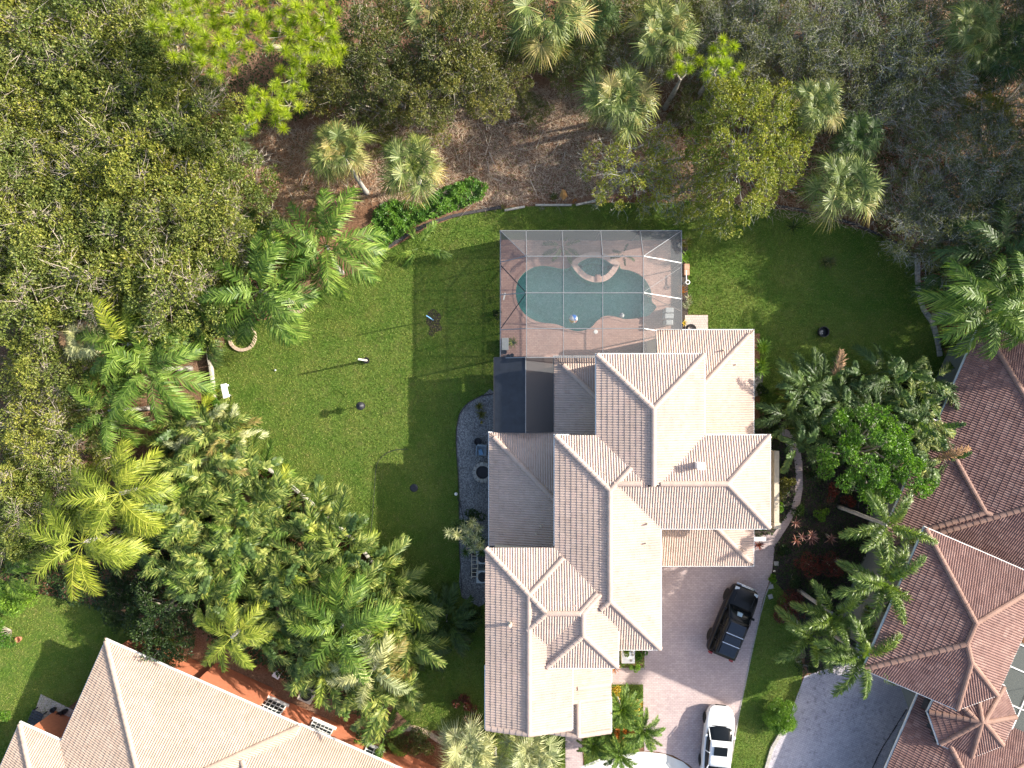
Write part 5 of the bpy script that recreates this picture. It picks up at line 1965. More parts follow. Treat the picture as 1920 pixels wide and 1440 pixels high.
def fan_mesh(name, mat, Rf=.95, pet=1.0, th0=40, th1=-5, nseg=34, seed=0, spread=150, droop=.5, bend=-25):
    g = np.random.default_rng(seed)
    K = 6
    th = np.radians(np.linspace(th0, th1, K))
    ds = pet / (K - 1)
    X_ = np.concatenate([[0], np.cumsum(np.cos(th[:-1]) * ds)])
    Z_ = np.concatenate([[0], np.cumsum(np.sin(th[:-1]) * ds)])
    c = np.array([X_[-1], 0, Z_[-1]])
    aa = math.radians(bend)
    T = np.array([math.cos(aa), 0, math.sin(aa)])
    U = np.array([-math.sin(aa), 0, math.cos(aa)])
    S = np.array([0, 1.0, 0])
    an = np.radians(np.linspace(-spread, spread, nseg) + g.uniform(-2, 2, nseg))
    D = T[None] * np.cos(an)[:, None] + S[None] * np.sin(an)[:, None] + U[None] * (.18 + .25 * np.abs(np.sin(an)))[:, None]
    D = unit(D)
    ln = Rf * (.62 + .38 * np.cos(an / 2.0)) * g.uniform(.86, 1.06, nseg)
    mid = c + D * (ln * .52)[:, None]
    tip = c + D * ln[:, None]
    tip[:, 2] -= droop * ln * g.uniform(.25, .7, nseg)
    wd = unit(np.cross(D, U[None] + g.normal(size=(nseg, 3)) * .25))
    w = (ln * .52 * math.radians(2 * spread / nseg) * .5)[:, None] * .56
    V = np.empty((nseg, 6, 3))
    V[:, 0] = c + wd * .01
    V[:, 1] = c - wd * .01
    V[:, 2] = mid - wd * w
    V[:, 3] = mid + wd * w
    V[:, 4] = (mid * .45 + tip * .55) + wd * w * .55 + np.array([0, 0, .01])
    V[:, 5] = tip
    Fc = np.array([[0, 1, 2], [0, 2, 3], [3, 2, 4], [4, 2, 5]])
    F_ = (Fc[None] + (np.arange(nseg) * 6)[:, None, None]).reshape(-1, 3)
    V = V.reshape(-1, 3)
    ring_ = np.array([[0, 1, 0], [0, -.5, .87], [0, -.5, -.87]])
    Pr = np.column_stack([X_, np.zeros(K), Z_])
    Vr = (Pr[:, None, :] + ring_[None] * .016).reshape(-1, 3)
    Fr = []
    for i in range(K - 1):
        for k in range(3):
            a_, b_2 = i * 3 + k, i * 3 + (k + 1) % 3
            Fr += [[a_, b_2, b_2 + 3], [a_, b_2 + 3, a_ + 3]]
    return mesh_np(name, np.vstack([V, Vr]), np.vstack([F_, np.array(Fr) + len(V)]), mat)


LEVELS = {'up': (82, 20), 'high': (62, -18), 'mid': (38, -42), 'low': (8, -62), 'hang': (-30, -85)}
FR = {}


def fronds(key, mat, style):
    """variants by level"""
    k = (key, mat, style)
    if k in FR: return FR[k]
    d = {}
    for li, (lv, (t0, t1)) in enumerate(LEVELS.items()):
        vs_ = []
        for v in range(2):
            sd_ = 31 * li + 7 * v + hash_(key)
            j = (v - .5) * 10
            if style == 'queen': me = frond_mesh('frond', M[mat], 3.15, 42, .92, .032, t0 + j, t1 - j, 14, 1.0, seed=sd_, sideb=(v - .5) * .16)
            elif style == 'coco': me = frond_mesh('frond', M[mat], 3.2, 40, .88, .026, t0 + j, t1 - j, 8, .5, seed=sd_, stem=.2, fw=(58, 30), sideb=(v - .5) * .15)
            elif style == 'fox': me = frond_mesh('frond', M[mat], 2.3, 130, .44, .020, t0 + j, t1 - j, 10, .45, plume=True, seed=sd_, stem=.12, fw=(70, 45))
            elif style == 'areca': me = frond_mesh('frond', M[mat], 2.7, 34, .70, .032, t0 + j, t1 - j, 28, .5, seed=sd_, stem=.25, fw=(52, 30), sideb=(v - .5) * .2)
            elif style == 'date': me = frond_mesh('frond', M[mat], 1.35, 46, .30, .016, t0 + j, t1 - j, 25, .35, seed=sd_, stem=.1, fw=(60, 30))
            elif style == 'paddle': me = frond_mesh('paddle_leaf', M[mat], 2.1, 15, .46, .085, t0 + j, t1 - j, 22, .55, seed=sd_, stem=.42, fw=(62, 38), sideb=(v - .5) * .15)
            elif style == 'fan': me = fan_mesh('fan_leaf', M[mat], 1.0, (.25, .70, 1.0, 1.15, 1.1)[li], t0 * .85 + j, t1 * .35 + t0 * .3, 28, sd_, 135, .8, bend=(34, 20, -8, -38, -65)[li] + j)
            elif style == 'fan_small': me = fan_mesh('fan_leaf', M[mat], .62, .55, t0 * .85 + j, t1 * .35 + t0 * .3, 26, sd_, 140, .35, bend=(40, 18, -8, -38, -65)[li])
            vs_.append(me)
        d[lv] = vs_
    FR[k] = d
    return d


def palm(label, px, py, zc, style, mat, n=18, sc=1.0, levels=('up', 'high', 'mid', 'low'), weights=(2, 5, 7, 5), trunk=.13, base=None, cat='palm tree', name='palm_tree', group=None,
         alt=None, altfrac=0.0, gap=None, shaft=None, seed=None):
    """zc: height where the fronds leave the trunk"""
    r_ = random.Random(hash_(label) if seed is None else seed)
    cx_, cy_ = W(px, py, zc)
    bx, by = (W(base[0], base[1], 0) if base else (cx_ + r_.uniform(-.15, .15), cy_ + r_.uniform(-.15, .15)))
    o = empty(name, (bx, by, 0), label=label, cat=cat, group=group)
    dx, dy = cx_ - bx, cy_ - by
    if zc > .5 and trunk > 0:
        K = 7
        pts = [(dx * (k / K) ** 1.3, dy * (k / K) ** 1.3, zc * k / K) for k in range(K + 1)]
        pts[0] = (0, 0, -.1)
        MB().tube(pts, [trunk * (1.35 if k == 0 else 1.0 - .25 * k / K) for k in range(K + 1)], 9).build('trunk', M['palmtrunk'], o, smooth=True, fix=False)
        if shaft: MB().tube([(dx, dy, zc - .9), (dx, dy, zc - .1)], [trunk * 1.05, trunk * .6], 9).build('crownshaft', M[shaft], o, smooth=True, fix=False)
    tot = sum(weights)
    seq = []
    for lv, w in zip(levels, weights): seq += [lv] * max(1, round(n * w / tot))
    a = r_.uniform(0, 6.28)
    for i, lv in enumerate(seq):
        a += 2.39996 + r_.uniform(-.22, .22)
        mt = mat
        if alt and r_.random() < altfrac * (1.8 if lv in ('low', 'hang') else .5): mt = alt
        me = r_.choice(fronds(style, mt, style)[lv])
        s = sc * (r_.uniform(.72, 1.2) if style == 'fan' else r_.uniform(.88, 1.08)) * (.8 if lv == 'up' else 1)
        off_ = r_.uniform(-.3, .1) if lv == 'up' and style == 'fan' else .05
        link(me.name.split('.')[0], me, o, (dx + off_ * math.cos(a), dy + off_ * math.sin(a), zc + r_.uniform(-.1, .12)), (r_.uniform(-.18, .18), 0, a), (s, s, s))
    return o


def thicket(label, px, py, h, mixes, sc=1.0, rad=.7, cat='palm clump', name='palm_clump', group=None, seed=0, levels=('up', 'high', 'mid')):
    """several stems rising together; mixes: list of (style, mat, count)"""
    r_ = random.Random(seed * 13 + 5)
    x, y = W(px, py, h + .6)
    o = empty(name, (x, y, 0), label=label, cat=cat, group=group)
    stems = MB()
    st = []
    for k in range(4):
        a, rr = r_.uniform(0, 6.28), rad * math.sqrt(r_.random())
        p = (rr * math.cos(a), rr * math.sin(a), h * r_.uniform(.75, 1.05))
        st.append(p)
        stems.tube([(p[0] * .5, p[1] * .5, -.05), (p[0] * .8, p[1] * .8, p[2] * .6), p], [.05, .045, .035], 6)
    stems.build('stems', M['leaf_olive'], o, fix=False)
    for style, mat, cnt in mixes:
        for i in range(cnt):
            lv = r_.choice(levels) if style == 'paddle' else r_.choice(('high', 'high', 'mid', 'mid', 'low'))
            me = r_.choice(fronds(style, mat, style)[lv])
            p = r_.choice(st)
            a = r_.uniform(0, 6.28)
            s = sc * r_.uniform(.75, 1.1)
            link(me.name.split('.')[0], me, o, (p[0], p[1], p[2] + r_.uniform(-.3, .2)), (r_.uniform(-.35, .35), 0, a), (s, s, s))
    return o


# ---- small plants
def strap_mesh(seed, n, L, w, t0, t1, mat, name='leaves'):
    g = np.random.default_rng(seed)
    Vs, Fs = [], []
    for i in range(n):
        a = i * 2.4 + g.uniform(-.2, .2)
        u = i / n
        th = np.radians(np.linspace(t0 + (85 - t0) * (1 - u) * .8, t1 + 50 * (1 - u), 4))
        ll_ = L * g.uniform(.75, 1.1) / 3
        x = np.concatenate([[0], np.cumsum(np.cos(th[:3]) * ll_)])
        z = np.concatenate([[0], np.cumsum(np.sin(th[:3]) * ll_)])
        ws = np.array([.5, 1, .8, .0]) * w * .5
        b = len(Vs)
        ca, sa = math.cos(a), math.sin(a)
        for k in range(4):
            for s in (1, -1):
                Vs.append((x[k] * ca - s * ws[k] * sa, x[k] * sa + s * ws[k] * ca, z[k]))
        for k in range(3): Fs.append((b + 2 * k, b + 2 * k + 1, b + 2 * k + 3, b + 2 * k + 2))
    return mesh_np(name, np.array(Vs), np.array(Fs), mat)


STR = {}


def rosette(label, px, py, z, L, mat, n=18, w=.07, t0=20, t1=-20, cat='plant', name='plant', stem=0.0, group=None, seed=1, heads=1, spread=.3):
    r_ = random.Random(seed + hash_(label))
    x, y = W(px, py, z + stem)
    o = empty(name, (x, y, 0), label=label, cat=cat, group=group)
    key = (L, mat, n, w, t0, t1)
    if key not in STR: STR[key] = [strap_mesh(hash_(str(key)) + i, n, L, w, t0, t1, M[mat]) for i in range(2)]
    mb = MB()
    for k in range(heads):
        a, rr = r_.uniform(0, 6.28), (spread * math.sqrt(r_.random()) if heads > 1 else 0)
        p = (rr * math.cos(a), rr * math.sin(a), stem * r_.uniform(.7, 1.05))
        s = r_.uniform(.8, 1.1)
        link('leaves', r_.choice(STR[key]), o, p, (r_.uniform(-.15, .15), r_.uniform(-.15, .15), a), (s, s, s))
        if stem > .25: mb.tube([(p[0] * .3, p[1] * .3, 0), (p[0] * .8, p[1] * .8, p[2] * .6), p], .03, 5)
    if mb.v: mb.build('stem', M['bark'], o, fix=False)
    return o


BU = {}


def bush(label, px, py, r, h, mat, per=200, lsz=(.08, .14), cat='shrub', name='shrub', group=None, dense=1.0, flatbase=True, seed=3, asp=.5):
    key = (round(r, 1), round(h, 1), mat, lsz)
    if key not in BU:
        g = np.random.default_rng(hash_(str(key)) + seed)
        nc = max(5, int(16 * r * r * dense))
        cs = []
        for i in range(nc):
            a, rr = g.uniform(0, 6.28), math.sqrt(g.random()) * r * .86
            cs.append((rr * math.cos(a), rr * math.sin(a), h * (.35 + .6 * math.sqrt(max(0, 1 - (rr / r) ** 2))) * g.uniform(.8, 1.05)))
        V = clump_leaves(g, cs, np.full(nc, min(.45, r * .42)), per, lsz, asp=asp)
        V[:, 2] = np.maximum(V[:, 2], .02)
        st = MB()
        for c in cs[:8]: st.tube([(0, 0, 0), (c[0] * .5, c[1] * .5, c[2] * .5), (c[0], c[1], c[2])], [.03, .02, .01], 4, caps=False)
        BU[key] = (mesh_np('foliage', V, np.arange(len(V)).reshape(-1, 4), M[mat]), st.mesh('stems', M['bark'], fix=False))
    x, y = W(px, py, h * .8)
    o = empty(name, (x, y, 0), rz=rng.uniform(0, 6.28), label=label, cat=cat, group=group)
    link('foliage', BU[key][0], o)
    link('stems', BU[key][1], o)
    return o


# ---- pines: limbs carrying starburst tufts of needles
def tuft_mesh(seed, r=.50, n=150, mat='needle'):
    g = np.random.default_rng(seed)
    d = unit(g.normal(size=(n, 3)))
    d[:, 2] = np.abs(d[:, 2]) * .9 - .12
    d = unit(d)
    B = d * .04
    T = d * (r * g.uniform(.75, 1.05, n))[:, None]
    T[:, 2] -= .05 * r
    s = unit(np.cross(d, g.normal(size=(n, 3)))) * .014
    V = np.empty((n, 3, 3))
    V[:, 0], V[:, 1], V[:, 2] = B + s, B - s, T
    return mesh_np('needle_tuft', V.reshape(-1, 3), np.arange(3 * n).reshape(-1, 3), M[mat])


TUFT = [tuft_mesh(5 + i, n=150) for i in range(3)]


def pine(label, px, py, zt, blobs, name='pine_tree', base=None, lift=0.0):
    """blobs: (px, py, radius px, number) of tuft groups at crown height"""
    x, y = W(px, py, zt)
    bx, by = W(*(base or (px, py)), 0) if base else (x, y)
    o = empty(name, (bx, by, 0), label=label, cat='pine tree')
    mb = MB()
    top = (x - bx, y - by, zt - 1.6)
    mb.tube([(0, 0, -.1), (top[0] * .5, top[1] * .5, zt * .5), top], [.20, .15, .03], 8)
    hubs = [(top[0] * .9, top[1] * .9, zt * .72)]
    blobs = sorted(blobs, key=lambda q_: (q_[0] - px) ** 2 + (q_[1] - py) ** 2)
    for (qx, qy, qr, qn) in blobs:
        cs = []
        tries = 0
        while len(cs) < qn and tries < 4000:
            tries += 1
            a, rr = rng.uniform(0, 6.28), qr * math.sqrt(rng.random())
            ax, ay = qx + rr * math.cos(a), qy + rr * math.sin(a)
            if all((ax - c[0]) ** 2 + (ay - c[1]) ** 2 > (23 if tries < 3000 else 18) ** 2 for c in cs): cs.append((ax, ay))
        hub = W3(qx, qy, zt - .9)
        hub = Vector((hub.x - bx, hub.y - by, zt - 1.1))
        nh = min(hubs, key=lambda h_: (h_[0] - hub.x) ** 2 + (h_[1] - hub.y) ** 2)
        mb.tube([nh, ((nh[0] + hub.x) / 2 + .15, (nh[1] + hub.y) / 2 - .1, (nh[2] + hub.z) / 2 - .2), tuple(hub)], [.07, .055, .04], 5, caps=False)
        hubs.append(tuple(hub))
        for ax, ay in cs:
            zz = zt + rng.uniform(-.9, .3)
            p = W3(ax, ay, zz)
            q = Vector((p.x - bx, p.y - by, zz))
            mb.tube([tuple(hub), tuple((hub + q) / 2 - Vector((0, 0, .15))), tuple(q)], [.03, .025, .018], 4, caps=False)
            s = rng.uniform(.8, 1.2)
            link('needle_tuft', rng.choice(TUFT), o, tuple(q), (rng.uniform(-.3, .3), rng.uniform(-.3, .3), rng.uniform(0, 6.28)), (s, s, s))
    mb.build('trunk', M['bark'], o, fix=False)
    return o


ORD = ['first', 'second', 'third', 'fourth', 'fifth', 'sixth', 'seventh', 'eighth', 'ninth', 'tenth', 'eleventh', 'twelfth', 'thirteenth', 'fourteenth', 'fifteenth', 'sixteenth']


def row_labels(spots, rowh, kind, where):
    """spots (px, py) -> a label each, counted in rows from the top and then from the left"""
    out = {}
    left = sorted(range(len(spots)), key=lambda i: spots[i][1])
    row = 0
    while left:
        y0 = spots[left[0]][1]
        ids = sorted([i for i in left if spots[i][1] < y0 + rowh], key=lambda i: spots[i][0])
        for k, i in enumerate(ids): out[i] = '%s, %s from the left in the %s row down %s' % (kind, ORD[k], ORD[row], where)
        left = [i for i in left if i not in ids]
        row += 1
    return out


# ------------------------------------------------------------------ the woodland left and top
WOODL = 'olive-green broadleaf tree with pale twigs in the dense woodland on the left'
wood_spots = [(15, 25), (105, 20), (200, 45), (55, 105), (150, 120), (245, 150), (15, 190), (105, 205), (195, 225), (290, 235), (350, 300), (60, 290), (150, 305), (245, 320), (15, 375), (105, 385), (200, 400), (300, 395),
              (355, 370), (60, 465), (150, 480), (250, 485), (335, 470), (15, 545), (290, 545), (100, 560), (195, 560), (-40, 110), (-45, 300), (-40, 470), (-30, -30), (80, -50), (170, -45), (310, 200), (245, 40)]
wl_ = [i for i, p in enumerate(wood_spots) if p[0] >= 0 and p[1] >= 0]
wood_lab = {wl_[k]: v for k, v in row_labels([wood_spots[i] for i in wl_], 62, 'olive-green tree', 'in the left woodland').items()}
for i, (px, py) in enumerate(wood_spots):
    plant_tree('wood', px, py, 7.0, rng.uniform(.86, 1.06), wood_lab.get(i, WOODL), group='trees of the dense woodland on the left', var=i, name='woodland_tree')
for i, (px, py, s, lab) in enumerate((
        (50, 690, .85, 'rounded yellow-green tree at the left edge, level with the left palms'),
        (105, 800, .8, 'rounded yellow-green tree left of the lower pinnate palms'),
        (20, 830, .85, 'yellow-green tree on the left edge below its taller neighbour'),
        (45, 920, .8, 'greyish tree at the left edge beside the yellow coconut palm'),
        (-10, 980, .8, 'tree cut by the left edge above the shaded neighbour lawn'))):
    plant_tree('wood', px, py, 6.4, s, lab, var=i + 1)

pine('large bright yellow-green pine at the top left with starburst needle tufts', 470, 60, 9.0,
     [(330, 20, 45, 16), (300, 45, 18, 5), (345, 78, 35, 9), (420, 95, 50, 16), (395, 105, 22, 6), (445, 20, 50, 18), (455, 60, 32, 8), (530, 15, 55, 20), (545, 60, 50, 16), (605, 30, 32, 11), (600, 75, 38, 13), (560, 100, 30, 8),
      (625, 100, 22, 6), (480, 205, 14, 3), (545, 145, 32, 10), (500, 190, 30, 9), (540, 195, 26, 8), (520, 225, 20, 5), (460, 235, 18, 4), (375, 20, 40, 12)], base=(560, 110))
pine('small bright green pine between the palms at the top centre right', 1355, 110, 7.0, [(1355, 95, 24, 10), (1380, 125, 16, 5), (1340, 130, 20, 6)])
pine('small dull green pine just left of the bright small pine', 1290, 125, 6.0, [(1290, 115, 22, 8), (1270, 135, 14, 4)])

for px, py, s, k, lab in (
        (690, 60, 1.0, 'olive', 'olive-green tree just right of the big pine at the top'),
        (690, 150, 1.0, 'olive', 'leafy olive tree above the left cabbage palm'),
        (785, 165, .95, 'olive', 'yellowish olive tree above the right cabbage palm of the pair'),
        (860, 60, 1.15, 'olive', 'large brownish olive tree near the top, left of the big fan palms'),
        (880, 130, .9, 'olive', 'ragged olive tree overhanging the dead leaf clearing'),
        (700, 225, .6, 'olive', 'small pale olive shrub tree directly between the two cabbage palms'),
        (600, 130, .9, 'olive', 'dark olive tree in the shade under the big pine'),
        (945, 120, .7, 'olive', 'small brown-twigged tree at the right of the ragged olive tree')):
    plant_tree(k, px, py, 5.6 * s, s, lab, zs=s)
for px, py, s, k, lab in ((1060, 90, .8, 'olive', 'dark olive shrub tree below the big open fan palm at the top'), (960, 30, .8, 'olive', 'dark olive tree squeezed left of the big open fan palm'),
                         (1180, 90, .7, 'scrub', 'grey scrub tree between the round cabbage palm and the large one'), (1310, 190, .6, 'olive', 'low olive tree above the open yellow-green tree'),
                         (1000, 175, .45, 'olive', 'small green shrub at the top of the clearing'), (1180, 20, .8, 'olive', 'dark olive tree left of the round cabbage palm')):
    plant_tree(k, px, py, 3.6, s, lab, zs=s * .8)
plant_tree('yellow', 1425, 255, 6.2, 1.0, 'big yellow-green tree behind the pool cage at the upper right', var=0)
plant_tree('sparse', 1195, 300, 4.0, .95, 'thin open yellow-green tree left of the big yellow-green tree', var=0)
plant_tree('sparse', 1300, 330, 4.0, .8, 'thin open tree overhanging the lawn edge behind the cage', var=1)
scr_l = 'thin grey-green scrub tree in the shaded thicket at the upper right'
scr_spots = ((1480, 50, 1.0), (1560, 40, .95), (1420, 20, .9), (1650, 60, 1.0), (1730, 90, 1.0), (1700, 180, .85), (1780, 140, .7), (1820, 320, 1.0), (1890, 270, .9), (1760, 400, .9),
                                (1850, 420, 1.05), (1910, 380, 1.0), (1380, 60, .8), (1960, 320, 1.1), (1960, 440, 1.0), (1460, 110, .7), (1330, 30, .8), (1900, 5, .9), (1960, 40, 1.0), (1950, 160, .9), (1790, 20, .8))
sl_ = [i for i, p in enumerate(scr_spots) if p[0] <= 1920]
scr_lab = {sl_[k]: v for k, v in row_labels([scr_spots[i][:2] for i in sl_], 70, 'thin grey-green scrub tree', 'at upper right').items()}
for i, (px, py, s) in enumerate(scr_spots):
    plant_tree('scrub', px, py, 4.8, s, scr_lab.get(i, scr_l), group='scrub trees of the upper right thicket', var=i, name='scrub_tree')
plant_tree('yellow', 1895, 185, 5.0, .5, 'small yellow-green tree in the scrub at the right edge', var=1)
plant_tree('olive', 1270, 30, 4.5, .8, 'dark olive tree behind the round cabbage palm at the top')
# tall trees standing outside the view, to the right and above, whose shade reaches the lawn
for i, (x, y, s, zs) in enumerate(((39, 10.5, 1.1, 1.25), (40, 4.5, 1.0, 1.15), (38.5, 16, 1.2, 1.45), (39, 22.5, 1.3, 1.4), (31, 29, 1.2, 1.2))):
    v = TREES['shade'][0]
    o = empty('broadleaf_tree', (x, y, 0), rz=i * 1.1, label='tall dense tree standing beyond the scrub thicket', cat='tree', group='tall trees beyond the upper right edge')
    o.scale = (s, s, zs)
    link('trunk', v[2], o); tag(link('twigs', v[1], o), kind='stuff'); link('crown', v[0], o)

# ------------------------------------------------------------------ palms
palm('round cabbage palm with a visible leaning trunk, left of the pair above the lawn', 637, 283, 4.6, 'fan', 'fr_sabal', 34, 1.12, ('up', 'high', 'mid', 'low', 'hang'), (9, 10, 10, 9, 4), .16, base=(688, 362), alt='fr_sabal_y', altfrac=.4)
palm('cabbage palm with yellowing outer leaves, right of the pair above the lawn', 775, 313, 4.2, 'fan', 'fr_sabal', 31, 1.2, ('up', 'high', 'mid', 'low', 'hang'), (8, 9, 9, 8, 4), .16, alt='fr_sabal_y', altfrac=.35)
palm('large cabbage palm just above the sparse tree, behind the clearing', 1160, 188, 4.4, 'fan', 'fr_sabal', 31, 1.3, ('up', 'high', 'mid', 'low', 'hang'), (8, 9, 9, 7, 3), .17, alt='fr_sabal_y', altfrac=.1)
palm('round upright cabbage palm near the top, right of centre', 1243, 62, 5.2, 'fan', 'fr_sabal', 30, 1.12, ('up', 'high', 'mid', 'low', 'hang'), (8, 9, 8, 6, 4), .16, alt='fr_sabal_y', altfrac=.35)
palm('big open fan palm cut by the top edge near the middle', 1020, 28, 5.0, 'fan', 'fr_sabal', 30, 1.5, ('high', 'mid', 'low', 'hang'), (3, 6, 7, 6), .17, alt='fr_sabal_y', altfrac=.15)
palm('dark fan palm beside the big open one at the top', 1110, 30, 3.6, 'fan', 'fr_dark', 20, 1.15, ('high', 'mid', 'low'), (4, 6, 6), .15)
palm('low fan palm with one bright yellowish leaf at the top centre', 1092, 90, 2.6, 'fan', 'fr_sabal', 8, 1.0, ('mid', 'low'), (4, 4), .12)
palm('pale fan palm cut by the top edge, right of the pine', 800, 12, 4.6, 'fan', 'fr_sabal', 20, 1.1, ('high', 'mid', 'low'), (4, 6, 6), .15, alt='fr_sabal_y', altfrac=.3)
palm('half-hidden cabbage palm poking out right of the yellow-green tree', 1530, 200, 5.2, 'fan', 'fr_sabal', 30, .95, ('up', 'high', 'mid', 'low'), (3, 8, 8, 6), .16, alt='fr_sabal_y', altfrac=.3)
palm('large drooping cabbage palm over the top right of the lawn', 1583, 350, 4.4, 'fan', 'fr_sabal', 28, 1.35, ('up', 'high', 'mid', 'low', 'hang'), (5, 8, 9, 8, 5), .17, alt='fr_sabal_y', altfrac=.08)
palm('dark cabbage palm between two lighter ones right of the yellow-green tree', 1605, 258, 3.8, 'fan', 'fr_dark', 26, .95, ('up', 'high', 'mid', 'low'), (3, 6, 8, 6), .15)
palm('tall green fan palm at the top right', 1828, 45, 5.0, 'fan', 'fr_sabal', 30, .95, ('up', 'high', 'mid', 'low'), (3, 7, 8, 6), .16)
palm('fan palm just below the tall one at the top right', 1838, 92, 4.0, 'fan', 'fr_sabal', 18, .8, ('high', 'mid', 'low'), (3, 7, 8), .15)
palm('dark fan palm at the right edge near the top', 1898, 90, 4.0, 'fan', 'fr_dark', 26, 1.15, ('up', 'high', 'mid', 'low'), (3, 6, 8, 6), .15)
palm('small dark fan palm under the scrub near the right edge', 1862, 130, 2.5, 'fan', 'fr_dark', 14, 1.0, ('high', 'mid', 'low'), (3, 6, 6), .12)
palm('low dark fan palm in the shade beneath the big pine', 575, 175, 2.2, 'fan', 'fr_dark', 14, .9, ('high', 'mid', 'low'), (3, 5, 5), .1)
palm('lone fan leaves at the woodland edge beside the bare soil', 430, 265, 2.6, 'fan', 'fr_dark', 10, .8, ('high', 'mid', 'low'), (3, 4, 4), .1)
palm('dark fan palm cut by the left edge', 5, 530, 4.2, 'fan', 'fr_dark', 26, 1.0, ('up', 'high', 'mid', 'low'), (3, 6, 8, 6), .15, alt='fr_sabal_y', altfrac=.2)
palm('pale many-fingered fan palm among the left trees', 160, 635, 5.0, 'fan', 'fr_silver', 26, .78, ('up', 'high', 'mid', 'low'), (4, 7, 7, 5), .15, alt='fr_dead', altfrac=.2)
palm('dark fan palm behind the two pinnate lawn palms', 482, 435, 3.4, 'fan', 'fr_dark', 26, .85, ('up', 'high', 'mid', 'low'), (4, 7, 7, 5), .12)
palm('small dark fan palm tucked left of the pinnate lawn palm', 440, 485, 2.8, 'fan', 'fr_dark', 18, .8, ('high', 'mid', 'low'), (5, 6, 5), .12)

palm('left queen palm with arching fronds over the stone ring on the lawn', 488, 545, 5.0, 'queen', 'fr_queen', 17, 1.2, ('high', 'mid', 'low'), (3, 7, 5), .17, base=(548, 566), cat='palm tree')
palm('right queen palm with arching fronds at the top of the lawn', 612, 462, 4.8, 'queen', 'fr_queen', 17, 1.2, ('high', 'mid', 'low'), (3, 7, 5), .17, base=(640, 512))
palm('big glossy queen palm at the left, fronds reaching over the low wall', 282, 692, 5.2, 'queen', 'fr_queen', 16, 1.15, ('high', 'mid', 'low'), (3, 8, 5), .17)
palm('queen palm partly hidden behind the big glossy one', 240, 645, 5.4, 'queen', 'fr_queen', 10, 1.0, ('high', 'mid', 'low'), (3, 6, 3), .17, alt='fr_coco', altfrac=.2)
palm('small queen palm with flat fronds below the big glossy one', 205, 770, 4.6, 'queen', 'fr_queen', 13, .9, ('high', 'mid', 'low'), (3, 6, 4), .15)
palm('dark queen palm left of the stone ring', 385, 610, 3.4, 'queen', 'fr_dark', 16, .85, ('up', 'high', 'mid', 'low'), (2, 5, 6, 3), .13)
palm('bright-hearted small palm beside the stone ring', 390, 612, 4.0, 'areca', 'fr_queen', 8, .6, ('high', 'mid'), (3, 4), .1)
palm('narrow dark palm leaning out of the woodland beside the left queen palm', 365, 570, 4.2, 'queen', 'fr_dark', 8, .8, ('high', 'mid', 'low'), (2, 4, 2), .12)
palm('yellow-green coconut palm at the far left above the shaded lawn', 155, 1018, 5.0, 'coco', 'fr_coco', 21, 1.1, ('high', 'mid', 'low'), (3, 7, 6), .18, alt='fr_tan', altfrac=.08)
palm('upper coconut palm with yellow-green fronds spreading to the left', 225, 925, 5.2, 'coco', 'fr_coco', 18, 1.05, ('high', 'mid', 'low'), (3, 6, 5), .18)
palm('yellow-green coconut palm over the roof corner of the terracotta house', 435, 1195, 5.0, 'coco', 'fr_coco', 13, .78, ('high', 'mid', 'low'), (2, 5, 5), .15)
palm('queen palm with long straight fronds rising from the bottom end of the hedge', 640, 1175, 5.0, 'queen', 'fr_queen', 13, 1.15, ('high', 'mid', 'low'), (3, 7, 4), .17)
palm('pale palm at the lower right end of the hedge, silvery fronds over the red wall', 700, 1255, 4.4, 'queen', 'fr_silver', 10, .95, ('high', 'mid', 'low'), (2, 5, 4), .15, alt='fr_tan', altfrac=.4)
palm('small three-leaved young palm alone on the lawn', 785, 465, .5, 'areca', 'fr_queen', 5, .85, ('mid', 'low'), (3, 2), .06, cat='young palm', name='young_palm')
palm('young palm growing inside the cage at the back wall', 1055, 462, 1.0, 'areca', 'fr_dark', 7, .5, ('high', 'mid', 'low'), (3, 4, 3), .06, cat='young palm', name='young_palm')
palm('slender young palm beside the hot tub inside the cage', 1168, 478, .9, 'areca', 'fr_dark', 5, .3, ('high', 'mid'), (3, 4), .04, cat='young palm', name='young_palm')

for lab, px, py, z, n, s, sh in (
        ('foxtail palm highest of the group beside the brown house, bright new frond', 1662, 985, 5.8, 9, 1.0, 1),
        ('foxtail palm with the widest crown, in front of the brown house', 1655, 1090, 5.6, 10, 1.1, 1),
        ('foxtail palm leaning over the grey driveway', 1612, 1225, 5.4, 10, 1.05, 1),
        ('smaller dark foxtail palm left of the one leaning over the driveway', 1520, 1190, 4.0, 7, .95, 0),
        ('foxtail palm with a golden tuft between its neighbours', 1560, 1150, 4.6, 8, .95, 0)):
    palm(lab, px, py, z, 'fox', 'fr_fox', n + 1, s * 1.2, ('up', 'high', 'mid', 'low'), (1, 3, 5, 3), .14)
palm('queen palm with a full crown at the right edge beside the lawn', 1850, 575, 5.4, 'queen', 'fr_queen', 16, 1.05, ('high', 'mid', 'low'), (3, 7, 5), .17)
palm('bright queen palm cut by the right edge beside the lawn', 1918, 560, 5.6, 'queen', 'fr_queen', 13, 1.0, ('high', 'mid', 'low'), (3, 6, 4), .17)
palm('dark queen palm above the lit one at the right edge', 1868, 480, 4.6, 'queen', 'fr_dark', 15, 1.1, ('high', 'mid', 'low'), (3, 7, 5), .16)
palm('low dark palm in the bed right of the lawn', 1785, 520, 2.6, 'queen', 'fr_dark', 12, .85, ('high', 'mid', 'low'), (3, 5, 4), .12)
palm('small sunlit palm in the bed behind the curved stone row', 1800, 548, 2.4, 'areca', 'fr_queen', 14, .75, ('up', 'high', 'mid'), (3, 6, 5), .08)

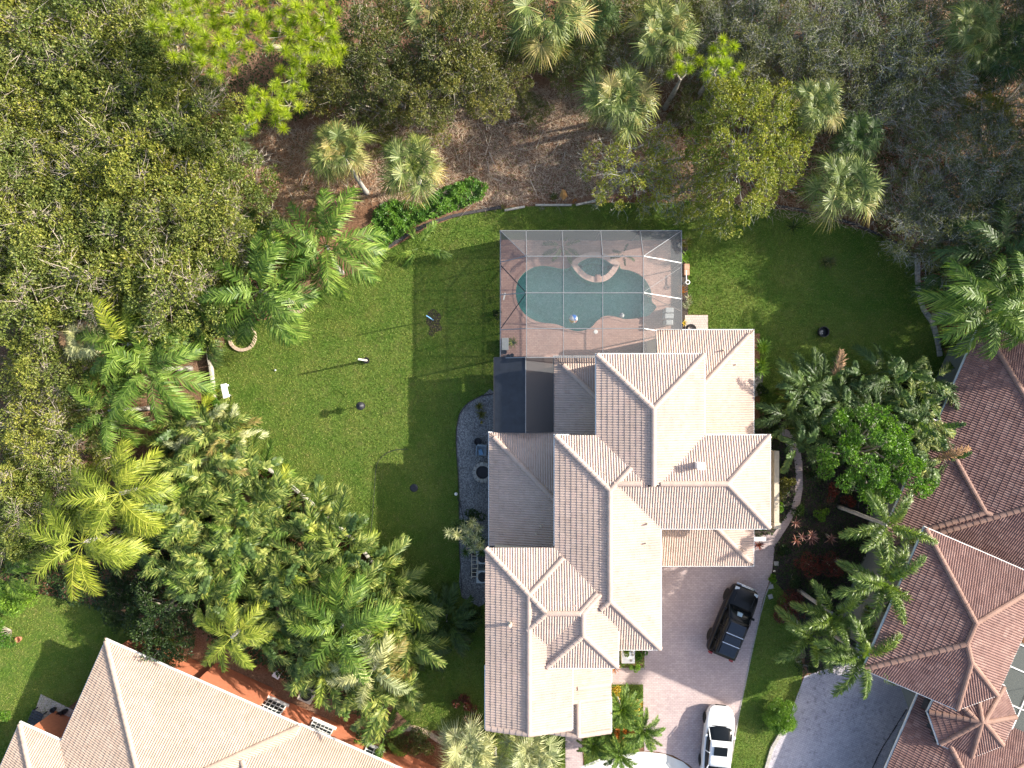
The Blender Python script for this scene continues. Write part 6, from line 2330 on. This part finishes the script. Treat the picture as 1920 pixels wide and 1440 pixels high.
palm('left silvery fan palm at the bottom beside the gable end', 878, 1405, 2.8, 'fan', 'fr_silver', 30, 1.1, ('up', 'high', 'mid', 'low'), (4, 8, 7, 4), .13)
palm('right silvery fan palm at the bottom beside the gable end', 995, 1412, 2.8, 'fan', 'fr_silver', 30, 1.1, ('up', 'high', 'mid', 'low'), (4, 8, 7, 4), .13)
palm('third silvery fan palm squeezed between the other two at the bottom', 930, 1435, 2.2, 'fan', 'fr_silver', 18, .8, ('up', 'high', 'mid'), (4, 7, 6), .12)
for lab, px, py, z, s in (('upper feathery date palm in the front flower bed', 1165, 1328, 2.4, 1.0), ('feathery date palm leaning over the driveway', 1205, 1368, 2.2, 1.0),
                          ('feathery date palm over the white concrete', 1160, 1412, 2.2, 1.0), ('small dark date palm near the front walk', 1112, 1395, 1.5, .8)):
    palm(lab, px, py, z, 'date', 'fr_queen', 26, s * 1.05, ('up', 'high', 'mid', 'low'), (4, 8, 9, 5), .08, cat='date palm')

# hedge of clumping palms and paddle-leaved plants, lower left
hedge_poly = [(345, 790), (405, 800), (448, 858), (532, 920), (610, 988), (690, 1062), (750, 1130), (770, 1210), (745, 1290), (700, 1330), (640, 1290), (560, 1260), (440, 1180), (380, 1130), (300, 1080), (240, 1000), (280, 890)]
hp_ = np.array(hedge_poly, float)
r_h = random.Random(5)
spots = []
tries = 0
while len(spots) < 62 and tries < 6000:
    tries += 1
    p = (r_h.uniform(240, 775), r_h.uniform(785, 1335))
    if inside(np.array([p]), hedge_poly)[0] and all((p[0] - s[0]) ** 2 + (p[1] - s[1]) ** 2 > (44 if tries < 4000 else 36) ** 2 for s in spots): spots.append(p)
HL = 'clump of arching fronds and broad torn leaves inside the big lower-left hedge'
hedge_lab = row_labels(spots, 46, 'palm clump', 'of the big hedge')
for i, (px, py) in enumerate(spots):
    near = px > 250 + (py - 790) * .62 + 120
    t = r_h.random()
    if t < .5: mix = [('areca', 'fr_area', 9), ('paddle', 'fr_paddle', 2), ('areca', 'fr_coco', 1)]
    elif t < .8: mix = [('paddle', 'fr_paddle', 3), ('paddle', 'fr_area', 2), ('areca', 'fr_area', 6), ('areca', 'fr_queen', 2)]
    else: mix = [('areca', 'fr_area', 8), ('areca', 'fr_tan', 1), ('paddle', 'fr_area', 3)] + ([('areca', 'fr_dead', 1)] if i % 4 == 0 else [])
    thicket(hedge_lab[i], px, py, r_h.uniform(2.6, 3.7), mix, sc=1.08, group='palm clumps of the lower left hedge', seed=i)
for i, (px, py) in enumerate(((385, 800), (425, 815), (360, 830), (405, 850))):
    thicket(('upper left', 'upper right', 'lower left', 'lower right')[i] + ' pale wind-blown palm clump at the top end of the hedge', px, py, 3.0, [('areca', 'fr_silver', 8), ('areca', 'fr_tan', 3), ('areca', 'fr_area', 3)], sc=.8, seed=90 + i)
# paddle-leaved grove beside the house, right
r_g = random.Random(9)
gsp = []
gpoly = [(1500, 720), (1600, 690), (1700, 695), (1770, 720), (1800, 800), (1790, 870), (1720, 900), (1600, 860), (1520, 850), (1480, 790)]
tries = 0
while len(gsp) < 26 and tries < 5000:
    tries += 1
    p = (r_g.uniform(1480, 1800), r_g.uniform(690, 900))
    if inside(np.array([p]), gpoly)[0] and all((p[0] - s[0]) ** 2 + (p[1] - s[1]) ** 2 > 40 ** 2 for s in gsp): gsp.append(p)
grove_lab = row_labels(gsp, 44, 'broad-leaved clump', 'of the grove')
for i, (px, py) in enumerate(gsp):
    mix = [('paddle', 'fr_paddle', 6), ('areca', 'fr_area' if px > 1680 else 'fr_dark', 5), ('areca', 'fr_dark', 3)] + ([('areca', 'fr_dead', 1)] if i % 5 == 0 else [])
    thicket(grove_lab[i], px, py, r_g.uniform(2.6, 3.9), mix, sc=.85, group='paddle-leaved clumps between the houses', seed=200 + i, name='paddle_leaf_clump', cat='plant clump')
plant_tree('bright', 1655, 865, 6.2, 1.0, 'bright green glossy tree in the middle of the paddle-leaved grove')

# shrubs and small plants, each named by where it stands
plant_tree('darkbush', 285, 1160, 3.2, 1.05, 'large dark rounded bush above the roof of the terracotta house', var=0, cat='bush')
plant_tree('darkbush', 200, 1145, 2.6, .55, 'smaller dark bush left of the large dark bush', var=1, cat='bush')
bush('round clipped lime-green bush between the two driveways', 1467, 1345, 1.0, 1.1, 'leaf_lime', 420, (.07, .12), cat='bush', dense=1.4)
bush('dark red-brown round bush in the bed above the grass strip', 1480, 1140, 1.0, .9, 'leaf_red', 200, (.07, .12))
bush('reddish shrub at the corner of the bed by the brown house', 1790, 618, .7, .9, 'leaf_red', 150, (.12, .22), asp=.3)
bush('green and yellow shrub right of the reddish one', 1822, 612, .8, .8, 'leaf_lime', 150, (.12, .2), asp=.4)
bush('silvery blue shrub at the bottom of the dark bed', 1498, 1228, .5, .7, 'leaf_var', 120, (.07, .12))
bush('green shrub below the silvery one beside the grey driveway', 1512, 1252, .6, .6, 'leaf_dark', 150, (.08, .12))
for i, (px, py, r, h, mt, lab) in enumerate((
        (1462, 925, .5, 1.0, 'leaf_olive', 'green shrub in front of the tall cream wall'), (1460, 955, .35, .6, 'leaf_lime', 'yellow-green shrub at the lower end of the tall cream wall'),
        (1478, 905, .5, .9, 'leaf_olive', 'shrub hanging over the garden path'), (1458, 870, .45, 1.0, 'leaf_dark', 'dark shrub at the upper end of the tall cream wall'),
        (1541, 963, .45, .6, 'leaf_lime', 'round yellow-green plant in the dark bed'), (1500, 958, .45, .5, 'leaf_dark', 'small green plant at the bend of the path'),
        (1570, 925, .6, 1.0, 'leaf_red', 'bronze shrub under the edge of the grove'), (1530, 890, .55, .9, 'leaf_dark', 'dark shrub beside the path near the grove'),
        (1590, 945, .5, .9, 'leaf_red', 'second bronze shrub nearer the foxtail palms'), (1520, 1060, .8, 1.2, 'leaf_red', 'dark red cordyline mass in the middle of the bed'),
        (1470, 1030, .4, .5, 'leaf_dark', 'low dark green plant where the path meets the driveway'), (1490, 1085, .6, .7, 'leaf_dark', 'dark plant above the round red-brown bush'),
        (1560, 1060, .8, 1.2, 'leaf_red', 'dark red shrub next to the foxtail fronds'), (1600, 1010, .7, 1.0, 'leaf_dark', 'dark shrub beneath the highest foxtail palm'),
        (1540, 1110, .8, 1.0, 'leaf_dark', 'dark shrub in deep shade under the foxtail group'), (1450, 1085, .2, .3, 'leaf_lime', 'tiny bright green plant beside the pale square stone'),
        (1430, 730, .35, .5, 'leaf_dark', 'small grey-green plant at the right corner of the roof'), (1437, 765, .5, .7, 'leaf_dark', 'dark low shrub at the right side of the house'),
        (1440, 800, .6, .8, 'leaf_dark', 'dark shrub in the narrow gap right of the house'), (1470, 775, .5, .7, 'leaf_olive', 'shrub on the lawn edge left of the grove'),
        (1770, 560, .5, .6, 'leaf_lime', 'speckled green plant behind the curved stone row'), (1765, 490, .6, .8, 'leaf_dark', 'dark shrub in the corner of the right lawn'),
        (1740, 505, .4, .6, 'leaf_olive', 'small shrub at the upper end of the curved stone row'), (1780, 640, .5, .6, 'leaf_dark', 'dark shrub beside the grey wall of the brown house'),
        (1840, 640, .5, .5, 'leaf_lime', 'yellow-green plant at the peak of the brown roof'), (880, 905, .01, .01, 'leaf_dark', ''))):
    if r > .05: bush(lab, px, py, r, h, mt, 150, (.08, .16), asp=.4)
for px, py, z, L, mt, n, heads, lab in (
        (1506, 987, 1.0, .5, 'leaf_pink', 14, 1, 'lone salmon-pink cordyline on a tall bare stem beside the path'),
        (1540, 1012, 1.1, .55, 'leaf_pink', 20, 3, 'largest salmon-pink cordyline in the dark bed'),
        (1510, 1020, .9, .5, 'leaf_pink', 12, 2, 'small salmon cordyline left of the largest one'),
        (1572, 1010, 1.0, .5, 'leaf_pink', 12, 2, 'pale cordyline right of the largest one'),
        (1424, 1023, .2, .45, 'leaf_red', 16, 1, 'dark red star-shaped plant by the white bench'),
        (1150, 1248, .3, .5, 'leaf_orange', 20, 3, 'orange-leaved plant at the corner of the small front bed'),
        (1437, 655, .8, .7, 'leaf_lime', 24, 3, 'upper bright yellow-green plant against the right side of the house'),
        (1430, 688, .7, .7, 'leaf_lime', 22, 3, 'lower bright yellow-green plant against the right side of the house'),
        (1490, 425, .3, .9, 'leaf_dark', 16, 1, 'blue-green spiky plant on the shaded lawn at the upper right'),
        (1555, 485, .2, .6, 'leaf_olive', 22, 3, 'small tufted plant with a stone in the middle of the right lawn'),
        (1655, 440, .2, .6, 'leaf_olive', 14, 2, 'low plant by the edging at the top right of the lawn'),
        (961, 641, .4, .55, 'fr_area', 30, 1, 'spiky green plant beside the storage box in the cage corner'),
        (1288, 450, .5, .6, 'leaf_olive', 20, 2, 'green plant at the upper right corner of the pool cage'),
        (1290, 478, .5, .5, 'leaf_lime', 16, 2, 'pale yellow-green leafy plant above the peach planter'),
        (1285, 540, .4, .4, 'leaf_orange', 16, 2, 'reddish plant below the white wheel beside the cage'),
        (1290, 563, .5, .35, 'leaf_var', 20, 4, 'cream-speckled plant beside the pool cage'),
        (1284, 605, .3, .35, 'leaf_gold', 12, 1, 'yellow plant in the narrow bed by the square pavers'),
        (899, 768, .3, .55, 'leaf_olive', 22, 2, 'green tufted plant on the upper gravel bed'),
        (903, 792, .1, .16, 'leaf_gold', 10, 1, 'tiny yellow plant on the gravel'),
        (1016, 388, .3, .3, 'leaf_var', 14, 1, 'small pale plant in the middle of the edging boards'),
        (943, 386, .3, .35, 'leaf_olive', 14, 1, 'small spiky tuft at the left end of the edging boards'),
        (1038, 366, .4, .4, 'leaf_olive', 16, 2, 'leafy plant beside the tan palm sheath'),
        (1078, 375, .3, .3, 'leaf_orange', 14, 1, 'brownish bromeliad right of the tan palm sheath'),
        (1266, 392, .3, .7, 'leaf_bright', 12, 1, 'dark green large-leaved plant on the edge behind the cage'),
        (1292, 378, .4, .6, 'leaf_bright', 12, 1, 'big round pale green leaf plant behind the cage'),
        (572, 352, .3, .4, 'leaf_olive', 14, 1, 'small green plant on the bare brown soil')):
    rosette(lab, px, py, z, L, mt, n=n, w=.09 if 'yellow-green' in lab or 'leaf_bright' == mt else .055, heads=heads, stem=.9 if z >= .9 else (.35 if z > .45 else 0), spread=.35)
# the many-headed silvery tree beside the ladder
o = empty('screw_pine', (*W(885, 1000, 0), 0), label='silvery many-headed spiky tree left of the house above the ladder', cat='tree')
mb = MB()
key = [strap_mesh(777 + i, 30, .52, .045, 10, -25, M['fr_silver']) for i in range(2)]
key2 = [strap_mesh(787, 30, .5, .045, 15, -25, M['fr_dark'])]
for (px, py, z) in ((842, 998, 3.2), (857, 1002, 3.2), (870, 990, 2.6), (855, 985, 2.3), (880, 998, 2.9), (885, 980, 2.9), (874, 1012, 2.7), (892, 1008, 3.0), (888, 1028, 2.7), (900, 1022, 2.9), (873, 1035, 2.4), (898, 990, 2.6),
                    (865, 978, 2.2), (882, 1018, 2.4), (896, 1000, 2.3), (903, 1012, 2.2), (903, 1035, 2.3), (866, 1000, 2.5), (878, 985, 2.1)):
    p = W3(px, py, z)
    q = (p.x - o.location.x, p.y - o.location.y, z)
    link('leaf_head', rng.choice(key if z > 2.5 else key2), o, q, (rng.uniform(-.2, .2), rng.uniform(-.2, .2), rng.uniform(0, 6.28)))
    mb.tube([(0, 0, .9), (q[0] * .6, q[1] * .6, q[2] * .6), q], [.05, .04, .03], 5, caps=False)
mb.tube([(0, 0, -.05), (0, 0, 1.0)], [.09, .07], 7)
mb.build('trunk', M['bark'], o, fix=False)
bush('dark shrub at the foot of the silvery spiky tree', 892, 968, .6, .9, 'leaf_dark', 150, (.08, .15))
bush('dark shrub against the house wall below the air conditioners', 878, 1165, .8, 1.2, 'leaf_dark', 170, (.08, .15))
palm('dark low palm in the shade at the right end of the hedge', 838, 1165, 1.2, 'areca', 'fr_dark', 18, .95, ('high', 'mid', 'low'), (5, 6, 4), .06, name='young_palm', cat='palm')
palm('dark palm in the shadow strip between hedge and gravel', 795, 1215, .8, 'areca', 'fr_dark', 10, .8, ('mid', 'low'), (5, 4), .05, name='young_palm', cat='palm')
for i, (px, py) in enumerate(((868, 1320), (885, 1345), (900, 1385))):
    bush(('top', 'middle', 'lowest')[i] + ' red-leaved shrub beside the lower left wall of the house', px, py, .55, .9, 'leaf_red', 160, (.1, .18), asp=.35)
bush('dark shrub between the silvery fan palms and the hedge', 790, 1395, .9, .8, 'leaf_olive', 170, (.09, .15))
bush('round green shrub at the foot of the red wall', 682, 1378, .6, .8, 'leaf_dark', 150, (.08, .15))
palm('small feathery palm at the foot of the red wall', 722, 1380, 1.2, 'areca', 'fr_queen', 10, .7, ('high', 'mid', 'low'), (3, 4, 3), .05, name='young_palm', cat='palm')
bush('low green bush left of the buff stones', 740, 1400, .8, .6, 'leaf_olive', 170, (.09, .15))
bush('yellow-leaved croton at the top of the front flower bed', 1160, 1302, .45, .8, 'leaf_gold', 150, (.12, .2), asp=.4)
bush('golden croton at the right of the front flower bed', 1192, 1325, .35, .8, 'leaf_gold', 150, (.12, .2), asp=.4)
bush('orange-red croton in the middle of the front flower bed', 1165, 1378, .35, .8, 'leaf_orange', 150, (.12, .2), asp=.4)
bush('orange croton beside the date palms', 1190, 1375, .4, .8, 'leaf_orange', 150, (.12, .2), asp=.4)
bush('golden croton below the other golden one', 1190, 1345, .3, .7, 'leaf_gold', 150, (.12, .2), asp=.4)
bush('clipped green hedge piece in the small front bed', 1203, 1228, .35, .5, 'leaf_bright', 170, (.07, .11))
bush('variegated low edging plants in the small front bed', 1190, 1252, .3, .35, 'leaf_lime', 120, (.07, .11))
bush('fine green shrub in front of the white block', 1178, 1222, .3, .7, 'fr_queen', 150, (.07, .11))
bush('green shrub under the hedge at the upper lawn wall', 395, 755, .5, .8, 'leaf_bright', 150, (.08, .15))
bush('mossy shrub at the far left edge above the clay pot', 30, 1125, 1.1, 1.2, 'leaf_lime', 200, (.09, .15))
bush('ragged green shrub at the far left edge below the woodland', 5, 1190, .9, 1.0, 'leaf_bright', 170, (.09, .15))
bush('low green shrub at the left edge beside the terrace lawn', -2, 1345, .6, .8, 'leaf_bright', 150, (.09, .15))
palm('leafy green palm at the far left edge', 12, 1070, 2.6, 'areca', 'fr_queen', 16, .95, ('high', 'mid', 'low'), (5, 6, 4), .08)
bush('dark shrub between the cage corner and the lawn, left', 932, 590, .3, .5, 'leaf_dark', 100, (.07, .12))

# ------------------------------------------------------------------ uncountable cover
def leaf_cover(name, poly, n, mat, h, lsz, seed, clumpy=3.0, holes=()):
    g = np.random.default_rng(seed)
    q = np.array(poly)
    lo, hi = q.min(0), q.max(0)
    p = g.random((n * 2, 2)) * (hi - lo) + lo
    k = inside(p, poly)
    for h_ in holes: k &= ~inside(p, h_)
    p = p[k][:n]
    n = len(p)
    ph = g.uniform(0, 6.28, 4)
    hh = h * (.45 + .3 * np.sin(p[:, 0] * clumpy + ph[0]) * np.sin(p[:, 1] * clumpy + ph[1]) + .25 * np.sin(p[:, 0] * clumpy * 2.3 + ph[2]) * np.sin(p[:, 1] * clumpy * 2.1 + ph[3]))
    hh = np.maximum(.03, hh + g.uniform(-.08, .08, n) * h)
    P = np.column_stack([p, hh])
    D = unit(np.column_stack([g.normal(size=(n, 2)), g.uniform(-.2, .5, n)]))
    Nn = unit(np.array([0, 0, 1.0]) + g.normal(size=(n, 3)) * .45)
    Nn = unit(Nn - D * np.sum(Nn * D, 1, keepdims=True))
    L = g.uniform(lsz[0], lsz[1], n)
    V = leaf_quads(P, D, Nn, L, L * .6)
    o = link(name, mesh_np(name, V, np.arange(len(V)).reshape(-1, 4), M[mat]))
    tag(o, kind='stuff')


leaf_cover('ground_cover', px_poly([(700, 400), (735, 375), (790, 385), (830, 355), (885, 335), (915, 350), (905, 375), (850, 398), (790, 418), (745, 448), (715, 470), (700, 440)]), 11000, 'leaf_bright', .55, (.10, .18), 41)
leaf_cover('ground_cover', px_poly([(430, 820), (470, 870), (560, 940), (640, 1010), (600, 1000), (520, 950), (430, 880)]), 4000, 'leaf_dark', .35, (.08, .14), 42)
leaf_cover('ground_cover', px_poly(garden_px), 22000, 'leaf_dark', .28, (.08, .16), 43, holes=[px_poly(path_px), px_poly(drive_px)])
leaf_cover('ground_cover', px_poly([(1180, 1200), (1208, 1200), (1208, 1252), (1150, 1252), (1150, 1225)]), 1500, 'leaf_lime', .2, (.05, .09), 44)
leaf_cover('undergrowth', px_poly([(-60, -60), (420, -60), (420, 250), (400, 450), (370, 560), (330, 640), (130, 900), (60, 1000), (-60, 1060)]), 26000, 'leaf_olive', 1.6, (.12, .22), 45, 1.7)
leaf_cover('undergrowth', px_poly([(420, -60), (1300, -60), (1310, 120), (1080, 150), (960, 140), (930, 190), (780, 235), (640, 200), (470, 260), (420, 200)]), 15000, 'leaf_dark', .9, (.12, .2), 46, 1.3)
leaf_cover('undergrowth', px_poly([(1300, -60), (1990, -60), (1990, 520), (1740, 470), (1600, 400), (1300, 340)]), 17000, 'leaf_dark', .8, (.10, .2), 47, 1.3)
leaf_cover('weeds', px_poly([(400, 240), (580, 250), (900, 190), (1150, 190), (1150, 370), (930, 380), (700, 340), (420, 470), (380, 420)]), 2600, 'leaf_olive', .2, (.08, .14), 48, 2.0)
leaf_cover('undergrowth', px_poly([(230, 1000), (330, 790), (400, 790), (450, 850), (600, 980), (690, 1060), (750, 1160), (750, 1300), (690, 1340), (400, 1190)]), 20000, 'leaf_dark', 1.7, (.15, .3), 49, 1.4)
leaf_cover('undergrowth', px_poly([(1480, 740), (1600, 700), (1760, 720), (1790, 860), (1680, 900), (1520, 860)]), 7000, 'leaf_dark', 1.6, (.15, .3), 50, 1.4)
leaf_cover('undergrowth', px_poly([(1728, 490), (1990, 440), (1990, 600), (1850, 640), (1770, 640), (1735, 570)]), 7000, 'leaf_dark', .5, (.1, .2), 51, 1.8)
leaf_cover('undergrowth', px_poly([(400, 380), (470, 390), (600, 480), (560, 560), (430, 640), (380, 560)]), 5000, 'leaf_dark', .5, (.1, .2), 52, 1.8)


leaf_cover('undergrowth', px_poly([(-40, 1000), (120, 960), (260, 1010), (330, 1130), (200, 1140), (60, 1105), (-40, 1060)]), 7000, 'leaf_dark', .9, (.12, .24), 53, 1.6)


def dry_sticks(name, poly, n, seed, mat, ln=(.15, .7), w=.011, h=.12):
    g = np.random.default_rng(seed)
    q = np.array(poly)
    lo, hi = q.min(0), q.max(0)
    p = g.random((n * 2, 2)) * (hi - lo) + lo
    p = p[inside(p, poly)][:n]
    n = len(p)
    B = np.column_stack([p, g.uniform(.0, h, n)])
    D = unit(np.column_stack([g.normal(size=(n, 2)), g.uniform(-.05, .25, n)]))
    T = B + D * g.uniform(ln[0], ln[1], n)[:, None]
    v, f = spikes(g, B, T, g.uniform(w * .6, w * 1.4, n))
    tag(link(name, mesh_np(name, v, f, M[mat])), kind='stuff')


M['straw'] = simple('dry_straw', (0.50, 0.39, 0.28), 0.9, var=.35, vs=3)
M['straw2'] = simple('red_brown_litter', (0.36, 0.20, 0.11), 0.9, var=.4, vs=3)
clear_px = [(390, 240), (560, 240), (900, 160), (1180, 170), (1180, 360), (1000, 382), (900, 392), (700, 380), (560, 400), (440, 560), (370, 480)]
dry_sticks('dry_brush', px_poly(clear_px), 24000, 61, 'straw')
dry_sticks('dry_brush', px_poly([(380, 250), (700, 250), (700, 380), (440, 560), (370, 480)]), 15000, 62, 'straw2', (.15, .6), .014)
dry_sticks('dry_brush', px_poly([(1180, 0), (1990, -30), (1990, 450), (1650, 440), (1180, 370)]), 14000, 63, 'straw', (.2, .9), .012, .3)
dry_sticks('fallen_branches', px_poly(clear_px), 130, 64, 'palebark', (.8, 2.2), .03, .2)
